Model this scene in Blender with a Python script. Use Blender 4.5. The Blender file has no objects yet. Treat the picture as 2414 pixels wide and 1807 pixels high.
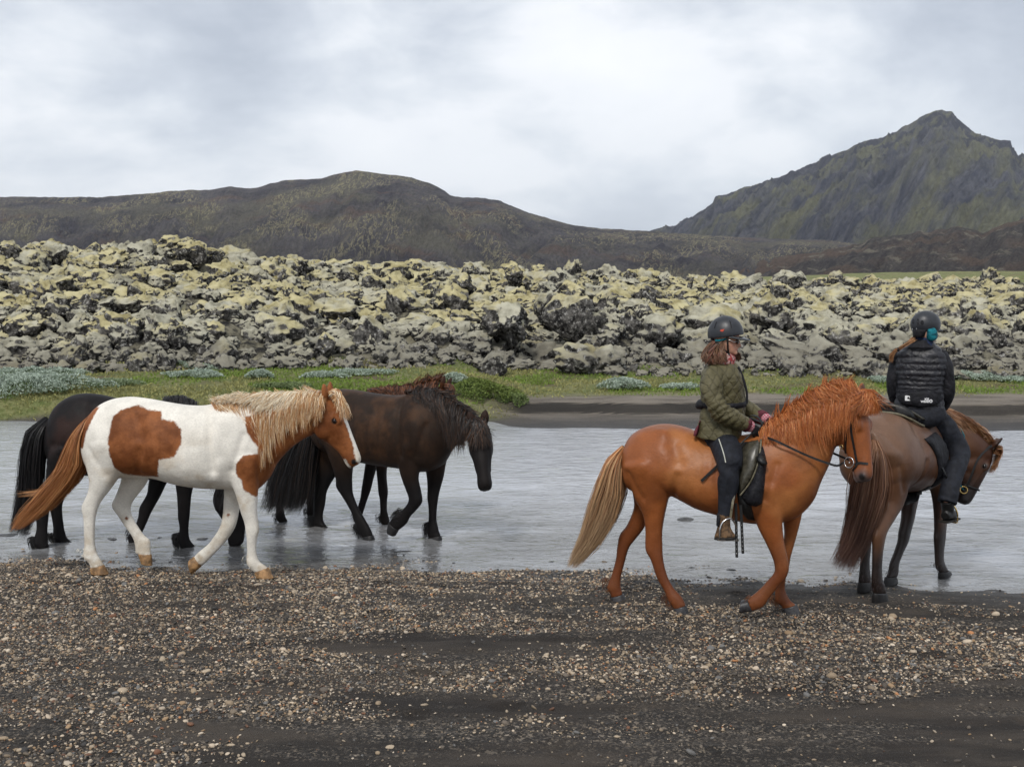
import bpy, bmesh, math, random
import numpy as np
from mathutils import Vector, Matrix, Euler
from mathutils.bvhtree import BVHTree

R = math.radians
rng = np.random.default_rng(7)
random.seed(7)
scene = bpy.context.scene
COL = scene.collection

# ------------------------------------------------------------------ camera
CAM_H = 2.5
FPX, CX, CY, HOR = 2837.0, 1207.0, 903.5, 655.0       # photo pixels: focal length, centre, horizon row
PITCH = math.atan((CY - HOR) / FPX)
cam_d = bpy.data.cameras.new('camera')
cam = bpy.data.objects.new('camera', cam_d)
COL.objects.link(cam)
cam.location = (0, 0, CAM_H)
cam.rotation_euler = (math.pi / 2 - PITCH, 0, 0)
cam_d.sensor_width = 36
cam_d.lens = 36 * FPX / 2414
cam_d.clip_start = 0.1
cam_d.clip_end = 60000
cam_d.dof.use_dof = True
cam_d.dof.focus_distance = 9.6
cam_d.dof.aperture_fstop = 10.0
scene.camera = cam

# ------------------------------------------------------------------ world, sun, exposure
SUN_EL, SUN_AZ = 48.0, 200.0        # azimuth of the sun, degrees clockwise from +Y (behind the camera, a little left)
world = bpy.data.worlds.new('World')
scene.world = world
world.use_nodes = True
nt = world.node_tree
nt.nodes.clear()

class NB:
    """tiny node builder"""
    def __init__(s, tree): s.t = tree
    def n(s, typ, **kw):
        nd = s.t.nodes.new(typ)
        ins = kw.pop('ins', {})
        for k, v in kw.items(): setattr(nd, k, v)
        for k, v in ins.items(): s.set(nd.inputs[k], v)
        return nd
    def set(s, sock, v):
        if isinstance(v, bpy.types.NodeSocket): s.t.links.new(v, sock)
        elif isinstance(v, bpy.types.Node): s.t.links.new(v.outputs[0], sock)
        else: sock.default_value = v
    def math(s, op, a, b=None, c=None, clamp=False):
        nd = s.t.nodes.new('ShaderNodeMath'); nd.operation = op; nd.use_clamp = clamp
        for i, v in enumerate((a, b, c)):
            if v is not None: s.set(nd.inputs[i], v)
        return nd.outputs[0]
    def vmath(s, op, a, b=None, scale=None):
        nd = s.t.nodes.new('ShaderNodeVectorMath'); nd.operation = op
        s.set(nd.inputs[0], a)
        if b is not None: s.set(nd.inputs[1], b)
        if scale is not None: s.set(nd.inputs['Scale'], scale)
        return nd.outputs['Value'] if op in ('LENGTH', 'DOT_PRODUCT', 'DISTANCE') else nd.outputs[0]
    def mix(s, fac, a, b, blend='MIX'):
        nd = s.t.nodes.new('ShaderNodeMix'); nd.data_type = 'RGBA'; nd.blend_type = blend; nd.clamp_factor = True
        s.set(nd.inputs[0], fac)
        for i, v in ((6, a), (7, b)):
            if isinstance(v, tuple) and len(v) == 3: v = (*v, 1)
            s.set(nd.inputs[i], v)
        return nd.outputs[2]
    def noise(s, vec=None, scale=5.0, detail=4.0, rough=0.55, dist=0.0, lac=2.0, out='Fac'):
        nd = s.t.nodes.new('ShaderNodeTexNoise')
        if vec is not None: s.set(nd.inputs['Vector'], vec)
        s.set(nd.inputs['Scale'], scale); s.set(nd.inputs['Detail'], detail)
        s.set(nd.inputs['Roughness'], rough); s.set(nd.inputs['Distortion'], dist); s.set(nd.inputs['Lacunarity'], lac)
        return nd.outputs[out]
    def voronoi(s, vec=None, scale=5.0, feature='F1', out='Distance', rand=1.0):
        nd = s.t.nodes.new('ShaderNodeTexVoronoi'); nd.feature = feature
        if vec is not None: s.set(nd.inputs['Vector'], vec)
        s.set(nd.inputs['Scale'], scale); s.set(nd.inputs['Randomness'], rand)
        return nd.outputs[out]
    def ramp(s, fac, stops, interp='LINEAR'):
        nd = s.t.nodes.new('ShaderNodeValToRGB'); cr = nd.color_ramp; cr.interpolation = interp
        while len(cr.elements) > 1: cr.elements.remove(cr.elements[-1])
        for i, (p, c) in enumerate(stops):
            e = cr.elements[0] if i == 0 else cr.elements.new(p)
            e.position = p
            e.color = (c, c, c, 1) if isinstance(c, (int, float)) else (*c, 1)
        s.set(nd.inputs[0], fac)
        return nd.outputs[0]
    def mapr(s, v, a, b, c=0.0, d=1.0, smooth=True):
        nd = s.t.nodes.new('ShaderNodeMapRange')
        if smooth: nd.interpolation_type = 'SMOOTHSTEP'
        s.set(nd.inputs[0], v)
        for i, q in zip((1, 2, 3, 4), (a, b, c, d)): s.set(nd.inputs[i], q)
        return nd.outputs[0]
    def scalev(s, vec, sc, loc=(0, 0, 0), rot=(0, 0, 0)):
        nd = s.t.nodes.new('ShaderNodeMapping')
        s.set(nd.inputs['Vector'], vec); nd.inputs['Scale'].default_value = sc
        nd.inputs['Location'].default_value = loc; nd.inputs['Rotation'].default_value = rot
        return nd.outputs[0]
    def bump(s, h, strength=0.5, dist=0.02, normal=None):
        nd = s.t.nodes.new('ShaderNodeBump')
        s.set(nd.inputs['Height'], h); s.set(nd.inputs['Strength'], strength); s.set(nd.inputs['Distance'], dist)
        if normal is not None: s.set(nd.inputs['Normal'], normal)
        return nd.outputs[0]

def build_world():
    b = NB(nt)
    tc = b.n('ShaderNodeTexCoord')
    d = tc.outputs['Generated']
    sep = b.n('ShaderNodeSeparateXYZ', ins={0: d})
    sky = b.n('ShaderNodeTexSky', sky_type='NISHITA', sun_disc=False)
    sky.sun_elevation = R(SUN_EL); sky.sun_rotation = R(SUN_AZ)
    sky.air_density = 1.0; sky.dust_density = 1.5
    skyc = b.vmath('SCALE', sky.outputs[0], scale=0.10)
    # overcast deck: direction projected on a flattened cloud layer so banks stretch towards the horizon
    zc = b.math('ADD', b.math('ABSOLUTE', sep.outputs[2]), 0.16)
    comb = b.n('ShaderNodeCombineXYZ', ins={0: b.math('DIVIDE', sep.outputs[0], zc), 1: b.math('DIVIDE', sep.outputs[1], zc), 2: 0.0})
    p = b.scalev(comb.outputs[0], (1, 1, 1), loc=(3.4, 1.7, 0.0))
    big = b.noise(p, 0.55, 3, 0.5, 0.2)
    q = b.scalev(d, (1.0, 1.0, 2.3), loc=(0.37, 1.2, 0.55))
    mass = b.noise(q, 3.4, 7, 0.52, 0.25)
    puff = b.noise(b.scalev(d, (1.0, 1.0, 1.9), loc=(2.1, 0.4, 1.3)), 9.0, 7, 0.56, 0.3)
    v = b.math('ADD', b.math('ADD', b.math('MULTIPLY', big, 0.26), b.math('MULTIPLY', mass, 0.56)), b.math('MULTIPLY', puff, 0.20))
    cloud = b.ramp(v, [(0.42, (0.40, 0.435, 0.495)), (0.485, (0.51, 0.545, 0.60)), (0.53, (0.625, 0.655, 0.695)), (0.575, (0.745, 0.76, 0.785)), (0.66, (0.80, 0.81, 0.825))])
    # the deck is a little heavier and bluer near the horizon, all the way round
    low = b.mapr(sep.outputs[2], 0.0, 0.20, 1.0, 0.0)
    cloud = b.mix(b.math('MULTIPLY', low, 0.30), cloud, (0.50, 0.545, 0.615))
    col = b.mix(0.92, skyc, cloud)
    bg = b.n('ShaderNodeBackground', ins={'Color': col, 'Strength': 1.0})
    out = b.n('ShaderNodeOutputWorld', ins={'Surface': bg.outputs[0]})
build_world()

sun_d = bpy.data.lights.new('sun', 'SUN')
sun_d.energy = 1.5
sun_d.angle = R(10)
sun_d.color = (1.0, 0.96, 0.90)
sun = bpy.data.objects.new('sun', sun_d)
COL.objects.link(sun)
_az, _el = R(SUN_AZ), R(SUN_EL)
sdir = Vector((math.sin(_az) * math.cos(_el), math.cos(_az) * math.cos(_el), math.sin(_el)))
sun.rotation_euler = sdir.to_track_quat('Z', 'Y').to_euler()
sun.location = sdir * 50
vs = scene.view_settings
vs.view_transform = 'Standard'; vs.look = 'None'; vs.gamma = 1.0; vs.use_curve_mapping = False
vs.exposure = 0.48

# ------------------------------------------------------------------ numpy noise
def _hash(ix, iy, iz, seed=0):
    h = (ix.astype(np.int64) * 374761393 + iy.astype(np.int64) * 668265263 + iz.astype(np.int64) * 2147483647 + seed * 974634777) & 0xFFFFFFFF
    h = ((h ^ (h >> 13)) * 1274126177) & 0xFFFFFFFF
    h = ((h ^ (h >> 16)) * 2246822519) & 0xFFFFFFFF
    return (h ^ (h >> 15)) & 0xFFFFFFFF
def vnoise(p, seed=0):
    i = np.floor(p); f = p - i; u = f * f * f * (f * (f * 6 - 15) + 10)
    ix, iy, iz = i[:, 0], i[:, 1], i[:, 2]
    def c(a, b_, c_): return _hash(ix + a, iy + b_, iz + c_, seed) / 4294967295.0
    x0 = c(0,0,0) * (1 - u[:, 0]) + c(1,0,0) * u[:, 0]; x1 = c(0,1,0) * (1 - u[:, 0]) + c(1,1,0) * u[:, 0]
    x2 = c(0,0,1) * (1 - u[:, 0]) + c(1,0,1) * u[:, 0]; x3 = c(0,1,1) * (1 - u[:, 0]) + c(1,1,1) * u[:, 0]
    y0 = x0 * (1 - u[:, 1]) + x1 * u[:, 1]; y1 = x2 * (1 - u[:, 1]) + x3 * u[:, 1]
    return y0 * (1 - u[:, 2]) + y1 * u[:, 2]
def fbm(p, oct=4, seed=0, gain=0.5, lac=2.03):
    s = np.zeros(len(p)); a = 1.0; tot = 0
    for o in range(oct):
        s += a * (vnoise(p * lac ** o + o * 17.3, seed + o) * 2 - 1); tot += a; a *= gain
    return s / tot
def ridged(p, oct=4, seed=0, gain=0.5):
    s = np.zeros(len(p)); a = 1.0; tot = 0
    for o in range(oct):
        s += a * (1 - 2 * np.abs(vnoise(p * 2.1 ** o + o * 7.7, seed + o) - 0.5)); tot += a; a *= gain
    return s / tot
def worley(p, seed=0):
    i = np.floor(p); best = np.full(len(p), 9.0)
    for a in (-1, 0, 1):
        for b_ in (-1, 0, 1):
            for c_ in (-1, 0, 1):
                q = i + (a, b_, c_)
                j = np.stack([_hash(q[:, 0], q[:, 1], q[:, 2], seed + k) / 4294967295.0 for k in range(3)], 1)
                best = np.minimum(best, ((q + j - p) ** 2).sum(1))
    return np.sqrt(best)
def p3(x, y, z=0.0):
    x = np.asarray(x, float); return np.stack([x, np.asarray(y, float) + 0 * x, np.asarray(z, float) + 0 * x], 1)
def sstep(a, b, x):
    t = np.clip((np.asarray(x, float) - a) / (b - a), 0, 1); return t * t * (3 - 2 * t)

# ------------------------------------------------------------------ mesh + object helpers
def mesh_np(name, V, F, mats=(), smooth=True):
    """V (n,3); F list of faces or an int array (m,k)"""
    me = bpy.data.meshes.new(name)
    V = np.asarray(V, np.float32)
    if isinstance(F, np.ndarray):
        m, k = F.shape
        me.vertices.add(len(V)); me.vertices.foreach_set('co', V.ravel())
        me.loops.add(m * k); me.loops.foreach_set('vertex_index', F.astype(np.int32).ravel())
        me.polygons.add(m); me.polygons.foreach_set('loop_start', np.arange(0, m * k, k, dtype=np.int32))
        try: me.polygons.foreach_set('loop_total', np.full(m, k, dtype=np.int32))
        except Exception: pass
        me.update(calc_edges=True); me.validate()
    else:
        me.from_pydata([tuple(v) for v in V], [], F); me.update()
    me.polygons.foreach_set('use_smooth', np.full(len(me.polygons), smooth))
    for m_ in mats: me.materials.append(m_)
    return me
def vcol(me, name, C):
    a = me.attributes.new(name, 'FLOAT_COLOR', 'POINT')
    C = np.asarray(C, np.float32)
    if C.shape[1] == 3: C = np.concatenate([C, np.ones((len(C), 1), np.float32)], 1)
    a.data.foreach_set('color', C.ravel())
def vfloat(me, name, A):
    a = me.attributes.new(name, 'FLOAT', 'POINT'); a.data.foreach_set('value', np.asarray(A, np.float32))
def obj(name, me, parent=None, loc=None, rot=None, scale=None):
    o = bpy.data.objects.new(name, me); COL.objects.link(o)
    if parent is not None: o.parent = parent
    if loc is not None: o.location = loc
    if rot is not None: o.rotation_euler = rot
    if scale is not None: o.scale = scale
    return o
def tag(o, label=None, cat=None, group=None, kind=None):
    if label: o['label'] = label
    if cat: o['category'] = cat
    if group: o['group'] = group
    if kind: o['kind'] = kind
    return o
def empty(name, loc, rz=0.0):
    o = obj(name, None, loc=loc, rot=(0, 0, rz)); o.empty_display_size = 0.3; return o
def material(name, fn, disp=False):
    m = bpy.data.materials.new(name); m.use_nodes = True
    t = m.node_tree; t.nodes.clear(); b = NB(t)
    out = t.nodes.new('ShaderNodeOutputMaterial')
    s = fn(b); t.links.new(s if isinstance(s, bpy.types.NodeSocket) else s.outputs[0], out.inputs['Surface'])
    return m
def princ(b, color, rough=0.6, normal=None, **kw):
    nd = b.n('ShaderNodeBsdfPrincipled')
    if isinstance(color, tuple) and len(color) == 3: color = (*color, 1)
    b.set(nd.inputs['Base Color'], color); b.set(nd.inputs['Roughness'], rough)
    if normal is not None: b.set(nd.inputs['Normal'], normal)
    for k, v in kw.items(): b.set(nd.inputs[k.replace('_', ' ')], v)
    return nd
def grid_faces(nr, nc, wrap=False):
    i = np.arange(nr - 1)[:, None]; j = np.arange(nc if wrap else nc - 1)[None, :]
    a = i * nc + j; b_ = i * nc + (j + 1) % nc
    return np.stack([a, b_, b_ + nc, a + nc], -1).reshape(-1, 4)

# ------------------------------------------------------------------ photo measurement -> place in the world
_f = np.array([0, math.cos(PITCH), -math.sin(PITCH)]); _u = np.array([0, math.sin(PITCH), math.cos(PITCH)])
CAMP = np.array([0, 0, CAM_H])
def ray(px, py):
    d = np.array([1, 0, 0]) * ((px - CX) / FPX) + _u * ((CY - py) / FPX) + _f
    return d
def at_depth(px, py, y):
    d = ray(px, py); return CAMP + d * (y / d[1])
def at_z(px, py, z=0.0):
    d = ray(px, py); return CAMP + d * ((z - CAM_H) / d[2])
# ================================================================== THE SETTING
WATER_Z = -0.10
def near_shore(x): return 10.62 - 0.105 * x + 0.16 * np.sin(x * 0.9 + 1.0) * 0.6 + 0.07 * np.sin(x * 2.7) + 0.04 * np.sin(x * 6.1 + 2)
def lava_front(x):
    x = np.asarray(x, float)
    return 26.4 + 1.3 * fbm(p3(x * 0.22, 0, 3.1), 3, 5) + 1.0 * np.exp(-((x - 0.4) / 1.6) ** 2)
def lava_h(x, y):
    """height of the lava flow's bed above datum, 0 outside it"""
    f = lava_front(x); t = y - f
    u = x / np.maximum(y, 5.0)                      # lateral angle: the flow is tall on the left and low on the right
    a = np.interp(u, [-0.5, -0.38, -0.2, 0.0, 0.2, 0.5], [1.85, 1.72, 1.22, 0.92, 0.62, 0.52])
    s = np.interp(u, [-0.5, -0.38, -0.2, 0.0, 0.2, 0.5], [0.026, 0.025, 0.019, 0.017, 0.0115, 0.0105])
    h = a * (1 - np.exp(-np.maximum(t, 0) / 6.5)) + s * np.clip(t, 0, 42)
    h = h + 0.75 * np.exp(-((x + 11.6) / 2.2) ** 2 - ((y - 43) / 5.0) ** 2)
    h = h - 1.0 * np.exp(-((x - 0.55 - (y - 28) * 0.10) / 0.8) ** 2 - ((y - 29.5) / 2.6) ** 2)
    h = h + 0.38 * fbm(p3(x * 0.16, y * 0.16, 0.4), 3, 11) * sstep(0, 4, t) + 0.42 * fbm(p3(x * 0.45, y * 0.45, 1.4), 3, 12) * sstep(0, 2, t) + 0.34 * fbm(p3(x * 1.3, y * 1.3, 2.4), 3, 13) * sstep(0, 2, t)
    h = h * (1 - 0.75 * sstep(75, 120, y))
    return np.where(t > 0, h, 0.0)
_pr = np.random.default_rng(5)
PRINTS = [(_pr.uniform(-4.5, 4.8), _pr.uniform(5.8, 10.0), _pr.uniform(.06, .10), _pr.uniform(.010, .024)) for _ in range(110)]
def ground_z(x, y):
    x = np.asarray(x, float); y = np.asarray(y, float)
    w = near_shore(x)
    # gravel beach: long low ripples and scuffed tracks
    beach = 0.014 * fbm(p3(x * 0.9, y * 2.6, 0), 4, 2) + 0.012 * fbm(p3(x * 3.5, y * 9.0, 2), 3, 3) - 0.010 * ridged(p3(x * 0.35, y * 3.0, 4), 2, 8) + 0.008
    hp = np.zeros_like(x)
    nr = (y > 5) & (y < 11.5)
    if nr.any():
        xs, ys = x[nr], y[nr]; hz = np.zeros(len(xs))
        for (hx, hy, hr, hd_) in PRINTS:
            d2 = ((xs - hx) ** 2 + ((ys - hy) * 1.15) ** 2) / hr ** 2; hz += hd_ * (-np.exp(-d2 ** 2) + 0.45 * np.exp(-((np.sqrt(d2) - 1.35) / 0.35) ** 2))
        hp[nr] = hz
    z = (beach + hp) * (1 - sstep(-0.4, 0.3, y - w))
    z = z - 0.115 * sstep(-1.5, 0.15, y - w) - 0.05 * sstep(0.0, 4.5, y - w) + 0.028 * fbm(p3(x * 1.1, y * 1.6, 6), 4, 4) * sstep(-0.2, 0.6, y - w)
    z = z - 0.10 * sstep(3.0, 7.0, y - w)
    # far shore: grassy bank on the left, stepped black sand on the right
    wob = 0.25 * fbm(p3(x * 0.5, 0, 9.0), 3, 21)
    left = np.interp(y - wob, [20.6, 21.8, 22.0, 22.35, 23.2, 28, 60], [-0.3, -0.16, -0.06, 0.22, 0.36, 0.62, 0.8])
    wob2 = 0.35 * fbm(p3(x * 0.35, 0, 3.0), 3, 22)
    right = np.interp(y - wob2, [18.5, 20.3, 21.0, 22.3, 22.42, 22.55, 23.0, 25.5, 28, 60], [-0.3, -0.13, -0.07, -0.03, 0.06, 0.15, 0.17, 0.24, 0.45, 0.7])
    m = sstep(-1.3, 0.3, x + 0.5 * fbm(p3(y * 0.8, x * 0.1, 2.0), 2, 23))
    far = left * (1 - m) + right * m
    far = far + 0.05 * fbm(p3(x * 0.9, y * 0.9, 3), 4, 24) * sstep(22.6, 24, y)
    k = sstep(17.0, 20.5, y)
    z = z * (1 - k) + far * k
    z = z + lava_h(x, y)
    # green rise at the back on the right
    z = z + 2.2 * sstep(70, 105, y) * sstep(18, 62, x + 0.12 * (y - 100)) * (1 - sstep(150, 260, y)) + 0.9 * sstep(100, 300, y) * (1 - sstep(600, 2500, y))
    z = np.where(y < 4.5, z * sstep(1.0, 4.5, y), z)
    return z

def noise_mix(b, vec, sc, lo, hi, detail=5, rough=0.6, a=0.4, c=0.6):
    return b.mix(b.mapr(b.noise(vec, sc, detail, rough), a, c), lo, hi)

def m_ground(b):
    geo = b.n('ShaderNodeNewGeometry'); P = geo.outputs['Position']
    zone = b.n('ShaderNodeAttribute', attribute_name='zone'); zs = b.n('ShaderNodeSeparateColor', ins={0: zone.outputs['Color']})
    grass, lava, wet = zs.outputs[0], zs.outputs[1], zs.outputs[2]
    # volcanic sand with fine grit
    Ps = b.scalev(P, (0.55, 2.2, 1.0))
    sand = noise_mix(b, Ps, 1.3, (0.017, 0.0145, 0.0125), (0.050, 0.043, 0.036), 6, 0.62, 0.38, 0.64)
    cell = b.voronoi(P, 95, out='Color'); cs = b.n('ShaderNodeSeparateColor', ins={0: cell})
    grit = b.ramp(cs.outputs[0], [(0.0, (0.014, 0.013, 0.012)), (0.55, (0.045, 0.041, 0.036)), (0.8, (0.11, 0.10, 0.085)), (0.93, (0.22, 0.19, 0.15)), (1.0, (0.36, 0.33, 0.28))], 'CONSTANT')
    gm = b.mapr(b.noise(Ps, 1.1, 4, 0.6), 0.40, 0.62)
    sand = b.mix(b.math('MULTIPLY', gm, 0.75), sand, grit)
    cell2 = b.voronoi(P, 42, out='Color'); cs2 = b.n('ShaderNodeSeparateColor', ins={0: cell2})
    stony = b.ramp(cs2.outputs[1], [(0.0, (0.02, 0.02, 0.02)), (0.5, (0.07, 0.065, 0.06)), (0.8, (0.17, 0.15, 0.125)), (0.95, (0.28, 0.25, 0.21))], 'CONSTANT')
    sand = b.mix(b.math('MULTIPLY', b.mapr(b.noise(P, 26, 3, 0.6), 0.50, 0.56), b.math('MULTIPLY', gm, 0.9)), sand, stony)
    sand = b.vmath('MULTIPLY', sand, (1.05, 0.98, 0.91))
    sand = b.mix(b.math('MULTIPLY', wet, 0.55), sand, (0.012, 0.011, 0.011))
    far = b.mapr(b.n('ShaderNodeSeparateXYZ', ins={0: P}).outputs[1], 20.5, 22.9)
    fs = b.mix(b.mapr(b.noise(b.scalev(P, (.5, 1.6, 1)), 1.5, 6, .65), .4, .6), (0.10, 0.083, 0.065), (0.20, 0.17, 0.135))
    fs = b.mix(b.math('MULTIPLY', b.mapr(b.noise(P, 30, 4, .7), .5, .6), .5), fs, (0.22, 0.20, 0.17))
    sand = b.mix(b.math('MULTIPLY', far, b.math('SUBTRACT', 1.0, b.math('MULTIPLY', wet, .6))), sand, fs)
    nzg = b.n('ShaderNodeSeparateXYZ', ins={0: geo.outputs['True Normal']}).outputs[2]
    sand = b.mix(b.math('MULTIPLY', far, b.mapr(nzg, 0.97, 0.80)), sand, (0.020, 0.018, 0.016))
    # turf
    g1 = noise_mix(b, P, 1.1, (0.125, 0.17, 0.036), (0.25, 0.24, 0.09), 6, 0.62, 0.36, 0.62)
    g2 = noise_mix(b, P, 9.0, (0.06, 0.075, 0.022), (0.25, 0.24, 0.12), 4, 0.65, 0.35, 0.68)
    turf = b.mix(0.5, g1, g2)
    turf = b.mix(b.mapr(b.noise(P, 0.5, 5, 0.6), 0.56, 0.66), turf, (0.13, 0.10, 0.055))
    # lava bed: dark clinker with grey moss
    lv = noise_mix(b, P, 2.6, (0.018, 0.017, 0.016), (0.22, 0.20, 0.14), 8, 0.7, 0.42, 0.60)
    col = b.mix(grass, sand, turf)
    col = b.mix(lava, col, lv)
    h1 = b.noise(P, 60, 3, 0.6); h2 = b.voronoi(P, 95)
    n = b.bump(b.math('ADD', h1, b.math('MULTIPLY', h2, -0.7)), 0.9, 0.010)
    n = b.bump(b.noise(P, 7, 6, 0.7), b.math('MULTIPLY', b.math('ADD', grass, lava, clamp=True), 0.8), 0.12, n)
    rough = b.math('SUBTRACT', 0.92, b.math('MULTIPLY', wet, 0.42))
    return princ(b, col, rough, n, Specular_IOR_Level=0.35)
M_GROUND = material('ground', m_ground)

def build_ground():
    rows = np.concatenate([[-400, -120, -40, -14, -5, 0, 2, 3.5, 4.5], np.arange(5.0, 11.9, 0.0235), np.arange(11.9, 20, 0.12), np.arange(20, 23.4, 0.045),
                           np.arange(23.4, 34, 0.11), np.geomspace(34, 130, 150), np.geomspace(133, 5200, 50)])
    nc = 330
    u = np.linspace(-1, 1, nc)
    w = np.where(rows < 30, 6.0 + 0.60 * np.maximum(rows, 0), 24.0 + (rows - 30) * 0.72)
    w = np.where(rows < 4.9, 40 + np.abs(rows) * 1.2, w)
    w = np.where(rows > 130, 96 + (rows - 130) * 1.6, w)
    X = (w[:, None] * u[None, :]); Y = np.repeat(rows[:, None], nc, 1)
    x, y = X.ravel(), Y.ravel()
    z = ground_z(x, y)
    me = mesh_np('ground', np.stack([x, y, z], 1), grid_faces(len(rows), nc))
    m = sstep(-1.3, 0.3, x)
    gr = sstep(21.75, 21.95, y + 0.15 * fbm(p3(x, y, 1), 3, 31)) * (1 - m) + m * sstep(23.5, 24.7, y + 0.9 * fbm(p3(x * 0.6, y * 0.6, 1), 4, 32))
    gr = gr * (1 - sstep(130, 500, y) * 0.55)
    lf = lava_front(x); la = sstep(-0.3, 0.8, y - lf) * (1 - sstep(70, 82, y))
    we = (1 - sstep(0.0, 0.10, z - WATER_Z)) * (y > 9) * (y < 24)
    vcol(me, 'zone', np.stack([gr * (y > 15), la, we], 1))
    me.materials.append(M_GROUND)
    return tag(obj('ground', me), 'dark volcanic sand and gravel ground reaching to the hills', 'ground', kind='structure')
GROUND = build_ground()

# ------------------------------------------------------------------ river
def m_water(b):
    geo = b.n('ShaderNodeNewGeometry'); P = geo.outputs['Position']
    w1 = b.noise(b.scalev(P, (1.0, 1.7, 1.0), rot=(0, 0, 0.3)), 1.5, 3, 0.5, 1.2); w2 = b.noise(b.scalev(P, (1.0, 1.9, 1), rot=(0, 0, -0.25)), 5.0, 4, 0.6, 0.9); w3 = b.noise(b.scalev(P, (1, 1.5, 1)), 17, 3, 0.55, 0.5)
    h = b.math('ADD', b.math('ADD', b.math('MULTIPLY', w1, 0.60), b.math('MULTIPLY', w2, 0.34)), b.math('MULTIPLY', w3, 0.085))
    calm = b.mapr(b.noise(b.scalev(P, (0.5, 0.8, 1)), 0.7, 4, 0.55), 0.32, 0.62, 0.35, 1.0)
    n = b.bump(h, calm, 0.055)
    sh = b.n('ShaderNodeAttribute', attribute_name='shallow').outputs['Fac']
    col = b.mix(sh, (0.36, 0.372, 0.395), (0.11, 0.106, 0.10))
    return princ(b, col, 0.03, n, IOR=1.75, Specular_IOR_Level=0.8)
def build_water():
    rows = np.concatenate([np.arange(8.6, 16, 0.05), np.arange(16, 25.5, 0.12)]); nc = 260
    u = np.linspace(-1, 1, nc); X = (8 + rows[:, None] * 0.62) * u[None, :]; Y = np.repeat(rows[:, None], nc, 1)
    x, y = X.ravel(), Y.ravel()
    z = WATER_Z + 0.006 * fbm(p3(x * 1.6, y * 3.6, 0), 3, 41) + 0.003 * fbm(p3(x * 5, y * 9, 0), 2, 42)
    me = mesh_np('water', np.stack([x, y, z], 1), grid_faces(len(rows), nc), [material('river_water', m_water)])
    dep = WATER_Z - ground_z(x, y)
    vfloat(me, 'shallow', np.clip(1 - sstep(0.005, 0.075, dep + 0.03 * fbm(p3(x * 1.3, y * 2.2, 7), 3, 43)), 0, 1) * (y < 16) * 0.9)
    return tag(obj('river', me), 'shallow grey glacial river rippling between gravel and far bank', 'river', kind='structure')
WATER = build_water()

# ------------------------------------------------------------------ stones and pebbles
def ico(sub):
    bm = bmesh.new(); bmesh.ops.create_icosphere(bm, subdivisions=sub, radius=1.0)
    bm.verts.ensure_lookup_table()
    V = np.array([v.co[:] for v in bm.verts]); F = np.array([[v.index for v in f.verts] for f in bm.faces], dtype=np.int32); bm.free()
    return V, F
def m_pebble(b):
    oi = b.n('ShaderNodeObjectInfo'); r = oi.outputs['Random']
    geo = b.n('ShaderNodeNewGeometry'); P = geo.outputs['Position']
    c = b.ramp(r, [(0.0, (0.030, 0.030, 0.031)), (0.16, (0.062, 0.055, 0.048)), (0.28, (0.095, 0.084, 0.072)), (0.42, (0.15, 0.128, 0.10)), (0.52, (0.21, 0.172, 0.125)),
                   (0.62, (0.10, 0.105, 0.11)), (0.70, (0.27, 0.235, 0.185)), (0.79, (0.12, 0.062, 0.038)), (0.83, (0.36, 0.32, 0.265)), (0.90, (0.22, 0.16, 0.10)), (0.95, (0.42, 0.385, 0.33)), (0.985, (0.30, 0.15, 0.07))], 'CONSTANT')
    c = b.vmath('SCALE', b.mix(0.30, c, b.mix(b.noise(P, 150, 3, 0.6), (0.1, 0.1, 0.1), (0.85, 0.83, 0.8)), 'OVERLAY'), scale=1.30)
    c = b.vmath('MULTIPLY', c, (1.14, 1.05, 0.95))
    dust = b.mapr(b.noise(b.scalev(P, (0.6, 2.0, 1)), 1.2, 3, 0.6), 0.32, 0.55, 0.45, 0.0)
    c = b.mix(dust, c, (0.032, 0.030, 0.028))
    return princ(b, c, 0.72, b.bump(b.noise(P, 220, 3), 0.3, 0.004), Specular_IOR_Level=0.4)
M_PEB = material('pebble_stone', m_pebble)
def stone_mesh(name, sub, seed, flat, rough, mat):
    V, F = ico(sub)
    s = np.array([1.0, 0.72 + 0.25 * random.random(), flat])
    d = 1 + rough * fbm(V * 1.1 + seed * 3.7, 3, seed)
    V = V * d[:, None]
    # facets: clip with a few planes so stones are angular, not balls
    for k in range(5):
        n = np.random.default_rng(seed * 10 + k).normal(size=3); n /= np.linalg.norm(n)
        q = V @ n; lim = 0.68 + 0.2 * np.random.default_rng(seed * 20 + k).random()
        V = V - np.clip(q - lim, 0, None)[:, None] * n * 0.85
    return mesh_np(name, V * s, F, [mat])
PEB = [stone_mesh('pebble_mesh', 2, 50 + i, 0.42 + 0.06 * (i % 4), 0.30, M_PEB) for i in range(8)]

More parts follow.
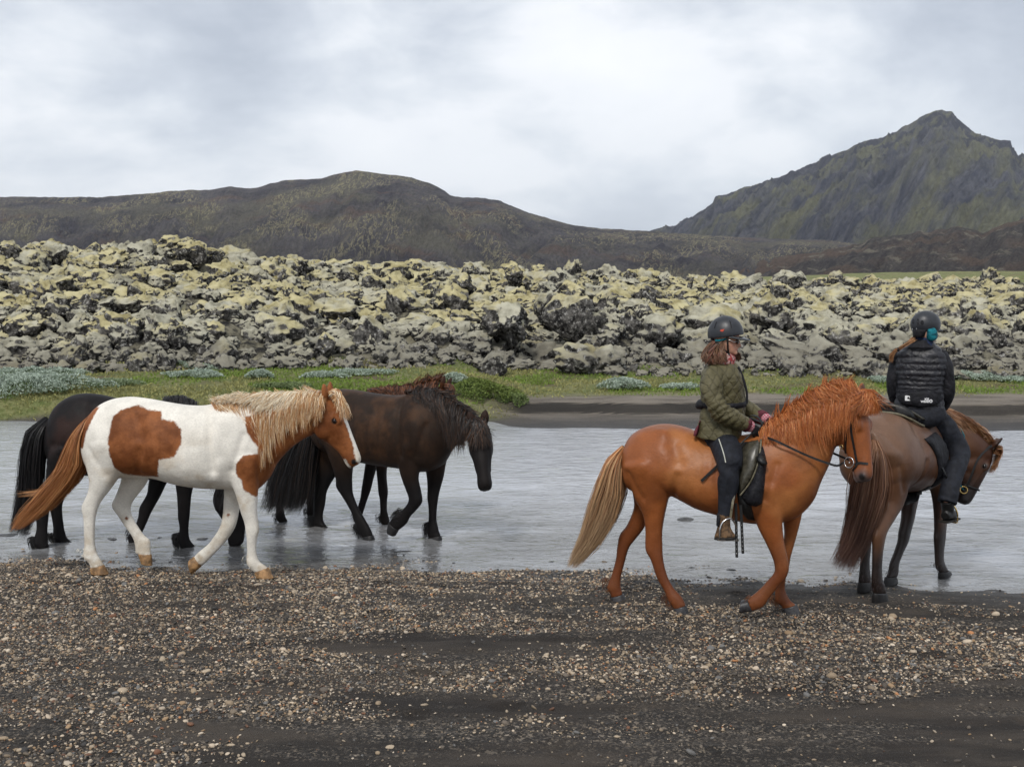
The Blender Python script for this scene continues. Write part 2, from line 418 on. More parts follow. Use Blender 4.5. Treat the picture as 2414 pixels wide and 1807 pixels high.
def scatter_gn(name, pts, rot, scl, idx, sources, parent=None):
    """one object whose points carry copies of the source objects' meshes"""
    me = bpy.data.meshes.new(name); me.vertices.add(len(pts)); me.vertices.foreach_set('co', np.asarray(pts, np.float32).ravel())
    for nme, arr in (('rot', rot), ('scl', scl)):
        a = me.attributes.new(nme, 'FLOAT_VECTOR', 'POINT'); a.data.foreach_set('vector', np.asarray(arr, np.float32).ravel())
    a = me.attributes.new('idx', 'INT', 'POINT'); a.data.foreach_set('value', np.asarray(idx, np.int32))
    me.update()
    o = obj(name, me, parent)
    g = bpy.data.node_groups.new(name + '_scatter', 'GeometryNodeTree')
    g.interface.new_socket('Geometry', in_out='INPUT', socket_type='NodeSocketGeometry')
    g.interface.new_socket('Geometry', in_out='OUTPUT', socket_type='NodeSocketGeometry')
    N = g.nodes; L = g.links
    gi = N.new('NodeGroupInput'); go = N.new('NodeGroupOutput')
    jn = N.new('GeometryNodeJoinGeometry')
    for s_ in sources:
        oi = N.new('GeometryNodeObjectInfo'); oi.transform_space = 'ORIGINAL'; oi.inputs['Object'].default_value = s_; oi.inputs['As Instance'].default_value = True
        L.new(oi.outputs['Geometry'], jn.inputs[0])
    ip = N.new('GeometryNodeInstanceOnPoints')
    L.new(gi.outputs[0], ip.inputs['Points']); L.new(jn.outputs[0], ip.inputs['Instance'])
    ip.inputs['Pick Instance'].default_value = True
    def na(nme, typ):
        q = N.new('GeometryNodeInputNamedAttribute'); q.data_type = typ; q.inputs['Name'].default_value = nme; return q.outputs['Attribute']
    L.new(na('idx', 'INT'), ip.inputs['Instance Index'])
    e2r = N.new('FunctionNodeEulerToRotation'); L.new(na('rot', 'FLOAT_VECTOR'), e2r.inputs[0]); L.new(e2r.outputs[0], ip.inputs['Rotation'])
    L.new(na('scl', 'FLOAT_VECTOR'), ip.inputs['Scale'])
    L.new(ip.outputs[0], go.inputs[0])
    md = o.modifiers.new('scatter', 'NODES'); md.node_group = g
    o['kind'] = 'stuff'
    return o

def build_pebbles():
    n = 420000
    y = 5.0 + 6.9 * rng.random(n) ** 0.85; x = (rng.random(n) * 2 - 1) * (3.2 + 0.43 * y)
    m = fbm(p3(x * 0.45, y * 1.5, 0.7), 4, 61) + 0.35 * fbm(p3(x * 1.8, y * 5.0, 2.2), 3, 62)
    side = np.interp(x / y, [-0.5, 0.05, 0.22, 0.45], [0.32, 0.24, 0.0, -0.18])
    fall = np.interp(y, [5.5, 6.5, 7.4, 8.6, 10.5], [-0.55, -0.36, 0.0, 0.12, 0.20])
    dens = sstep(-0.22, 0.26, 1.25 * m + side + fall)
    keep = (rng.random(n) < dens * 0.80 + 0.02) & (y < near_shore(x) + 0.25 + 0.2 * rng.random(n))
    x, y = x[keep], y[keep]; n = len(x)
    s = 0.0064 * np.exp(rng.normal(0, 0.44, n)); s = np.clip(s, 0.0036, 0.034)
    z = ground_z(x, y) + s * 0.22
    order = np.argsort(-s / y)
    big = order[:300]; rest = order[300:]
    peb = []
    for k in big:
        q = float(s[k]) * 1.12
        o = obj('pebble', PEB[int(rng.integers(8))], GROUND, (x[k], y[k], z[k]), (rng.normal(0, 0.2), rng.normal(0, 0.2), rng.random() * 6.28), (q, q, q)); peb.append(o)
    src, seen = [], set()
    for o in peb:
        if o.data.name not in seen: seen.add(o.data.name); src.append(o)
    rot = np.stack([rng.normal(0, 0.3, len(rest)), rng.normal(0, 0.3, len(rest)), rng.random(len(rest)) * 6.28], 1)
    scl = np.repeat(s[rest][:, None], 3, 1) * (1 + 0.25 * rng.normal(size=(len(rest), 3)).clip(-1.5, 1.5) * [1, 1, 0.6])
    o = scatter_gn('gravel', np.stack([x, y, z], 1)[rest], rot, scl, rng.integers(0, len(src), len(rest)), src, GROUND)
    print('pebbles', len(rest))
build_pebbles()

def m_wetstone(b):
    geo = b.n('ShaderNodeNewGeometry'); P = geo.outputs['Position']
    c = noise_mix(b, P, 14, (0.012, 0.012, 0.012), (0.05, 0.046, 0.042))
    return princ(b, c, 0.4, b.bump(b.noise(P, 40, 4, 0.7), 0.7, 0.02))
M_WET = material('wet_stone', m_wetstone)
def build_river_stones():
    meshes = [stone_mesh('river_stone_mesh', 3, 80 + i, 0.5, 0.5, M_WET) for i in range(5)]
    def put(px, py, wpx, flat=1.0):
        p = at_z(px / 0.9163, py / 0.9163, WATER_Z); r = wpx / 0.9163 / FPX * p[1] * 0.5
        gz = float(ground_z(np.array([p[0]]), np.array([p[1]]))[0])
        obj('river_stone', meshes[int(rng.integers(5))], GROUND, (p[0], p[1], max(gz, WATER_Z - 0.02) + r * 0.12), (0, 0, rng.random() * 6), (r, r, r * 0.8 * flat))
    for a in [(1480, 1122, 42, .8), (1190, 1213, 20), (1487, 1188, 22, .5), (175, 1056, 14), (405, 1062, 30, .5), (440, 1163, 28), (20, 1155, 46, .5), (60, 1152, 24), (150, 1140, 14), (210, 1130, 20, .6), (240, 1163, 26, .5),
              (285, 1163, 20), (345, 1160, 12), (470, 1130, 16), (975, 1105, 14, .5), (1060, 1065, 10, .5), (1560, 1205, 16), (1580, 1230, 26), (1655, 1225, 12), (1720, 1218, 10), (1495, 1225, 18), (330, 1210, 22), (370, 1213, 18), (430, 1205, 16), (540, 1195, 24, .6),
              (1110, 1222, 18), (760, 1205, 20, .6), (700, 1215, 16), (860, 1218, 14), (980, 1216, 16), (180, 1205, 20), (90, 1100, 12), (260, 1095, 12), (330, 1045, 10), (1950, 1240, 12), (1870, 1236, 14)]: put(*a)
    for k in range(60):
        px = rng.random() * 2300 - 40; y0 = 1208 + max(0, (px - 1100)) * 0.05; put(px, y0 - abs(rng.normal(0, 22)), 5 + rng.random() * 9, 0.7)
build_river_stones()

# ------------------------------------------------------------------ lava rocks
def m_lava(b, bare=0.0):
    geo = b.n('ShaderNodeNewGeometry'); P = geo.outputs['Position']; N = geo.outputs['Normal']
    nz = b.n('ShaderNodeSeparateXYZ', ins={0: N}).outputs[2]
    rnd = b.n('ShaderNodeObjectInfo').outputs['Random']
    yy = b.n('ShaderNodeSeparateXYZ', ins={0: P})
    big = b.noise(P, 0.30, 4, 0.55); mid = b.noise(P, 2.2, 5, 0.65); fine = b.noise(P, 16, 5, 0.7)
    rock = b.mix(b.mapr(b.noise(P, 5.5, 6, 0.7), 0.40, 0.60), (0.022, 0.021, 0.021), (0.15, 0.142, 0.13))
    rock = b.mix(b.mapr(b.noise(P, 11, 4, 0.7), 0.56, 0.64), rock, (0.40, 0.39, 0.365))               # pale lichen spots
    grey = b.mix(b.mapr(mid, 0.30, 0.62), (0.19, 0.18, 0.135), (0.45, 0.43, 0.335))
    yel = b.mix(b.mapr(mid, 0.30, 0.62), (0.24, 0.205, 0.095), (0.49, 0.44, 0.255))
    # yellow moss on the flow's upper slopes, grey woolly moss lower down at the front
    up = b.mapr(yy.outputs[2], 0.8, 2.2)
    ysel = b.mapr(b.math('ADD', b.math('ADD', b.math('MULTIPLY', big, 0.75), b.math('MULTIPLY', up, 0.17)), b.math('ADD', b.math('MULTIPLY', b.noise(P, 0.9, 4, .65), 0.75), b.math('MULTIPLY', rnd, 0.22))), 0.90, 1.08)
    moss = b.mix(ysel, grey, yel)
    moss = b.mix(b.mapr(b.math('ADD', yy.outputs[2], b.math('MULTIPLY', big, 1.4)), 1.35, 2.15, 0.70, 0.0), moss, (0.15, 0.138, 0.115))                # dull rubble at the foot
    cover = b.math('ADD', b.math('ADD', b.math('MULTIPLY', nz, 0.80), b.math('MULTIPLY', b.noise(P, 3.1, 5, .65), 0.95)), b.math('SUBTRACT', b.math('MULTIPLY', rnd, -0.25), bare))
    cov = b.mapr(b.math('ADD', cover, b.math('MULTIPLY', fine, 0.25)), 0.60, 0.82)
    col = b.mix(cov, rock, moss)
    n = b.bump(b.math('ADD', b.math('MULTIPLY', fine, 0.3), b.math('MULTIPLY', b.noise(P, 6, 6, 0.7), 0.7)), b.mapr(cov, 0, 1, 1.0, 0.45), 0.10)
    return princ(b, col, 0.95, n, Specular_IOR_Level=0.12)
M_LAVA = material('mossy_lava', m_lava); M_LAVA2 = material('bare_lava', lambda b: m_lava(b, 0.16))
def lava_mesh(i, jag):
    V, F = ico(4 if not jag else 4)
    sd = 200 + i * 7
    if jag:
        V = V + 0.30 * np.stack([fbm(V * 1.4 + 9 * k, 3, sd + k) for k in range(3)], 1)
        r = ridged(V * 1.5 + sd, 5, sd, 0.62)
        V = V * (0.34 + 0.95 * np.clip(r, 0, 1) ** 1.6)[:, None]
        for k in range(6):
            g = np.random.default_rng(sd * 10 + k); nn = g.normal(size=3); nn /= np.linalg.norm(nn); q = V @ nn; V = V - np.clip(q - .55 - .2 * g.random(), 0, None)[:, None] * nn * .9
        V = V + 0.07 * np.stack([ridged(V * 4.5 + 3 * k, 3, sd + 20 + k) - .6 for k in range(3)], 1)
        V = V * [1.15, 1.0, 1.15]
    else:
        V = V + 0.22 * np.stack([fbm(V * 1.2 + 9 * k, 2, sd + k) for k in range(3)], 1)
        w = 1 - worley(V * 1.6 + sd * 0.37, sd); w2 = 1 - worley(V * 3.6 + sd * 0.11, sd + 3)
        V = V * (0.58 + 0.46 * w + 0.22 * w2 + 0.05 * fbm(V * 7 + sd, 3, sd))[:, None]
        V = V * [1.12, 1.0, 0.82]
    V[:, 2] += 0.12
    return mesh_np('lava_rock_mesh', V, F, [M_LAVA2 if jag else M_LAVA])
def build_lava():
    field = tag(empty('lava_field', (0, 26, 0)), 'wide lava flow of mossy boulders behind the grass bank', 'lava field', kind='structure')
    M = [lava_mesh(i, i >= 7) for i in range(12)]
    n = 15000
    y = 25.4 + 56 * rng.random(n) ** 1.55; x = (rng.random(n) * 2 - 1) * (4 + 0.52 * y)
    t = y - lava_front(x)
    ok = t > -0.25
    x, y, t = x[ok], y[ok], t[ok]; n = len(x)
    s = 0.178 * np.exp(rng.normal(0, 0.50, n)); s = np.clip(s, 0.07, 0.58) * np.interp(y, [26, 45, 80], [0.95, 1.1, 1.2])
    s = np.where(t < 0.8, s * 0.62, s)
    jag = rng.random(n) < np.interp(fbm(p3(x * 0.25, y * 0.25, 0), 2, 91), [-0.3, 0.4], [0.22, 0.62])
    # named landmarks of the skyline
    lm = []
    def mark(px, py, yd, r, j, sx=1.0, sz=1.0):
        p = at_depth(px / 0.9163, py / 0.9163, yd); lm.append((p[0], p[1], p[2], r, j, sx, sz))
    mark(115, 556, 40, 0.80, True, 1.0, 0.8); mark(75, 575, 39, 0.7, True); mark(150, 580, 39.5, 0.55, True); mark(18, 540, 40, 0.45, True); mark(195, 625, 36, 0.55, True, 0.8, 1.1)
    mark(365, 530, 42, 0.60, False); mark(345, 560, 41, 0.5, True); mark(430, 550, 41, 0.55, True, 0.9, 1.0); mark(395, 545, 42, 0.55, False); mark(310, 548, 42, 0.55, False); mark(250, 552, 43, 0.5, False)
    mark(475, 610, 38, 0.45, True, 0.8, 1.1); mark(600, 570, 46, 0.42, True); mark(650, 578, 46, 0.5, True); mark(755, 590, 44, 0.45, True); mark(850, 588, 44, 0.7, False, 1.3); mark(920, 600, 44, 0.5, False)
    mark(720, 665, 33, 0.65, True, 1.3, 0.8); mark(990, 610, 40, 0.55, True); mark(960, 640, 36, 0.6, True); mark(1010, 590, 45, 0.5, True); mark(1110, 595, 46, 0.5, True); mark(1180, 620, 42, 0.45, True)
    mark(1300, 668, 33, 0.55, True, 1.0, 1.1); mark(1085, 690, 30.5, 0.75, True); mark(1240, 690, 31, 0.8, True); mark(1180, 665, 33, 0.6, True); mark(1365, 720, 30, 0.55, True, 0.6, 1.3); mark(1490, 612, 50, 0.22, True, 0.5, 2.0)
    mark(1420, 720, 30, 0.75, False, 1.2); mark(1250, 775, 27.2, 0.62, False, 1.3); mark(1310, 775, 27.2, 0.5, False); mark(1060, 790, 26.8, 0.45, True); mark(940, 735, 29, 0.6, False, 1.4); mark(860, 720, 30, 0.45, False)
    mark(1700, 610, 62, 0.9, True, 1.3); mark(1800, 612, 62, 0.8, True); mark(1880, 625, 58, 0.7, True); mark(2190, 640, 45, 0.6, True, 0.7, 1.2); mark(1600, 612, 62, 0.7, False); mark(1545, 700, 32, 0.9, False, 1.4); mark(1780, 720, 31, 0.75, False, 1.4)
    mark(1850, 770, 28, 0.6, True, 1.2, 0.8); mark(800, 690, 32, 0.5, False); mark(660, 700, 31, 0.55, False); mark(330, 640, 35, 0.7, False, 1.4); mark(560, 640, 36, 0.6, False, 1.4); mark(420, 760, 28, 0.42, True); mark(290, 790, 26.6, 0.3, True); mark(910, 800, 26.3, 0.3, True)
    srcs = {}
    def one(mi, loc, rot, sc):
        o = obj('lava_rock', M[mi], field, (loc[0], loc[1] - 26, loc[2]), rot, sc); srcs.setdefault(mi, o); return o
    for (a, b_, c, r, j, sx, sz) in lm:
        r *= 0.80; one(int(rng.integers(7, 12)) if j else int(rng.integers(0, 7)), (a, b_, c - .1), (rng.normal(0, .2), rng.normal(0, .2), rng.random() * 6.28), (r * sx, r, r * sz))
    z = ground_z(x, y) + s * rng.uniform(-.15, .45, n)
    order = np.argsort(-s / y * (np.abs(x) < 0.44 * y))
    nb = 300 - len(lm)
    mi = np.where(jag, rng.integers(7, 12, n), rng.integers(0, 7, n))
    for k in order[:nb]:
        one(int(mi[k]), (x[k], y[k], z[k]), (rng.normal(0, .25), rng.normal(0, .25), rng.random() * 6.28), (s[k] * rng.uniform(.85, 1.35), s[k], s[k] * rng.uniform(.8, 1.15)))
    rest = order[nb:]
    keys = sorted(srcs); src = [srcs[k] for k in keys]; lut = {k: i for i, k in enumerate(keys)}
    idx = np.array([lut.get(int(v), 0) for v in mi[rest]])
    rot = np.stack([rng.normal(0, .25, len(rest)), rng.normal(0, .25, len(rest)), rng.random(len(rest)) * 6.28], 1)
    scl = s[rest][:, None] * np.stack([rng.uniform(.85, 1.35, len(rest)), np.ones(len(rest)), rng.uniform(.8, 1.15, len(rest))], 1)
    P = np.stack([x, y - 26, z], 1)[rest]
    scatter_gn('lava_rubble', P, rot, scl, idx, src, field)
build_lava()

# ------------------------------------------------------------------ mountains
def m_mountain(kind):
    def f(b):
        geo = b.n('ShaderNodeNewGeometry'); P = geo.outputs['Position']
        at = b.n('ShaderNodeAttribute', attribute_name='uv2'); U = at.outputs['Vector']      # along the ridge, down the slope, height
        us = b.n('ShaderNodeSeparateXYZ', ins={0: U})
        dn = b.noise(b.scalev(U, (60, 6.0, 1)), 1.0, 7, 0.68, 0.25)
        blot = b.noise(b.scalev(U, (9, 7, 1)), 1.0, 6, 0.6, 0.6)
        broad = b.noise(b.scalev(U, (4.5, 3.2, 1), loc=(2, 7, 0)), 1.0, 5, 0.55, 0.4)
        grain = b.noise(b.scalev(U, (150, 60, 1)), 1.0, 5, 0.7)
        if kind == 'hill':
            base = b.mix(b.mapr(blot, 0.36, 0.64), (0.042, 0.040, 0.049), (0.088, 0.082, 0.086))
            base = b.mix(b.math('MULTIPLY', b.mapr(dn, 0.40, 0.66), 0.45), base, (0.115, 0.104, 0.090))
            base = b.mix(b.math('MULTIPLY', b.mapr(broad, 0.46, 0.62), 0.65), base, (0.120, 0.112, 0.082))          # thin olive growth
            rust = b.noise(b.scalev(U, (7, 9, 1), loc=(5, 5, 2)), 1.0, 6, 0.6, 0.3)
            base = b.mix(b.math('MULTIPLY', b.mapr(rust, 0.54, 0.68), 0.55), base, (0.120, 0.080, 0.060))           # rusty scoria
            fan = b.noise(b.scalev(U, (85, 14, 1), loc=(3, 1, 0)), 1.0, 6, 0.62, 0.9)
            mask = b.math('MULTIPLY', b.mapr(b.math('ABSOLUTE', b.math('SUBTRACT', fan, 0.5)), 0.035, 0.012), b.mapr(b.noise(b.scalev(U, (6, 4, 1), loc=(0, 3, 1)), 1.0, 3, 0.5), 0.46, 0.58))
            base = b.mix(b.math('MULTIPLY', mask, 0.75), base, (0.27, 0.24, 0.14))                                   # yellow moss along the runnels
        elif kind == 'peak':
            base = b.mix(b.mapr(dn, 0.35, 0.65), (0.030, 0.032, 0.045), (0.075, 0.075, 0.084))
            gr = b.noise(b.scalev(U, (14, 3.2, 1), loc=(1, 2, 3)), 1.0, 7, 0.62, 0.3)
            base = b.mix(b.math('MULTIPLY', b.mapr(gr, 0.42, 0.62), 0.75), base, (0.112, 0.110, 0.056))
            crag = b.noise(b.scalev(U, (30, 16, 1)), 1.0, 7, 0.7)
            base = b.mix(b.mapr(b.math('ADD', crag, b.mapr(us.outputs[1], 0.05, 0.45, 0.10, -0.06)), 0.54, 0.62), base, (0.030, 0.030, 0.038))
        else:
            base = b.mix(b.mapr(dn, 0.35, 0.65), (0.044, 0.040, 0.041), (0.092, 0.082, 0.074))
            base = b.mix(b.math('MULTIPLY', b.mapr(broad, 0.46, 0.60), .65), base, (0.130, 0.090, 0.066))
            base = b.mix(b.mapr(b.noise(b.scalev(U, (16, 9, 1), loc=(8, 3, 0)), 1.0, 7, 0.7), 0.55, 0.64), base, (0.175, 0.158, 0.122))
        base = b.mix(b.mapr(grain, 0.3, 0.7), b.vmath('SCALE', base, scale=0.98), b.vmath('SCALE', base, scale=1.65))
        return princ(b, base, 1.0, b.bump(b.noise(b.scalev(U, (120, 40, 1)), 1.0, 6, 0.7), 0.9, 14.0), Specular_IOR_Level=0.05)
    return material('mountain_' + kind, f)
def mountain(name, prof, D, W, zbase, shape, amp, mat, label, nu=420, nv=90, crag=0.0, seed=0, back=0.5, shear=0.1, gf=26):
    prof = np.array(prof, float)
    px = np.linspace(prof[0, 0], prof[-1, 0], nu); py = np.interp(px, prof[:, 0], prof[:, 1])
    az = (px - 1106) / 2600; ze = CAM_H + (600 - py) / 2600 * D
    ze = ze + crag * D / 2600 * fbm(p3(px * 0.05, 0, seed), 5, seed, 0.65)
    v = np.concatenate([-np.linspace(1, 0.02, 14) ** 1.0 * back, np.linspace(0, 1, nv) ** 1.15])
    Ug, Vg = np.meshgrid(np.arange(nu), v, indexing='xy')
    A = az[Ug.astype(int)]; Z = ze[Ug.astype(int)]
    fx = Ug / nu * (prof[-1, 0] - prof[0, 0]) / 1000
    va = np.abs(Vg)
    n1 = fbm(p3((fx * 9 + Vg * 1.5).ravel(), (Vg * 2.2).ravel(), seed), 5, seed + 1).reshape(fx.shape)
    fs = fx + shear * Vg
    gul = ridged(p3((fs * gf).ravel(), (Vg * 2.5).ravel(), seed), 5, seed + 3, 0.6).reshape(fx.shape) - 0.6
    env = np.sin(np.clip(va, 0, 1) * math.pi) ** 0.8 * sstep(0.0, 0.22, va)
    H = zbase + (Z - zbase) * (1 - va) ** shape + (amp * n1 + amp * 0.9 * gul) * env
    rg = ridged(p3((fx * 34).ravel(), (Vg * 11).ravel(), seed + 5), 5, seed + 31, 0.6).reshape(fx.shape) - .6
    H = H + np.clip((Z - zbase) / (0.7 * (ze.max() - zbase)), 0, 1) ** 2 * amp * 0.8 * rg * sstep(0.0, 0.05, va) * (1 - sstep(0.25, 0.6, va)) * np.clip(crag / 5, 0, 1)
    Yd = D - Vg * W + amp * 1.2 * n1 * env
    V = np.stack([A * Yd, Yd, H], -1).reshape(-1, 3)
    me = mesh_np(name, V, grid_faces(len(v), nu)[:, ::-1].copy(), [mat])
    a = me.attributes.new('uv2', 'FLOAT_VECTOR', 'POINT')
    a.data.foreach_set('vector', np.stack([fs.ravel(), Vg.ravel(), H.ravel() / 1000], 1).astype(np.float32).ravel())
    return tag(obj(name, me), label, 'mountain', kind='structure')
mountain('hill', [(-900, 470), (-400, 440), (0, 427), (230, 428), (300, 422), (380, 415), (470, 411), (505, 405), (515, 408), (560, 409), (590, 398), (620, 393), (700, 389), (735, 378), (775, 372), (830, 379), (890, 386), (930, 398), (955, 410), (975, 424), (1000, 429),
                  (1050, 430), (1080, 436), (1130, 456), (1190, 475), (1240, 487), (1300, 494), (1400, 500), (1500, 508), (1600, 513), (1800, 520), (2000, 545), (2300, 580), (2600, 598)],
         1500, 1050, -4, 1.35, 11, m_mountain('hill'), 'broad dark hill with yellow streaks behind the lava', nu=640, nv=130, crag=2.5, seed=3, shear=0.12, gf=34)
mountain('peak', [(1300, 560), (1380, 512), (1405, 498), (1430, 489), (1452, 489), (1465, 486), (1500, 466), (1535, 442), (1541, 427), (1548, 424), (1580, 416), (1640, 396), (1700, 376), (1760, 352), (1800, 336), (1860, 309), (1890, 302), (1920, 291), (1950, 275), (1980, 258), (2005, 246), (2020, 241),
                  (2028, 247), (2042, 248), (2050, 258), (2075, 277), (2090, 290), (2120, 301), (2150, 309), (2168, 308), (2174, 326), (2186, 342), (2200, 343), (2212, 348), (2260, 378), (2330, 400), (2420, 440), (2560, 470), (2800, 540), (3200, 590)],
         3200, 1900, -20, 1.12, 62, m_mountain('peak'), 'steep pointed mountain with green flanks and a craggy summit', nu=760, nv=140, crag=5, seed=9, shear=0.30, gf=30)
mountain('foothill', [(1380, 600), (1500, 580), (1650, 560), (1760, 545), (1850, 527), (1880, 515), (1920, 508), (1990, 500), (2050, 492), (2090, 497), (2115, 503), (2140, 492), (2170, 482), (2212, 471), (2300, 462), (2450, 480), (2700, 560), (2900, 600)],
         950, 520, -3, 1.2, 6, m_mountain('foothill'), 'low rusty brown rocky foothill below the pointed mountain', nu=320, nv=80, crag=7, seed=15)

# ------------------------------------------------------------------ grass, shrubs
def leaf_mesh(P, D, L, W, mat, name, colors, segs=1, bend=0.0):
    """P roots, D unit directions, L lengths, W widths -> one mesh of tapered blades"""
    n = len(P); side = np.cross(D, rng.normal(size=(n, 3))); side /= np.linalg.norm(side, axis=1)[:, None] + 1e-9
    down = np.zeros((n, 3)); down[:, 2] = -1
    mid = P + D * (L * 0.55)[:, None] + down * (bend * L * 0.1)[:, None]; tip = P + D * L[:, None] + down * (bend * L * 0.45)[:, None]
    V = np.stack([P, mid + side * W[:, None], tip, mid - side * W[:, None]], 1).reshape(-1, 3)
    F = np.arange(n * 4).reshape(n, 4)
    me = mesh_np(name, V, F, [mat], smooth=False)
    vcol(me, 'col', np.repeat(colors, 4, 0))
    return me
def m_leaf(b):
    c = b.n('ShaderNodeAttribute', attribute_name='col').outputs['Color']
    p = princ(b, c, 0.7, None, Specular_IOR_Level=0.25)
    tr = b.n('ShaderNodeBsdfTranslucent', ins={'Color': c})
    return b.n('ShaderNodeMixShader', ins={0: 0.25, 1: p.outputs[0], 2: tr.outputs[0]})
M_LEAF = material('leaf', m_leaf)
def dirs(n, up=0.6, spread=1.0):
    d = rng.normal(size=(n, 3)) * spread; d[:, 2] = np.abs(d[:, 2]) + up; return d / np.linalg.norm(d, axis=1)[:, None]
def build_grass():
    n = 110000
    y = 21.7 + 7.3 * rng.random(n); x = (rng.random(n) * 2 - 1) * (3 + 0.48 * y)
    m = sstep(-1.3, 0.3, x)
    g = sstep(21.75, 21.95, y) * (1 - m) + m * sstep(23.5, 24.7, y + 0.9 * fbm(p3(x * 0.6, y * 0.6, 1), 4, 32))
    keep = (rng.random(n) < g * (0.35 + 0.65 * sstep(-0.2, 0.25, fbm(p3(x * 0.8, y * 0.8, 5), 3, 71)))) & (y < lava_front(x) + 0.5)
    x, y = x[keep], y[keep]; n = len(x); z = ground_z(x, y) - 0.01
    hue = fbm(p3(x * 0.7, y * 0.7, 9), 3, 72)[:, None]
    c = np.where(hue > 0.0, [[0.18, 0.25, 0.050]], [[0.29, 0.28, 0.11]]) * rng.uniform(0.7, 1.3, (n, 1))
    L = rng.uniform(0.04, 0.13, n)
    me = leaf_mesh(np.stack([x, y, z], 1), dirs(n, 0.7, 0.7), L, L * 0.10 + 0.003, M_LEAF, 'grass', c, bend=0.6)
    tag(obj('grass', me), 'short green turf along the far river bank', 'grass', kind='stuff')
build_grass()
def shrub(px, py, yd, w, h, dep, n, label, green=0.0):
    p = at_depth(px / 0.9163, py / 0.9163, yd); bx, by = p[0], p[1]; bz = float(ground_z(np.array([bx]), np.array([by]))[0])
    root = empty('willow_shrub', (bx, by, bz)); tag(root, label, 'shrub', 'low willow shrubs on the far bank')
    # lobed low dome filled with small leaves; upper ones silver, inner ones darker green
    ang = rng.random(n) * 6.283; rr = np.sqrt(rng.random(n)); lob = 1 + 0.30 * np.sin(ang * 3 + px) + 0.18 * np.sin(ang * 7 + py)
    x = np.cos(ang) * rr * w * 0.5 * lob; y = np.sin(ang) * rr * dep * 0.5 * lob
    bump = 0.55 + 0.45 * vnoise(p3(x * 3.2 + px, y * 3.2, 0.5), 5)
    top = h * bump * np.sqrt(np.clip(1 - (rr * 0.96) ** 2, 0, 1))
    hh = top * (1 - 0.55 * rng.random(n) ** 2.2)
    gz = ground_z(bx + x, by + y) - bz
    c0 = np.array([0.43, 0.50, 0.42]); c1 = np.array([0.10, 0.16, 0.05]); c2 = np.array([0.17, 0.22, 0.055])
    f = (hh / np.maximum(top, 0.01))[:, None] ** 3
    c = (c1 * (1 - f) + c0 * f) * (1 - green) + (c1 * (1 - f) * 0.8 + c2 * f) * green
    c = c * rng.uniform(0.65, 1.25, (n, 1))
    L = rng.uniform(0.030, 0.062, n)
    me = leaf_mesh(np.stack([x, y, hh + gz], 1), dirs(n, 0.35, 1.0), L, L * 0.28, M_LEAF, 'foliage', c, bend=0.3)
    fo = obj('foliage', me, root); fo['kind'] = 'stuff'
    ns = 60; a = rng.random(ns) * 6.28; q = np.sqrt(rng.random(ns)) * 0.8
    sx, sy = np.cos(a) * q * w * 0.45, np.sin(a) * q * dep * 0.45
    sm = leaf_mesh(np.stack([sx, sy, ground_z(bx + sx, by + sy) - bz - 0.02], 1), dirs(ns, 1.2, 0.6), np.full(ns, h * 0.8), np.full(ns, 0.006), M_LEAF, 'stems', np.tile([0.06, 0.04, 0.025], (ns, 1)))
    so = obj('stems', sm, root); so['kind'] = 'stuff'
shrub(70, 868, 22.9, 2.3, 0.42, 0.9, 9000, 'wide silver-green willow shrub overhanging the water behind the black horse')
shrub(75, 825, 24.6, 1.9, 0.26, 0.9, 5000, 'silvery willow patch on the turf above the overhanging shrub')
shrub(425, 822, 24.8, 1.1, 0.16, 0.7, 3000, 'flat silver willow patch on the turf behind the pinto')
shrub(562, 823, 24.6, 0.50, 0.20, 0.45, 1600, 'small round silver willow shrub behind the mane of the pinto')
shrub(465, 800, 26.2, 1.6, 0.12, 0.5, 2400, 'thin pale willow strip at the foot of the lava behind the pinto')
shrub(700, 822, 24.8, 0.9, 0.14, 0.5, 2200, 'low pale willow mat left of the bay horse')
shrub(780, 815, 25.2, 1.3, 0.13, 0.5, 2400, 'long pale willow mat behind the bay horse')
shrub(985, 845, 24.0, 0.42, 0.26, 0.4, 1500, 'silver willow tuft beside the ear of the bay horse')
shrub(1045, 868, 22.9, 1.15, 0.36, 0.8, 5200, 'bright green bush on the end of the grassy bank', green=1.0)
shrub(1110, 872, 22.8, 0.5, 0.18, 0.5, 1800, 'yellow-green grass hump at the tip of the bank', green=0.9)
shrub(1348, 845, 24.8, 0.85, 0.30, 0.7, 3600, 'rounded silver willow shrub on the turf behind the reddish horse')
shrub(1465, 848, 24.7, 0.75, 0.15, 0.5, 2200, 'flat silver willow patch beside the olive jacket')
shrub(2110, 812, 26.2, 1.1, 0.20, 0.6, 2600, 'silver willow shrub beside the black jacket')
shrub(2180, 815, 26.0, 0.9, 0.12, 0.5, 1600, 'thin willow strip right of the black jacket')
shrub(1905, 825, 25.8, 0.5, 0.15, 0.4, 1200, 'small willow patch between the two riders')
shrub(240, 850, 23.6, 1.0, 0.14, 0.6, 2400, 'low green shrub mat behind the rump of the black horse', green=0.6)
shrub(620, 858, 23.3, 1.0, 0.14, 0.5, 2400, 'low mossy mat on the bank edge behind the pinto', green=0.8)

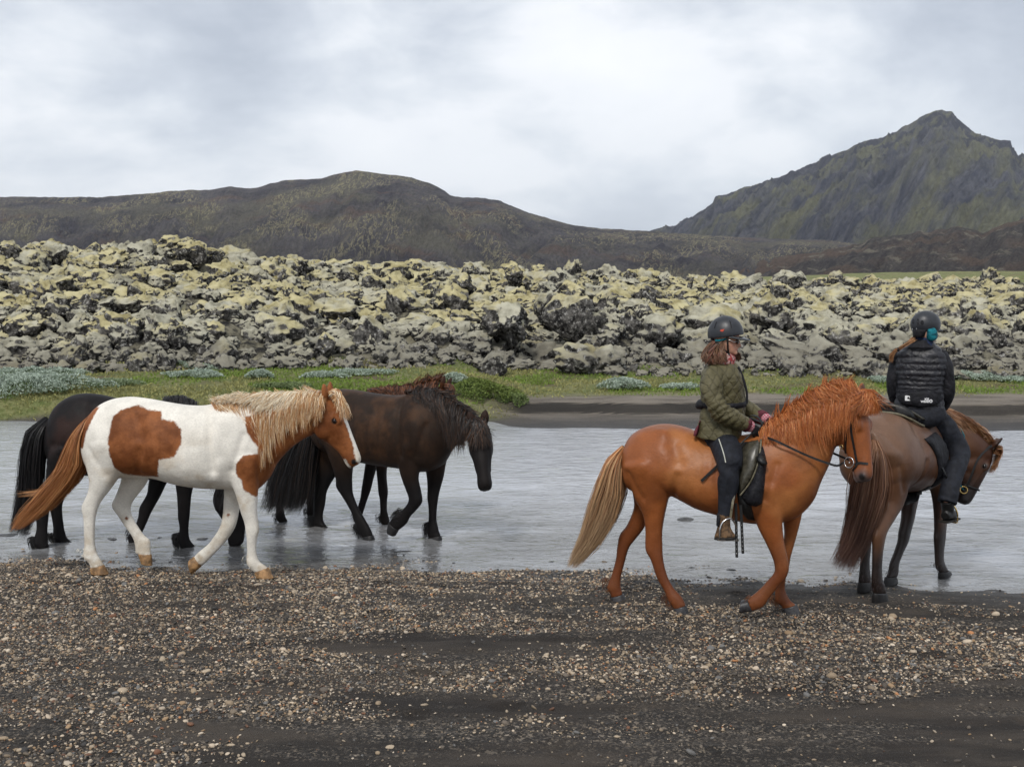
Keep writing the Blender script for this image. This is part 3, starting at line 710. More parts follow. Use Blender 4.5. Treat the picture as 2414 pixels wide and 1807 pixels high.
# ------------------------------------------------------------------ the air between here and the hills
def build_haze():
    sp_ = [(-9500, -700, -2), (9500, -700, -2), (9500, 5600, -2), (-9500, 5600, -2), (-9500, -700, 520), (9500, -700, 520), (9500, 5600, 520), (-9500, 5600, 520)]
    me = mesh_np('haze', np.array(sp_), [[3, 2, 1, 0], [4, 5, 6, 7], [0, 1, 5, 4], [1, 2, 6, 5], [2, 3, 7, 6], [3, 0, 4, 7]], smooth=False)
    m = bpy.data.materials.new('haze'); m.use_nodes = True; t = m.node_tree; t.nodes.clear()
    o = t.nodes.new('ShaderNodeOutputMaterial'); v = t.nodes.new('ShaderNodeVolumePrincipled')
    v.inputs['Color'].default_value = (0.80, 0.87, 1.0, 1); v.inputs['Density'].default_value = 0.00005; v.inputs['Anisotropy'].default_value = 0.0
    t.links.new(v.outputs[0], o.inputs['Volume']); me.materials.append(m)
    tag(obj('haze', me), 'thin bluish haze in the air before the hills', 'haze', kind='stuff')
build_haze()
# ================================================================== HORSES
HOOF_AT = []
class Frame:
    """a vertical measuring plane standing in the world: P = foot on the ground, yaw = heading; photo crop (x0, y0, s) gives pixel readings.
    local axes: x along the heading, y to the left (the camera is on the -y side), z up"""
    def __init__(s, crop, P, yaw):
        s.x0, s.y0, s.s = crop; s.P = np.array([P[0], P[1], 0.0]); s.yaw = R(yaw)
        s.F = np.array([math.cos(s.yaw), math.sin(s.yaw), 0]); s.L = np.array([-math.sin(s.yaw), math.cos(s.yaw), 0])
    def t(s, zx, zy, near=0.0):
        """photo reading -> local (x, z) on the plane offset 'near' metres towards the camera side"""
        d = ray(s.x0 + zx / s.s, s.y0 + zy / s.s); n = s.L
        k = ((s.P - n * near - CAMP) @ n) / (d @ n)
        q = CAMP + d * k - s.P
        return float(q @ s.F), float(q[2])
    def p(s, zx, zy, near=0.0):
        x, z = s.t(zx, zy, near); return np.array([x, -near, z])
    def w(s, l): return s.P + s.F * l[0] + s.L * l[1] + np.array([0, 0, l[2]])
    def loc(s, q):
        d = np.asarray(q) - s.P; return np.array([d @ s.F, d @ s.L, d[2]])

def catmull(A, sub):
    A = np.asarray(A, float); n = len(A)
    P = np.concatenate([A[:1] * 2 - A[1:2], A, A[-1:] * 2 - A[-2:-1]])
    out = []
    for i in range(n - 1):
        p0, p1, p2, p3_ = P[i:i + 4]
        for t in np.arange(sub) / sub:
            out.append(0.5 * (2 * p1 + (p2 - p0) * t + (2 * p0 - 5 * p1 + 4 * p2 - p3_) * t * t + (3 * p1 - p0 - 3 * p2 + p3_) * t ** 3))
    out.append(A[-1]); return np.array(out)

class Soup:
    """closed shapes collected for one continuous skin"""
    def __init__(s): s.V = []; s.F = []; s.n = 0
    def add(s, V, F):
        s.V.append(np.asarray(V, float)); s.F += [[i + s.n for i in f] for f in F]; s.n += len(V)
    def loft(s, T, B, W, sub=4, n=20, egg=0.0, power=0.9, lat=None):
        """rings given by two opposite points T, B (3d) and a half width W; lat = lateral axis per ring (default local y)"""
        T, B = np.asarray(T, float), np.asarray(B, float); W = np.asarray(W, float).reshape(-1, 1)
        E = np.full((len(T), 1), egg) if np.isscalar(egg) else np.asarray(egg, float).reshape(-1, 1)
        L = np.tile([0, 1.0, 0], (len(T), 1)) if lat is None else np.asarray(lat, float)
        Q = catmull(np.concatenate([T, B, W, E, L], 1), sub)
        T, B, W, E, L = Q[:, :3], Q[:, 3:6], np.maximum(Q[:, 6:7], 0.003), Q[:, 7:8], Q[:, 8:11]
        L = L / np.linalg.norm(L, axis=1)[:, None]
        ph = np.linspace(0, 2 * math.pi, n, endpoint=False); a, b_ = np.cos(ph), np.sin(ph)
        a = np.sign(a) * np.abs(a) ** power; b_ = np.sign(b_) * np.abs(b_) ** power
        C = (T + B) / 2; H = (T - B) / 2
        V = C[:, None] + H[:, None] * a[None, :, None] + L[:, None] * (W[:, None] * b_[None, :, None] * (1 - E[:, None] * a[None, :, None]))
        m = len(C); V = V.reshape(-1, 3)
        F = [[i * n + j, i * n + (j + 1) % n, (i + 1) * n + (j + 1) % n, (i + 1) * n + j] for i in range(m - 1) for j in range(n)]
        F += [[len(V), (j + 1) % n, j] for j in range(n)] + [[len(V) + 1, (m - 1) * n + j, (m - 1) * n + (j + 1) % n] for j in range(n)]
        s.add(np.concatenate([V, C[:1], C[-1:]]), F)
    def tube(s, P, Rr, sub=4, n=12, squash=1.0, up=(0, 0, 1)):
        """round limb along points P with radii Rr"""
        P = np.asarray(P, float); Rr = np.asarray(Rr, float).reshape(-1, 1)
        d = np.gradient(P, axis=0); d /= np.linalg.norm(d, axis=1)[:, None] + 1e-9
        ref = np.array(up, float); a = ref - d * (d @ ref)[:, None]
        bad = np.linalg.norm(a, axis=1) < 0.15
        if bad.any(): a[bad] = np.cross(d[bad], [0.0, 1.0, 0.1])
        a /= np.linalg.norm(a, axis=1)[:, None]; l = np.cross(d, a)
        s.loft(P + a * Rr, P - a * Rr, Rr * squash, sub, n, 0.0, 1.0, l)
    def ball(s, c, r, rot=None):
        V, F = ico(3); V = V * np.asarray(r, float)
        if rot is not None: V = V @ np.array(rot).T
        s.add(V + np.asarray(c, float), F.tolist())
    def mesh(s, name, voxel=None, smooth=6, mats=()):
        V = np.concatenate(s.V)
        me = bpy.data.meshes.new(name); me.from_pydata([tuple(v) for v in V], [], s.F); me.update()
        if voxel:
            bm = bmesh.new(); bm.from_mesh(me); bmesh.ops.recalc_face_normals(bm, faces=bm.faces); bm.to_mesh(me); bm.free()
            o = bpy.data.objects.new('tmp', me); COL.objects.link(o)
            md = o.modifiers.new('r', 'REMESH'); md.mode = 'VOXEL'; md.voxel_size = voxel; md.adaptivity = 0.0
            dg = bpy.context.evaluated_depsgraph_get()
            m2 = bpy.data.meshes.new_from_object(o.evaluated_get(dg)); bpy.data.objects.remove(o); bpy.data.meshes.remove(me); me = m2; me.name = name
            relax(me, smooth)
        me.polygons.foreach_set('use_smooth', np.full(len(me.polygons), True))
        me.materials.clear()
        for m_ in mats: me.materials.append(m_)
        me.update()
        return me
def coords(me):
    a = np.empty(len(me.vertices) * 3, np.float32); me.vertices.foreach_get('co', a); return a.reshape(-1, 3).astype(float)
def set_coords(me, V): me.vertices.foreach_set('co', V.astype(np.float32).ravel()); me.update()
def normals(me):
    a = np.empty(len(me.vertices) * 3, np.float32); me.vertices.foreach_get('normal', a); return a.reshape(-1, 3).astype(float)
def relax(me, it):
    e = np.empty(len(me.edges) * 2, np.int32); me.edges.foreach_get('vertices', e); e = e.reshape(-1, 2)
    V = coords(me); n = len(V); deg = np.bincount(e.ravel(), minlength=n).astype(float)[:, None].clip(1)
    for k in range(it):
        for lam in (0.55, -0.50):
            S = np.stack([np.bincount(e[:, 0], V[e[:, 1], c], n) + np.bincount(e[:, 1], V[e[:, 0], c], n) for c in range(3)], 1)
            V = V + lam * (S / deg - V)
    set_coords(me, V)

def in_poly(x, z, poly):
    """signed distance to a polygon, positive inside"""
    poly = np.asarray(poly, float); n = len(poly); d = np.full(len(x), 1e9); ins = np.zeros(len(x), bool)
    for i in range(n):
        a, b_ = poly[i], poly[(i + 1) % n]; e = b_ - a
        t = np.clip(((x - a[0]) * e[0] + (z - a[1]) * e[1]) / (e @ e), 0, 1)
        d = np.minimum(d, np.hypot(x - a[0] - t * e[0], z - a[1] - t * e[1]))
        c = ((a[1] > z) != (b_[1] > z)) & (x < (b_[0] - a[0]) * (z - a[1]) / (b_[1] - a[1] + 1e-12) + a[0]); ins ^= c
    return np.where(ins, d, -d)

def m_coat(b, spec=0.13, rough=0.55):
    c = b.n('ShaderNodeAttribute', attribute_name='col').outputs['Color']
    pt = b.n('ShaderNodeAttribute', attribute_name='pat').outputs['Fac']
    tc = b.n('ShaderNodeTexCoord').outputs['Object']
    hair = b.noise(b.scalev(tc, (0.5, 1.0, 1.0), rot=(0, 0.5, 0)), 130, 3, 0.6, 0.3)
    blot = b.noise(tc, 5.0, 5, 0.6)
    edge = b.math('ADD', pt, b.math('ADD', b.math('MULTIPLY', b.math('SUBTRACT', b.noise(tc, 38, 3, 0.6), 0.5), 0.030), b.math('MULTIPLY', b.math('SUBTRACT', hair, 0.5), 0.012)))
    pm = b.mapr(edge, -0.009, 0.010)
    patch = b.mix(b.mapr(blot, 0.35, 0.65), (0.165, 0.052, 0.016), (0.275, 0.098, 0.034))
    col = b.mix(pm, c, patch)
    col = b.mix(b.mapr(hair, 0.25, 0.75, 0.0, 1.0), b.vmath('SCALE', col, scale=0.88), b.vmath('SCALE', col, scale=1.10))
    col = b.mix(b.mapr(blot, 0.35, 0.65, 0.6, 0.0), col, b.vmath('SCALE', col, scale=0.72))
    n = b.bump(b.math('ADD', b.math('MULTIPLY', hair, 0.18), b.math('MULTIPLY', b.noise(tc, 9, 4, 0.55), 1.0)), 0.35, 0.018)
    return princ(b, col, rough, n, Specular_IOR_Level=spec, Sheen_Weight=0.0, Sheen_Roughness=0.4)
M_COAT = material('horse_coat', m_coat); M_COAT_G = material('glossy_coat', lambda b: m_coat(b, 0.30, 0.44))
def m_hair(b):
    c = b.n('ShaderNodeAttribute', attribute_name='col').outputs['Color']
    return princ(b, c, 0.48, None, Specular_IOR_Level=0.35)
M_HAIR = material('horse_hair', m_hair)
def m_plain(name, col, rough=0.5, sc=30, var=0.35, metal=0.0, spec=0.4, bump=0.3, bs=60):
    def f(b):
        tc = b.n('ShaderNodeTexCoord').outputs['Object']
        lo = tuple(c * (1 - var) for c in col); hi = tuple(min(1, c * (1 + var)) for c in col)
        return princ(b, noise_mix(b, tc, sc, lo, hi, 5, 0.6, 0.35, 0.65), b.mapr(b.noise(tc, sc * 0.7, 3), 0.3, 0.7, rough * 0.85, min(1, rough * 1.15)), b.bump(b.noise(tc, bs, 4, 0.6), bump, 0.003), Metallic=metal, Specular_IOR_Level=spec)
    return material(name, f)
M_EYE = m_plain('eye', (0.008, 0.005, 0.004), 0.08, spec=0.6, bump=0.0)
M_HOOF_D = m_plain('dark_hoof', (0.035, 0.034, 0.036), 0.42, 40)
M_HOOF_W = m_plain('wet_black_hoof', (0.010, 0.009, 0.009), 0.5, 40)
M_HOOF_L = m_plain('pale_hoof', (0.30, 0.17, 0.075), 0.5, 18, 0.5)

def strands(root, tip, c1, c2, width, seg, color, wig=0.01, lean=None):
    """ribbons along cubic curves root -> c1 -> c2 -> tip; arrays (n,3)"""
    n = len(root); t = np.linspace(0, 1, seg + 1)[None, :, None]
    P = (1 - t) ** 3 * root[:, None] + 3 * (1 - t) ** 2 * t * c1[:, None] + 3 * (1 - t) * t * t * c2[:, None] + t ** 3 * tip[:, None]
    ph = rng.random((n, 1, 3)) * 6.28; fr = rng.uniform(4, 9, (n, 1, 1))
    P = P + wig * np.sin(t * fr + ph) * t
    d = np.gradient(P, axis=1); d /= np.linalg.norm(d, axis=2)[..., None] + 1e-9
    sd = np.cross(d, rng.normal(size=(n, 1, 3)) * .55 + np.array([0.15, -1.0, 0.45])); sd /= np.linalg.norm(sd, axis=2)[..., None] + 1e-9
    wv = width.reshape(-1, 1, 1) * (1.0 - 0.85 * t ** 2.2) * 0.5
    V = np.stack([P + sd * wv, P - sd * wv], 2).reshape(n, -1, 3)
    k = V.shape[1]; base = (np.arange(n) * k)[:, None]
    q = np.arange(seg)[None, :] * 2 + base
    F = np.stack([q, q + 1, q + 3, q + 2], -1).reshape(-1, 4)
    C = color[:, None, None, :] if color.ndim == 2 else color[:, :, None, :]
    C = np.broadcast_to(C, (n, seg + 1, 2, 3)).reshape(-1, 3)
    return V.reshape(-1, 3), F, C
def hair_obj(name, parts, parent):
    V, F, C, k = [], [], [], 0
    for v, f, c in parts: V.append(v); F.append(f + k); C.append(c); k += len(v)
    me = mesh_np(name, np.concatenate(V), np.concatenate(F), [M_HAIR]); vcol(me, 'col', np.concatenate(C))
    o = obj(name, me, parent); o['kind'] = 'stuff'; return o
def lerp_keys(keys, t):
    keys = np.asarray(keys, float); return np.stack([np.interp(t, np.linspace(0, 1, len(keys)), keys[:, c]) for c in range(keys.shape[1])], 1)
def tint(n, cols, wts):
    cols = np.asarray(cols, float); i = rng.choice(len(cols), n, p=np.asarray(wts) / sum(wts)); return cols[i] * rng.uniform(0.8, 1.2, (n, 1))

HEAD = [(0.00, .03, -.22, .125), (.10, .085, -.30, .145), (.22, .110, -.355, .155), (.34, .112, -.37, .160), (.46, .098, -.33, .142), (.58, .082, -.262, .112), (.70, .066, -.212, .092), (.80, .052, -.195, .088), (.88, .040, -.195, .094), (.945, .018, -.19, .086), (.985, -.03, -.165, .060)]
class Head:
    def local(s, V):
        q = (V - s.o) / s.L; u, n, l = q @ s.e, q @ s.n, q @ s.l
        m = (u > -.15) & (u < 1.12) & (n > -.45 + .12 * np.clip(u, 0, 1)) & (n < .3) & (np.abs(l) < .28)
        return u, n, l, m
    def __init__(s, poll, nose, dorsal, wk=1.0):
        s.wk = wk
        s.o = np.asarray(poll, float); v = np.asarray(nose, float) - s.o; s.L = np.linalg.norm(v); s.e = v / s.L
        n = np.asarray(dorsal, float); n = n - s.e * (n @ s.e); s.n = n / np.linalg.norm(n); s.l = np.cross(s.n, s.e)   # l: towards the horse's left
    def at(s, u, n, l=0.0): return s.o + s.L * (s.e * u + s.n * n + s.l * l)
    def add(s, sp, ear=0.20, earback=0.0):
        sp.loft([s.at(u, a) for u, a, b_, w in HEAD], [s.at(u, b_) for u, a, b_, w in HEAD], [w * s.L * s.wk for *_, w in HEAD], 4, 40, 0.0, 0.92, [s.l] * len(HEAD))
        for k in (-1, 1):
            sp.ball(s.at(.33, .045, k * .118), np.array([.085, .05, .045]) * s.L, np.stack([s.e, s.n, s.l], 1))     # brow
            sp.ball(s.at(.915, -.045, k * .065), np.array([.055, .045, .035]) * s.L, np.stack([s.e, s.n, s.l], 1))  # nostril wing
            sp.ball(s.at(.36, -.20, k * .09), np.array([.16, .14, .075]) * s.L, np.stack([s.e, s.n, s.l], 1))       # cheek
            bs = s.at(-.005, .035, k * .085); d = -s.e * 0.9 + s.n * (0.45 - earback) + s.l * k * 0.22; d /= np.linalg.norm(d)
            q = [bs - d * .04 * s.L, bs + d * .03 * s.L, bs + d * ear * .45 * s.L, bs + d * ear * .8 * s.L, bs + d * ear * 1.02 * s.L]
            sp.tube(q, np.array([.050, .070, .070, .040, .005]) * s.L, 3, 12, 0.60, tuple(s.l))
    def eyes(s, parent):
        for k in (-1, 1):
            sp = Soup(); sp.ball((0, 0, 0), np.array([.036, .026, .020]) * s.L, np.stack([s.e, s.n, s.l], 1))
            obj('eye', sp.mesh('eye', mats=[M_EYE]), parent, tuple(s.at(.335, .008, k * .143)))

def ring3(fr, lst, off):
    T = [fr.p(a, b_, off) for a, b_, *_ in lst]; B = [fr.p(c, d, off) for a, b_, c, d, *_ in lst]; W = [r[4] for r in lst]; return T, B, W
FETL = []
HW_UP = [.135, .11, .082, .060, .047, .036]
def add_leg(sp, fr, rings, off, ground=None, splay=None, k=1.0, slim=1.0):
    """rings: (front x, y, back x, y, half width). last ring = hoof sole. Returns hoof ring points"""
    T, B, W = ring3(fr, rings, off); T, B, W = np.array(T), np.array(B), np.array(W) * k
    if slim != 1.0: c_ = (T + B) / 2; T, B = c_ + (T - c_) * slim, c_ + (B - c_) * slim
    if splay is not None:
        for A in (T, B): A[:, 1] += np.interp(np.arange(len(T)), [0, len(T) - 1], [0, -splay])
    if ground is not None:
        dz = min(T[-1, 2], B[-1, 2]) - ground; w = np.clip(np.linspace(-0.25, 1, len(T)), 0, 1)
        T[:, 2] -= dz * w; B[:, 2] -= dz * w
        lvl = ground; T[-1, 2] = lvl; B[-1, 2] = lvl
    c = (T + B) / 2; d = c[0] - c[1]; inn = np.array([0, np.sign(off) * 0.075, 0.0])
    T0 = c[0] + d * 0.9 + inn + (T[0] - c[0]) * 0.42; B0 = c[0] + d * 0.9 + inn + (B[0] - c[0]) * 0.42
    Tm = T[0] + d * 0.35 + (c[0] - T[0]) * 0.16 + inn * 0.3; Bm = B[0] + d * 0.35 + (c[0] - B[0]) * 0.16 + inn * 0.3
    TT = np.concatenate([[T0, Tm], T[:-1]]); BB = np.concatenate([[B0, Bm], B[:-1]]); WW = np.concatenate([[W[0] * .35, W[0] * .80], W[:-1]])
    sp.loft(TT, BB, WW, 4, 28, 0.0, 0.95)
    FETL.append((T[-4].copy(), B[-4].copy(), T[-3].copy(), B[-3].copy()))
    return T[-2:], B[-2:], W[-2:]
def add_hoof(T, B, W, parent, mat):
    sp = Soup(); c0 = (T[0] + B[0]) / 2; c1 = (T[1] + B[1]) / 2
    d = c1 - c0
    up0 = c0 - d * 0.25
    T2 = np.array([T[0] + (c0 - T[0]) * .12 - d * .12, T[0] + (T[0] - c0) * .04, T[1], T[1] + d * 0.02]); B2 = np.array([B[0] + (c0 - B[0]) * .12 - d * .12, B[0] + (B[0] - c0) * .04, B[1], B[1] + d * 0.02])
    sp.loft(T2, B2, [W[0] * 1.0, W[0] * 1.1, W[1] * 1.12, W[1] * 1.08], 3, 18, 0.0, 0.9)
    return obj('hoof', sp.mesh('hoof', mats=[mat]), parent)

def feather(T, B, W, n, col, ln):
    """long hair behind the fetlock: T/B = coronet and sole rings (front/back)"""
    t4, b4, t3, b3 = FETL[-1]
    r = b4[None] + (t4 - b4) * rng.uniform(-.02, .55, (n, 1)) + (b4 - b3) * rng.uniform(-.5, 1.3, (n, 1)) + np.array([0, 1.0, 0]) * rng.normal(0, .018, (n, 1))
    back = (b4 - t4) / (np.linalg.norm(b4 - t4) + 1e-9); dn = (b3 - b4); dn = dn / (np.linalg.norm(dn) + 1e-9)
    tp = r + (back * 0.45 + dn * 0.6)[None] * ln * rng.uniform(.5, 1.15, (n, 1)) + np.array([0, 0, -0.25 * ln]) + rng.normal(0, 0.006, (n, 3))
    c1 = r + back * ln * .35; c2 = (r + tp) / 2 + back * ln * .15
    return strands(r, tp, c1, c2, np.full(n, 0.0045), 4, tint(n, col, np.ones(len(col))), 0.004)

def horse(name, label, fr, body, head, legs, colfn, hoof_mat, hair, voxel=0.0125, earback=0.0, ear=.20, extra=None, bend=None, local=False, gz=None, mat=None):
    root = empty(name, tuple(fr.P), fr.yaw); tag(root, label, 'horse', 'horses crossing the river')
    sp = Soup()
    egg = [r[5] if len(r) > 5 else 0.10 for r in body]
    if local:
        T = np.array([[r[0], r[6] if len(r) > 6 else 0, r[1]] for r in body]); B = np.array([[r[2], r[6] if len(r) > 6 else 0, r[3]] for r in body]); W = np.array([r[4] for r in body])
        lat = np.tile([0, 1.0, 0], (len(T), 1))
    else:
        T, B, W = ring3(fr, body, 0.0); T, B = np.array(T), np.array(B); lat = np.tile([0, 1.0, 0], (len(T), 1))
    if bend is not None:       # progressive turn of the neck about the vertical, from ring i0 to the end, total angle a (towards the camera side)
        i0, a = bend; c = (T + B) / 2; h = (T - B) / 2; C2 = c.copy(); cur = c[i0].copy()
        for i in range(i0 + 1, len(c)):
            th = -R(a) * (i - i0) / (len(c) - 1 - i0); thm = -R(a) * (i - 0.5 - i0) / (len(c) - 1 - i0)
            m = np.array([[math.cos(thm), -math.sin(thm), 0], [math.sin(thm), math.cos(thm), 0], [0, 0, 1]])
            m2 = np.array([[math.cos(th), -math.sin(th), 0], [math.sin(th), math.cos(th), 0], [0, 0, 1]])
            cur = cur + m @ (c[i] - c[i - 1]); C2[i] = cur; h[i] = m2 @ h[i]; lat[i] = m2 @ lat[i]
        T, B = C2 + h, C2 - h
    sp.loft(T, B, W, 5, 60, egg, 0.93, lat)
    hd = head(T, B) if callable(head) else head
    hd.add(sp, ear, earback)
    hooves = []
    fe = []
    for L in legs:
        rings, off = L['r'], L['o']
        gr = L.get('g')
        T_, B_, W_ = add_leg(sp, fr, rings, off, gr, L.get('s'), L.get('k', 1.0), L.get('m', 1.0)) if not L.get('raw') else L['raw'](sp)
        hooves.append((T_, B_, W_))
        if L.get('f'): fe.append(feather(T_, B_, W_, L['f'], L.get('fc', [(0.02, 0.018, 0.018)]), L.get('fl', 0.07)))
    if extra: extra(sp, hd)
    me = sp.mesh('body', voxel, 5, [mat or M_COAT])
    V = coords(me); N = normals(me)
    i1 = min(11, len(T) - 1); xa, xb = T[1][0], B[i1][0]; zt, zb = T[4][2], B[6][2]
    tx = (V[:, 0] - xa) / (xb - xa); tz = (V[:, 2] - zb) / (zt - zb); sd = sstep(0.06, 0.16, np.abs(V[:, 1])) * sstep(0.12, 0.5, np.abs(N[:, 1]))
    def line(x0, z0, x1, z1, w):
        e = np.array([x1 - x0, (z1 - z0) * .55]); qx, qz = tx - x0, (tz - z0) * .55; t_ = np.clip((qx * e[0] + qz * e[1]) / (e @ e), 0, 1)
        return np.exp(-((qx - t_ * e[0]) ** 2 + (qz - t_ * e[1]) ** 2) / w ** 2)
    dsp = -.016 * line(.70, .95, .735, .22, .022) + .012 * line(.80, .80, .84, .35, .055) - .010 * line(.90, .62, .84, .22, .02) + .010 * line(.775, .30, .74, .12, .03)
    dsp += -.020 * line(.30, .80, .335, .62, .045) - .014 * line(.335, .45, .30, .18, .024) + .012 * line(.19, .97, .23, .93, .035) + .010 * line(.12, .55, .24, .30, .07) - .008 * line(.03, .45, .12, .15, .02)
    dsp += .0035 * np.sin(tx * 95 + tz * 4) * np.exp(-((tx - .56) / .10) ** 2 - ((tz - .45) / .25) ** 2) 
    dsp += .004 * fbm(V * 6.5, 3, 77)
    V = V + N * (1.25 * dsp * sd)[:, None]
    # cheek, jaw edge and face bone on the head
    u, nn, l_, hm = hd.local(V)
    hs = hm * (np.abs(l_) > .05)
    hdsp = -.010 * np.exp(-((u - .50) / .05) ** 2 - ((nn + .20) / .10) ** 2) + .007 * np.exp(-((nn - .015 + (u - .42) * .25) / .018) ** 2) * (u > .36) * (u < .72) - .008 * np.exp(-((u - .22) / .05) ** 2 - ((nn - .03) / .04) ** 2)
    V = V + N * (hdsp * hs * hd.L / .65)[:, None]
    set_coords(me, V); relax(me, 1); V = coords(me)
    col, pat = colfn(V, hd)
    ein = (u < -.05) & (u > -.30) & (np.abs(l_) < .22) & (np.abs(l_) > .04) & (nn > .055 - u * .30 - .02) & (nn < .35); col = blend(col, .75 * ein, (0.03, 0.016, 0.012))
    de = np.min([np.linalg.norm((V - hd.at(.335, .008, k * .143)) / hd.L, axis=1) for k in (-1, 1)], 0); col = blend(col, 1.3 * np.exp(-(de / .046) ** 4), (0.02, 0.013, 0.01))
    # skin folds of nostril and mouth are darker
    d1 = np.min([np.linalg.norm((V - hd.at(.93, -.05, k * .088)) / hd.L, axis=1) for k in (-1, 1)], 0)
    u, nn, _l, hm = hd.local(V)
    mouth = np.exp(-((nn + .135 - (u - .9) * .3) / .010) ** 2) * (u > .80) * (u < 1.05) * hm
    dk = np.clip(1.8 * np.exp(-(d1 / .036) ** 4) + 0.7 * mouth, 0, 1)[:, None]
    inear = 0
    col = col * (1 - dk) + np.array([0.012, 0.010, 0.010]) * dk
    pat = np.where(dk[:, 0] > .45, -1.0, pat); pat = np.where(de < .036, -1.0, pat)
    vcol(me, 'col', col); vfloat(me, 'pat', pat)
    bo = obj('body', me, root); hd.eyes(root)
    for T_, B_, W_ in hooves: HOOF_AT.append(fr.w((T_[1] + B_[1]) / 2))
    for T_, B_, W_ in hooves: add_hoof(T_, B_, W_, root, hoof_mat)
    hair(root, fr, hd, T, B, W)
    if fe: hair_obj('feathering', fe, root)
    bvh = BVHTree.FromPolygons([tuple(v) for v in V], [tuple(p.vertices) for p in me.polygons])
    return dict(root=root, fr=fr, head=hd, bvh=bvh, T=T, B=B, W=W)

def mane_hair(root, fr, keys, n, cols, wts, near, wid=0.006, side=1.0, puff=0.03, seg=7, jit=0.03, tipcol=None, name='mane', lat0=0.02):
    """keys: rows (root zx, zy, tip zx, zy) along the crest; near = lateral distance of the tips on the side they fall to"""
    g = max(1, n // 16); gi = rng.integers(0, g, n)       # strands gather into locks
    tg = rng.random(g); t = np.clip(tg[gi] + rng.normal(0, 0.016, n), 0, 1); K = lerp_keys(keys, t); Kt = lerp_keys(keys, tg[gi])
    q = np.array([fr.p(a, b_, 0) for a, b_ in K[:, :2]]); e = np.array([fr.p(a, b_, near) for a, b_ in Kt[:, 2:4]])
    q = q + rng.normal(0, 1, (n, 3)) * [0.012, lat0, 0.006]
    e = e + (rng.normal(0, 1, (g, 3)) * [jit * 1.3, .015, jit])[gi]
    f = np.clip(rng.beta(3.6, 1.3, g)[gi] + rng.normal(0, .10, n), .15, 1.1)[:, None]                    # fraction of full length
    e = q + (e - q) * f; e[:, 1] = q[:, 1] + (-side * near - q[:, 1]) * np.clip(f[:, 0] * 1.6, 0, 1); e += rng.normal(0, jit * .35, (n, 3)) * [1, 0.6, 1]
    up = np.stack([rng.normal(0, 0.01, n), -side * (0.02 + 0.03 * rng.random(n)), puff * (0.4 + rng.random(n))], 1)
    c1 = q + up + (e - q) * 0.15; c2 = q + (e - q) * 0.6; c2[:, 1] = -side * near * rng.uniform(0.95, 1.25, n)
    C = tint(n, cols, wts)
    if tipcol is not None:
        tt = np.linspace(0, 1, seg + 1)[None, :, None] ** 1.3; C = C[:, None] * (1 - tt) + (C * 0.3 + np.array(tipcol) * 0.7)[:, None] * tt
    return strands(q, e, c1, c2, rng.uniform(.6, 1.4, n) * wid, seg, C, 0.004)
def tail_hair(fr, rootp, path_l, path_r, n, cols, wts, thick=0.07, wid=0.0042, seg=10, near0=0.0, near1=0.0, tipcol=None, wig=0.015, short=0.55):
    """path_l/path_r: left and right outline of the tail in photo readings, root to tip"""
    t = np.linspace(0, 1, seg + 1); s = rng.random(n); s = 0.5 + (s - 0.5) * rng.uniform(.7, 1.12, n)
    Lk, Rk = lerp_keys(path_l, t), lerp_keys(path_r, t)
    Lp = np.array([fr.p(a, b_, near0 + (near1 - near0) * q) for (a, b_), q in zip(Lk, t)]); Rp = np.array([fr.p(a, b_, near0 + (near1 - near0) * q) for (a, b_), q in zip(Rk, t)])
    Lp, Rp = catmull(Lp, 1), catmull(Rp, 1)
    ln = rng.uniform(short, 1.0, n) ** 0.8
    tt = ln[:, None] * t[None]                                              # each strand runs a share of the way down
    idx = tt * seg; i0 = np.clip(np.floor(idx).astype(int), 0, seg - 1); fr_ = (idx - i0)[..., None]
    A = Lp[i0] * (1 - fr_) + Lp[i0 + 1] * fr_; Bq = Rp[i0] * (1 - fr_) + Rp[i0 + 1] * fr_
    P = A * (1 - s)[:, None, None] + Bq * s[:, None, None]
    env = np.sin(np.clip(tt, 0, 1) ** 0.6 * math.pi * 0.92 + 0.12)[..., None]
    P[..., 1:2] += rng.normal(0, 1, (n, 1, 1)) * thick * 0.5 * env
    ph = rng.random((n, 1, 3)) * 6.28; P = P + wig * np.sin(t[None, :, None] * rng.uniform(3, 7, (n, 1, 1)) + ph) * t[None, :, None] ** 1.5
    d = np.gradient(P, axis=1); d /= np.linalg.norm(d, axis=2)[..., None] + 1e-9
    sd = np.cross(d, rng.normal(size=(n, 1, 3)) * .55 + np.array([0.15, -1.0, 0.45])); sd /= np.linalg.norm(sd, axis=2)[..., None] + 1e-9
    wv = (rng.uniform(.6, 1.4, n) * wid).reshape(-1, 1, 1) * (1 - 0.85 * t[None, :, None] ** 2.5) * 0.5
    V = np.stack([P + sd * wv, P - sd * wv], 2).reshape(n, -1, 3); k = V.shape[1]
    q = np.arange(seg)[None, :] * 2 + (np.arange(n) * k)[:, None]; F = np.stack([q, q + 1, q + 3, q + 2], -1).reshape(-1, 4)
    C = tint(n, cols, wts)[:, None] * np.ones((1, seg + 1, 1))
    if tipcol is not None: g = (t[None, :, None]) ** 1.1; C = C * (1 - 0.75 * g) + np.array(tipcol) * 0.75 * g * rng.uniform(.7, 1.25, (n, 1, 1))
    C = np.broadcast_to(C[:, :, None, :], (n, seg + 1, 2, 3)).reshape(-1, 3)
    return V.reshape(-1, 3), F, C
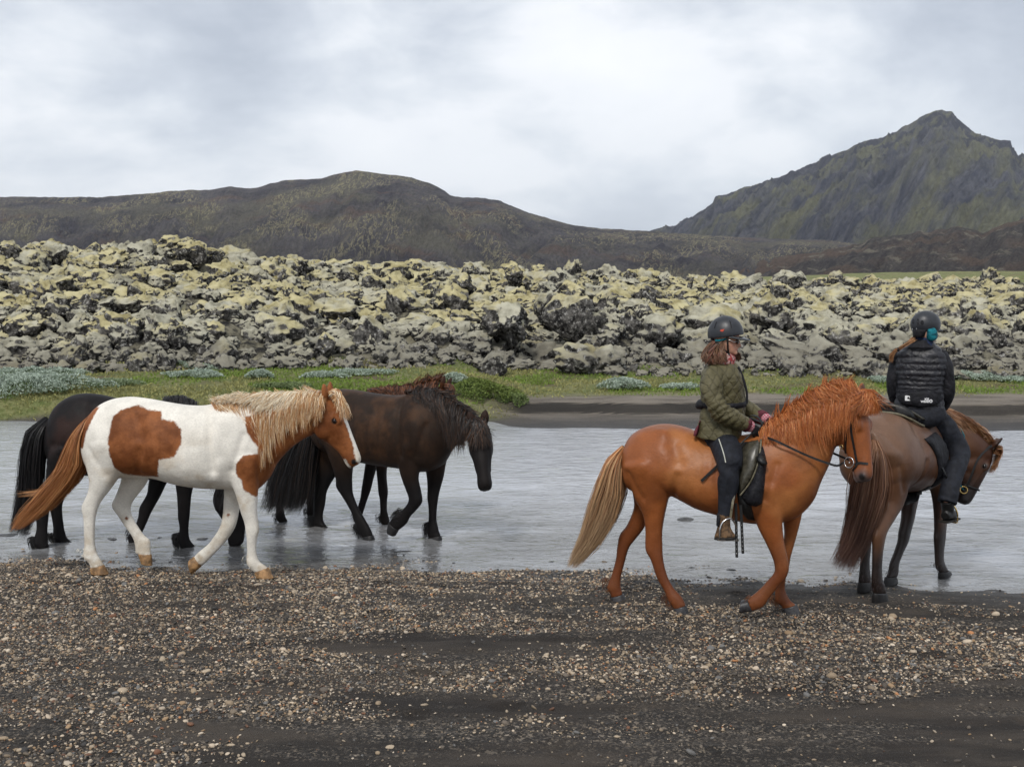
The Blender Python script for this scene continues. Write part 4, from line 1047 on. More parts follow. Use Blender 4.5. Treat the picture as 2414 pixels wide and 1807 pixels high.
def forelock(hd, n, cols, wts, length=0.5, spread=0.14, wid=0.006, drift=0.0, near=0.0):
    q = np.array([hd.at(rng.uniform(-.05, .10), .09 + .02 * rng.random(), rng.normal(0, .05)) for _ in range(n)])
    e = np.array([hd.at(length * rng.beta(3, 1.5), .14 + .02 * rng.random(), rng.normal(drift, spread)) for _ in range(n)])
    c1 = q + hd.n * hd.L * .12 - hd.e * .03; c2 = (q + e) / 2 + hd.n * hd.L * .07
    return strands(q, e, c1, c2, rng.uniform(.6, 1.4, n) * wid, 6, tint(n, cols, wts), 0.006)

def coat_base(V, c):
    return np.tile(np.asarray(c, float), (len(V), 1))
def blend(col, w, c): w = np.clip(w, 0, 1)[:, None]; return col * (1 - w) + np.asarray(c, float) * w

Z1 = (0, 860, 2.458); Z2 = (550, 850, 3.16); Z3 = (1320, 850, 2.5475); Z4 = (1600, 720, 2.76); Z5 = (1920, 720, 2.332)
def foot(crop, zx, z, y):
    """world foot point: photo column, at depth y"""
    px = crop[0] + zx / crop[2]; return ((px - CX) / FPX * y, y)

# ------------------------------------------------------------------ pinto
def build_pinto():
    fr = Frame(Z1, foot(Z1, 1000, 0, 10.22), -5)
    body = [(512, 335, 500, 420, .055), (548, 258, 497, 520, .15), (630, 205, 535, 610, .225), (740, 184, 640, 650, .265), (850, 194, 760, 652, .28), (960, 214, 900, 655, .29), (1080, 232, 1040, 692, .295), (1180, 234, 1180, 712, .29),
            (1255, 218, 1300, 716, .26), (1320, 203, 1400, 722, .235), (1390, 196, 1480, 728, .215), (1470, 196, 1560, 655, .165), (1560, 192, 1605, 572, .125), (1660, 180, 1680, 488, .10), (1760, 168, 1755, 432, .088), (1845, 172, 1812, 405, .078, 0.0)]
    hd = Head(fr.p(1888, 190, 0), fr.p(2095, 572, 0.03), (0.8, -0.10, 0.35))
    nh = [(760, 430, 505, 470, .135), (745, 560, 497, 570, .115), (695, 640, 520, 660, .088), (640, 720, 512, 735, .064), (590, 785, 483, 800, .05), (562, 845, 474, 830, .046), (552, 900, 484, 890, .037), (548, 980, 488, 985, .031), (552, 1055, 490, 1055, .031), (568, 1105, 484, 1112, .037), (588, 1138, 518, 1150, .034), (603, 1165, 525, 1182, .038), (626, 1200, 528, 1208, .048)]
    oh = [(900, 480, 700, 480, .12), (875, 590, 715, 590, .105), (850, 680, 700, 680, .082), (800, 750, 672, 755, .06), (762, 805, 648, 815, .048), (758, 855, 682, 870, .04), (790, 920, 722, 930, .032), (835, 985, 770, 1000, .031), (868, 1015, 785, 1060, .037), (872, 1072, 785, 1088, .034), (876, 1102, 804, 1096, .038), (880, 1156, 818, 1140, .047)]
    nf = [(1500, 540, 1330, 560, .11), (1497, 670, 1345, 680, .098), (1492, 760, 1368, 750, .075), (1490, 850, 1395, 850, .056), (1496, 910, 1415, 910, .047), (1501, 960, 1424, 960, .046), (1490, 1010, 1430, 1010, .036), (1485, 1080, 1432, 1080, .031), (1500, 1140, 1430, 1155, .037), (1530, 1165, 1450, 1187, .034), (1557, 1186, 1478, 1212, .038), (1584, 1230, 1485, 1238, .049)]
    of = [(1450, 600, 1300, 610, .09), (1410, 730, 1300, 730, .075), (1390, 820, 1296, 810, .055), (1375, 900, 1288, 890, .048), (1358, 950, 1273, 940, .047), (1320, 1008, 1245, 985, .037), (1270, 1065, 1205, 1037, .031), (1218, 1118, 1147, 1085, .037), (1190, 1148, 1135, 1098, .034), (1166, 1165, 1124, 1110, .038), (1118, 1208, 1098, 1128, .048)]
    tr = lambda L, k=.16: [fr.t(a, b_, k) for a, b_ in L]
    P1 = tr([(640, 300), (680, 265), (770, 240), (825, 265), (910, 275), (925, 315), (1000, 330), (1050, 380), (1056, 450), (1020, 530), (930, 545), (920, 590), (905, 655), (800, 655), (700, 640), (660, 600), (640, 520), (630, 430)], .26)
    P2 = tr([(1422, 300), (1440, 390), (1500, 470), (1502, 508), (1430, 515), (1390, 560), (1388, 620), (1420, 660), (1430, 712), (1490, 760), (1600, 680), (1640, 560), (1760, 460), (1810, 460), (1960, 640), (2150, 620), (2150, 260), (1960, -80), (1820, -80), (1830, 110), (1700, 200), (1560, 262)], .13)
    P3 = tr([(560, 250), (532, 330), (508, 400), (494, 480), (440, 480), (440, 240)])
    spots = [fr.t(1305, 880), fr.t(1442, 965), fr.t(708, 900)]
    def colf(V, hd):
        c = coat_base(V, (0.80, 0.76, 0.68))
        c = blend(c, 0.5 * sstep(0.45, 0.05, V[:, 2]) * (0.5 + fbm(V * 7, 3, 3)), (0.55, 0.47, 0.36))
        c = blend(c, 0.8 * sstep(0.0, 0.45, fbm(V * [3.5, 3.5, 5], 5, 5, .6)) * sstep(1.35, .8, V[:, 2]), (0.60, 0.51, 0.39)); c = blend(c, 0.6 * sstep(0.5, 0.0, V[:, 2]) * sstep(-.1, .3, fbm(V * 14, 3, 6)), (0.42, 0.33, 0.23))
        x, z = V[:, 0], V[:, 2]
        d = np.maximum.reduce([in_poly(x, z, P1), in_poly(x, z, P2), in_poly(x, z, P3)])
        for sx, sz in spots: d = np.maximum(d, 0.015 - np.hypot(x - sx, z - sz))
        u, nn, l, hm = hd.local(V)
        blaze = np.minimum(0.052 + .03 * sstep(.7, .95, u) - np.abs(l), np.minimum(u - .22, nn + .02)) * hd.L
        d = np.where((u > .15) & hm, np.minimum(d, -blaze), d)
        chin = np.minimum(u - .84, -.135 - nn) * hd.L; d = np.where((u > .8) & hm, np.minimum(d, -chin), d)
        c = np.where((hm & (d > .002))[:, None], [[0.20, 0.068, 0.022]], c)
        return c, d
    ging = [(0.38, 0.165, 0.055), (0.56, 0.33, 0.15), (0.72, 0.55, 0.34), (0.86, 0.77, 0.60)]
    def hair(root, fr, hd, T, B, W):
        k1 = [(1235, 215, 1330, 300), (1320, 196, 1420, 370), (1400, 190, 1470, 480), (1480, 186, 1490, 590), (1560, 180, 1540, 530), (1640, 172, 1615, 440), (1720, 165, 1690, 370), (1790, 160, 1760, 330), (1850, 160, 1825, 320), (1885, 175, 1850, 320)]
        m1 = mane_hair(root, fr, k1, 5200, ging, [2.6, 2.2, 1.4, .5], 0.15, 0.0036, 1.0, 0.05)
        k2 = [(1240, 214, 1240, 215), (1400, 190, 1330, 200), (1560, 180, 1440, 235), (1700, 168, 1560, 280), (1800, 160, 1680, 300), (1885, 172, 1790, 290)]
        m2 = mane_hair(root, fr, k2, 3000, ging[1:], [.7, 1.6, 2.8], 0.13, 0.0036, 1.0, 0.065)
        k3 = [(1400, 190, 1360, 160), (1560, 180, 1520, 145), (1700, 168, 1640, 118), (1860, 165, 1760, 112)]
        m3 = mane_hair(root, fr, k3, 260, ging, [1, 1, 1, 1], 0.03, 0.0045, 1.0, 0.02, jit=.02)
        hair_obj('mane', [m1, m2, m3], root)
        hair_obj('forelock', [forelock(hd, 700, ging, [1.6, 2, 1.6, .7], 0.42, 0.10, .0045, drift=-.07)], root)
        hair_obj('tail', [tail_hair(fr, None, [(528, 285), (450, 400), (370, 590), (255, 720), (130, 850), (60, 960)], [(545, 262), (512, 420), (508, 560), (440, 680), (300, 830), (120, 945)], 3400, [(0.22, 0.075, 0.022), (0.34, 0.13, 0.04), (0.46, 0.22, 0.085)], [1.2, 2, 1], 0.12, near0=0.0, near1=0.06),
                          tail_hair(fr, None, [(528, 300), (440, 480), (330, 690), (210, 730), (80, 735)], [(530, 300), (470, 500), (380, 690), (260, 750), (90, 760)], 45, [(0.46, 0.22, 0.085)], [1], 0.05, short=.8)], root)
    w = [(0.70, 0.64, 0.54)]
    return horse('pinto_horse', 'white and chestnut pinto horse with flaxen mane walking at the water edge', fr, body, hd,
                 [dict(r=nh, o=.14, g=-.02, f=18, fc=w, fl=.04), dict(r=oh, o=-.13), dict(r=nf, o=.13, g=-.025, f=18, fc=w, fl=.04), dict(r=of, o=-.13)], colf, M_HOOF_L, hair)
PINTO = build_pinto()

# ------------------------------------------------------------------ chestnut under the olive jacket
def build_chestnut():
    fr = Frame(Z3, foot(Z3, 830, 0, 8.92), -17)
    body = [(382, 530, 374, 610, .06), (418, 458, 384, 690, .15), (480, 412, 425, 770, .225), (570, 384, 540, 798, .265), (660, 381, 655, 800, .28), (760, 402, 740, 838, .285), (850, 438, 830, 885, .285), (950, 455, 950, 922, .285), (1050, 452, 1060, 955, .275), (1130, 440, 1170, 975, .255),
            (1210, 420, 1290, 972, .24), (1290, 390, 1415, 945, .225), (1370, 335, 1520, 845, .185), (1450, 268, 1570, 725, .14), (1530, 212, 1622, 615, .11), (1620, 180, 1645, 545, .095), (1700, 168, 1668, 500, .085, 0.0)]
    hd = Head(fr.p(1768, 218, 0.0), fr.p(1868, 728, 0.13), (0.80, -0.42, 0.30))
    nh = [(640, 590, 378, 640, .145), (665, 720, 420, 740, .125), (652, 830, 452, 830, .098), (632, 920, 500, 925, .072), (616, 1020, 514, 1020, .054), (616, 1110, 513, 1135, .048), (620, 1190, 545, 1200, .041), (642, 1290, 582, 1310, .033), (682, 1370, 627, 1392, .032), (726, 1420, 652, 1455, .038), (746, 1455, 682, 1492, .035), (758, 1487, 682, 1507, .039), (783, 1540, 688, 1548, .05)]
    oh = [(590, 700, 430, 720, .12), (560, 800, 440, 800, .10), (532, 900, 445, 880, .078), (510, 1000, 405, 985, .06), (455, 1080, 360, 1050, .048), (415, 1140, 345, 1122, .042), (390, 1230, 335, 1212, .034), (366, 1330, 307, 1320, .032), (366, 1388, 282, 1390, .038), (372, 1420, 302, 1440, .035), (382, 1446, 308, 1466, .038), (406, 1490, 308, 1492, .049)]
    nf = [(1350, 740, 1140, 760, .115), (1350, 890, 1158, 900, .10), (1337, 980, 1185, 990, .08), (1346, 1080, 1235, 1090, .06), (1366, 1170, 1275, 1180, .05), (1377, 1240, 1288, 1230, .049), (1360, 1300, 1285, 1272, .042), (1310, 1360, 1242, 1322, .034), (1262, 1420, 1192, 1377, .032), (1222, 1475, 1137, 1420, .038), (1172, 1497, 1130, 1428, .035), (1152, 1502, 1122, 1432, .039), (1082, 1512, 1090, 1440, .049)]
    of = [(1470, 840, 1330, 850, .09), (1446, 960, 1340, 960, .075), (1420, 1060, 1345, 1060, .056), (1388, 1180, 1312, 1180, .048), (1377, 1250, 1300, 1250, .046), (1357, 1330, 1297, 1330, .035), (1352, 1400, 1292, 1400, .032), (1367, 1450, 1292, 1480, .038), (1388, 1490, 1322, 1510, .035), (1422, 1522, 1337, 1545, .039), (1452, 1582, 1348, 1590, .05)]
    def colf(V, hd):
        c = coat_base(V, (0.275, 0.083, 0.022))
        c = blend(c, 0.7 * sstep(0.0, 0.4, fbm(V * 2.6, 4, 15)), (0.40, 0.155, 0.048)); c = blend(c, 0.55 * sstep(0.05, 0.4, fbm(V * 3.4 + 9, 4, 16)), (0.19, 0.058, 0.018))
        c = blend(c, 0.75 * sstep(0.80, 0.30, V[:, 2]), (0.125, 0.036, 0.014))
        u, nn, l, m = hd.local(V)
        c = blend(c, 0.9 * sstep(.80, .95, u) * m * sstep(.03, -.03, nn), (0.15, 0.12, 0.11)); c = blend(c, 0.9 * np.exp(-((u - .93) ** 2 + (nn + .05) ** 2) / .006) * m, (0.04, 0.03, 0.03))
        return c, np.full(len(V), -1.0)
    red = [(0.20, 0.045, 0.012), (0.36, 0.10, 0.022), (0.47, 0.16, 0.045), (0.56, 0.25, 0.10)]
    def hair(root, fr, hd, T, B, W):
        k1 = [(1225, 415, 1215, 540), (1290, 390, 1290, 530), (1350, 350, 1370, 520), (1420, 295, 1440, 530), (1480, 240, 1520, 490), (1550, 205, 1585, 470), (1630, 185, 1630, 450), (1720, 180, 1690, 420), (1770, 185, 1740, 380)]
        m1 = mane_hair(root, fr, k1, 5200, red, [.7, 2.6, 2, .6], 0.165, 0.0037, 1.0, 0.085)
        k2 = [(1240, 410, 1290, 330), (1400, 310, 1440, 170), (1480, 240, 1500, 150), (1560, 200, 1620, 120), (1650, 175, 1700, 108), (1770, 160, 1790, 80)]
        m2 = mane_hair(root, fr, k2, 700, red, [1, 2.4, 1.6, .4], 0.05, 0.006, 1.0, 0.02, jit=.025)
        k3 = [(1240, 410, 1270, 440), (1330, 365, 1400, 400), (1450, 270, 1540, 280), (1560, 200, 1680, 230), (1650, 172, 1780, 210), (1740, 160, 1800, 260)]
        m3 = mane_hair(root, fr, k3, 3000, red, [.7, 2.6, 2, .5], 0.14, 0.0038, 1.0, 0.12)
        hair_obj('mane', [m1, m2, m3], root)
        hair_obj('forelock', [forelock(hd, 2300, red, [.7, 2.6, 1.6, .4], 0.27, 0.12, .0038), forelock(hd, 400, red, [1, 2, 2, 1], 0.2, 0.22, .005)], root)
        hair_obj('tail', [tail_hair(fr, None, [(375, 510), (300, 580), (240, 720), (185, 870), (125, 1060), (40, 1235)], [(392, 530), (388, 660), (385, 800), (335, 950), (230, 1110), (95, 1240)], 4000, [(0.34, 0.125, 0.04), (0.48, 0.24, 0.10), (0.58, 0.36, 0.18)], [1.5, 2, 1.2], 0.13, tipcol=(0.36, 0.27, 0.17))], root)
    f = [(0.13, 0.055, 0.024), (0.09, 0.034, 0.014)]
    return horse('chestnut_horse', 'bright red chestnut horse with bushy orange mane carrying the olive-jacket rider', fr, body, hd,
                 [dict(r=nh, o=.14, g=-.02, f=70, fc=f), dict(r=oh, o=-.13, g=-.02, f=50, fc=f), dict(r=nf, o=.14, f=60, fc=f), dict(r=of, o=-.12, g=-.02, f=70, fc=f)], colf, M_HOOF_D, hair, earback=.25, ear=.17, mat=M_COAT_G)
CHEST = build_chestnut()

# ------------------------------------------------------------------ dark bay with lowered head
def build_dark():
    fr = Frame(Z2, foot(Z2, 1060, 0, 11.95), -25)
    body = [(612, 340, 600, 440, .06), (645, 268, 612, 560, .16), (715, 222, 680, 660, .235), (800, 210, 800, 715, .275), (900, 217, 900, 738, .29), (1010, 236, 1000, 762, .30), (1120, 251, 1120, 782, .30), (1220, 257, 1240, 798, .29), (1310, 248, 1360, 822, .27), (1390, 234, 1455, 822, .25),
            (1470, 226, 1550, 780, .215), (1540, 238, 1610, 690, .16), (1610, 275, 1645, 645, .125), (1690, 328, 1685, 615, .105), (1765, 383, 1725, 600, .09), (1825, 432, 1762, 590, .082, 0.0)]
    hd = Head(fr.p(1826, 470, 0.03), fr.p(1878, 960, 0.24), (0.44, -0.89, 0.14), 1.13)
    nh = [(910, 520, 690, 560, .14), (905, 640, 700, 660, .125), (888, 760, 745, 780, .10), (882, 840, 768, 870, .07), (884, 915, 770, 930, .053), (892, 985, 812, 990, .041), (932, 1080, 872, 1090, .034), (972, 1140, 895, 1150, .034), (1008, 1200, 930, 1230, .039), (1030, 1240, 957, 1260, .036), (1040, 1262, 965, 1278, .039), (1058, 1302, 972, 1305, .049)]
    oh = [(800, 560, 640, 600, .13), (785, 700, 640, 720, .12), (770, 830, 625, 860, .088), (722, 920, 610, 935, .062), (692, 990, 604, 1010, .048), (682, 1080, 602, 1080, .037), (667, 1160, 597, 1160, .033), (667, 1210, 585, 1215, .039), (682, 1243, 603, 1253, .036), (696, 1265, 612, 1275, .039), (706, 1292, 612, 1296, .048)]
    nf = [(1390, 640, 1210, 650, .11), (1388, 780, 1235, 780, .088), (1376, 880, 1262, 880, .062), (1396, 970, 1300, 980, .051), (1405, 1050, 1310, 1032, .049), (1372, 1102, 1290, 1075, .042), (1318, 1160, 1248, 1118, .036), (1292, 1210, 1212, 1140, .040), (1252, 1247, 1183, 1172, .037), (1228, 1262, 1160, 1205, .040), (1205, 1302, 1150, 1262, .049)]
    of = [(1590, 700, 1430, 720, .10), (1575, 790, 1435, 790, .085), (1562, 870, 1447, 870, .068), (1540, 950, 1450, 950, .054), (1526, 1020, 1448, 1020, .047), (1516, 1100, 1456, 1100, .036), (1511, 1180, 1456, 1180, .033), (1522, 1240, 1445, 1250, .039), (1532, 1280, 1450, 1290, .036), (1546, 1310, 1455, 1320, .039), (1560, 1345, 1455, 1352, .049)]
    def colf(V, hd):
        c = coat_base(V, (0.024, 0.0145, 0.010))
        w = sstep(-0.35, 0.45, fbm(V * [5.0, 5.0, 4.0], 5, 25, 0.7)) * sstep(0.55, 0.85, V[:, 2]) * sstep(1.55, 1.15, V[:, 2] - 0.1)
        c = blend(c, 0.95 * w * sstep(0.85, 0.55, V[:, 0]), (0.070, 0.034, 0.017))
        c = blend(c, sstep(0.66, 0.42, V[:, 2]), (0.009, 0.0078, 0.0078))
        u, nn, l, m = hd.local(V)
        c = blend(c, sstep(.05, .3, u) * m, (0.014, 0.0115, 0.011))
        return c, np.full(len(V), -1.0)
    dk = [(0.012, 0.010, 0.010), (0.028, 0.017, 0.012), (0.10, 0.045, 0.020), (0.045, 0.024, 0.014)]
    def hair(root, fr, hd, T, B, W):
        k1 = [(1360, 238, 1370, 310), (1450, 222, 1460, 330), (1530, 225, 1570, 480), (1600, 262, 1600, 600), (1680, 315, 1640, 660), (1750, 370, 1690, 660), (1830, 425, 1730, 640)]
        m1 = mane_hair(root, fr, k1, 4200, dk, [2, 1.6, .4, 1.2], 0.16, 0.004, 1.0, 0.05)
        k2 = [(1300, 248, 1300, 215), (1400, 230, 1450, 195), (1500, 222, 1560, 215), (1620, 270, 1700, 300), (1760, 370, 1850, 420)]
        m2 = mane_hair(root, fr, k2, 600, dk, [2, 1.6, .5, 1.2], 0.05, 0.006, 1.0, 0.03)
        hair_obj('mane', [m1, m2], root)
        hair_obj('forelock', [forelock(hd, 650, dk, [2, 1.6, .7, 1.2], 0.46, 0.10)], root)
        hair_obj('tail', [tail_hair(fr, None, [(600, 350), (470, 520), (360, 720), (280, 900), (240, 1050), (190, 1130)], [(640, 380), (640, 600), (610, 780), (590, 930), (560, 1060), (500, 1150)], 3400, [(0.010, 0.010, 0.011), (0.020, 0.017, 0.016), (0.045, 0.028, 0.02)], [2, 1.5, .5], 0.12, wig=0.03, near0=0.0, near1=0.05)], root)
    b0 = [(0.010, 0.009, 0.009)]
    W_ = WATER_Z - 0.03
    return horse('dark_brown_horse', 'dark brown horse with mottled flanks lowering its head in the shallow river', fr, body, hd,
                 [dict(r=nh, o=.14, g=W_, f=220, fc=b0, fl=.12), dict(r=oh, o=-.13, g=W_, f=200, fc=b0, fl=.12), dict(r=nf, o=.14, f=160, fc=b0, fl=.10), dict(r=of, o=-.13, g=W_, f=220, fc=b0, fl=.12)], colf, M_HOOF_W, hair)
DARK = build_dark()

# ------------------------------------------------------------------ black horse behind the pinto
def build_black():
    fr = Frame(Z1, foot(Z1, 700, 0, 11.55), 0)
    body = [(285, 310, 272, 410, .06), (328, 235, 278, 520, .16), (400, 184, 335, 600, .23), (480, 164, 430, 635, .27), (580, 171, 560, 640, .285), (680, 195, 680, 650, .29), (780, 214, 790, 658, .29), (880, 214, 900, 664, .28), (960, 197, 1000, 668, .25), (1040, 182, 1110, 676, .23),
            (1110, 205, 1180, 660, .19), (1175, 262, 1215, 625, .14), (1240, 350, 1225, 640, .115), (1295, 450, 1245, 680, .10), (1340, 550, 1275, 735, .09), (1372, 640, 1300, 770, .08, 0.0)]
    hd = Head(fr.p(1378, 655, 0), fr.p(1402, 1052, -0.03), (0.9, 0, 0.1))
    nh = [(490, 470, 285, 500, .14), (450, 600, 275, 600, .11), (372, 690, 262, 690, .08), (330, 760, 233, 770, .056), (290, 830, 203, 830, .048), (280, 900, 210, 900, .037), (275, 960, 212, 960, .032), (276, 1030, 195, 1035, .039), (284, 1054, 213, 1063, .036), (288, 1068, 218, 1078, .039), (296, 1092, 222, 1098, .048)]
    oh = [(510, 550, 380, 560, .12), (445, 670, 320, 680, .078), (392, 740, 290, 750, .056), (362, 810, 285, 810, .047), (362, 880, 298, 880, .037), (372, 950, 308, 950, .032), (386, 1010, 310, 1018, .039), (404, 1035, 340, 1045, .036), (414, 1048, 348, 1056, .039), (430, 1070, 352, 1074, .048)]
    nf = [(1165, 550, 1010, 560, .105), (1132, 660, 1015, 660, .078), (1110, 750, 1025, 750, .056), (1102, 830, 1030, 830, .048), (1098, 880, 1032, 880, .046), (1092, 940, 1040, 940, .034), (1098, 1000, 1030, 1010, .039), (1120, 1030, 1045, 1042, .036), (1130, 1042, 1052, 1054, .039), (1152, 1068, 1060, 1072, .048)]
    of = [(1030, 580, 880, 600, .09), (968, 680, 862, 680, .07), (930, 760, 850, 750, .051), (890, 830, 810, 820, .047), (860, 890, 800, 880, .036), (830, 960, 775, 950, .032), (802, 1000, 742, 985, .038), (788, 1028, 744, 1018, .035), (786, 1042, 746, 1035, .038), (788, 1068, 742, 1064, .046)]
    def colf(V, hd):
        c = coat_base(V, (0.0105, 0.0092, 0.0095))
        c = blend(c, 0.8 * sstep(-0.1, 0.3, fbm(V * 2.6, 4, 35)) * (V[:, 0] < 0.1) * sstep(0.7, 1.0, V[:, 2]) * sstep(1.42, 1.1, V[:, 2]), (0.036, 0.018, 0.014))
        return c, np.full(len(V), -1.0)
    bk = [(0.008, 0.008, 0.009), (0.014, 0.013, 0.014), (0.024, 0.02, 0.02)]
    def hair(root, fr, hd, T, B, W):
        k1 = [(960, 192, 990, 260), (1060, 180, 1090, 330), (1130, 215, 1130, 480), (1220, 320, 1190, 600), (1300, 450, 1240, 700), (1370, 640, 1300, 800)]
        hair_obj('mane', [mane_hair(root, fr, k1, 1700, bk, [2, 1.5, 1], 0.15, 0.0065, 1.0, 0.05)], root)
        hair_obj('forelock', [forelock(hd, 250, bk, [2, 1, 1], 0.45, 0.09)], root)
        hair_obj('tail', [tail_hair(fr, None, [(262, 300), (170, 380), (135, 520), (115, 680), (85, 850), (50, 980)], [(290, 320), (262, 420), (252, 540), (240, 700), (200, 880), (150, 1010)], 3000, bk, [2, 1.5, .8], 0.11, wig=0.02)], root)
    W_ = WATER_Z - 0.03; b0 = [(0.010, 0.009, 0.009)]
    return horse('black_horse', 'black horse with its head down in the shallows behind the pinto', fr, body, hd,
                 [dict(r=nh, o=.14, g=W_, f=220, fc=b0, fl=.12), dict(r=oh, o=-.13, g=W_, f=200, fc=b0, fl=.12), dict(r=nf, o=.13, g=W_, f=220, fc=b0, fl=.12), dict(r=of, o=-.13, f=50, fc=b0, fl=.07)], colf, M_HOOF_W, hair)
BLACK = build_black()

# ------------------------------------------------------------------ bay hidden behind the dark horse
def build_bay():
    fr = Frame(Z2, foot(Z2, 780, 0, 12.75), -8)
    body = [(345, 340, 335, 440, .06), (380, 285, 340, 560, .15), (450, 250, 405, 650, .225), (540, 238, 520, 690, .26), (650, 240, 640, 700, .28), (760, 248, 760, 720, .29), (870, 245, 880, 740, .285), (970, 232, 990, 758, .26), (1060, 218, 1090, 765, .24),
            (1140, 210, 1180, 752, .22), (1220, 202, 1260, 680, .17), (1300, 192, 1330, 560, .125), (1380, 180, 1395, 470, .10), (1460, 164, 1455, 400, .088), (1530, 150, 1500, 360, .08, 0.0)]
    hd = Head(fr.p(1560, 200, 0), fr.p(1580, 600, 0.15), (0.85, -0.25, 0.2))
    nh = [(520, 540, 350, 560, .13), (470, 680, 330, 690, .10), (420, 800, 300, 810, .07), (390, 900, 295, 905, .05), (372, 980, 300, 985, .042), (372, 1060, 318, 1065, .034), (378, 1130, 318, 1135, .033), (388, 1180, 315, 1185, .039), (402, 1208, 335, 1215, .036), (408, 1222, 342, 1230, .039), (420, 1245, 340, 1248, .048)]
    oh = [(700, 560, 540, 580, .12), (680, 700, 540, 720, .09), (640, 820, 540, 840, .066), (615, 930, 540, 940, .048), (608, 1010, 545, 1010, .038), (600, 1090, 548, 1090, .033), (605, 1150, 545, 1155, .038), (615, 1185, 558, 1190, .036), (620, 1200, 562, 1205, .039), (632, 1226, 560, 1230, .047)]
    nf = [(1170, 620, 1040, 640, .10), (1150, 760, 1060, 760, .075), (1142, 860, 1072, 860, .053), (1152, 980, 1080, 985, .047), (1148, 1040, 1090, 1040, .037), (1145, 1130, 1095, 1130, .033), (1160, 1200, 1090, 1210, .039), (1165, 1240, 1105, 1250, .036), (1170, 1258, 1112, 1266, .039), (1182, 1290, 1112, 1292, .047)]
    of = [(1130, 620, 1000, 640, .09), (1080, 760, 985, 760, .068), (1050, 860, 970, 860, .05), (1025, 960, 955, 955, .045), (1000, 1030, 945, 1025, .036), (975, 1110, 920, 1105, .032), (955, 1170, 890, 1165, .038), (945, 1205, 885, 1200, .036), (938, 1220, 882, 1215, .038), (940, 1250, 880, 1248, .046)]
    def colf(V, hd):
        c = coat_base(V, (0.085, 0.032, 0.014)); c = blend(c, sstep(0.7, 0.45, V[:, 2]), (0.014, 0.011, 0.010)); return c, np.full(len(V), -1.0)
    by = [(0.03, 0.015, 0.010), (0.10, 0.035, 0.015), (0.20, 0.075, 0.03)]
    def hair(root, fr, hd, T, B, W):
        k1 = [(1000, 225, 1080, 245), (1140, 208, 1190, 250), (1240, 198, 1240, 300), (1340, 185, 1330, 330), (1450, 165, 1430, 320), (1530, 145, 1500, 300)]
        m1 = mane_hair(root, fr, k1, 1200, by, [1.5, 2, 1], 0.14, 0.0065, 1.0, 0.05)
        k2 = [(1020, 225, 1060, 215), (1180, 205, 1230, 165), (1280, 195, 1330, 150), (1400, 172, 1420, 110), (1500, 150, 1530, 95), (1545, 145, 1575, 115)]
        m2 = mane_hair(root, fr, k2, 900, by, [2, 2, .8], 0.04, 0.006, 1.0, 0.02, jit=.02)
        hair_obj('mane', [m1, m2], root)
        hair_obj('forelock', [forelock(hd, 250, by, [1, 2, 1], 0.4, 0.1)], root)
        hair_obj('tail', [tail_hair(fr, None, [(335, 350), (290, 500), (270, 700), (260, 900), (280, 1020)], [(365, 350), (365, 520), (360, 700), (350, 900), (330, 1050)], 900, [(0.012, 0.010, 0.010), (0.03, 0.018, 0.014)], [2, 1], 0.10)], root)
    W_ = WATER_Z - 0.03; b0 = [(0.010, 0.009, 0.009)]
    return horse('bay_horse', 'reddish bay horse mostly hidden behind the dark brown horse', fr, body, hd,
                 [dict(r=nh, o=.13, g=W_, f=50, fc=b0, fl=.08), dict(r=oh, o=-.12, g=W_, f=50, fc=b0, fl=.08), dict(r=nf, o=.12, g=W_, f=60, fc=b0, fl=.08), dict(r=of, o=-.12, f=40, fc=b0, fl=.07)], colf, M_HOOF_W, hair, ear=.22)
BAY = build_bay()

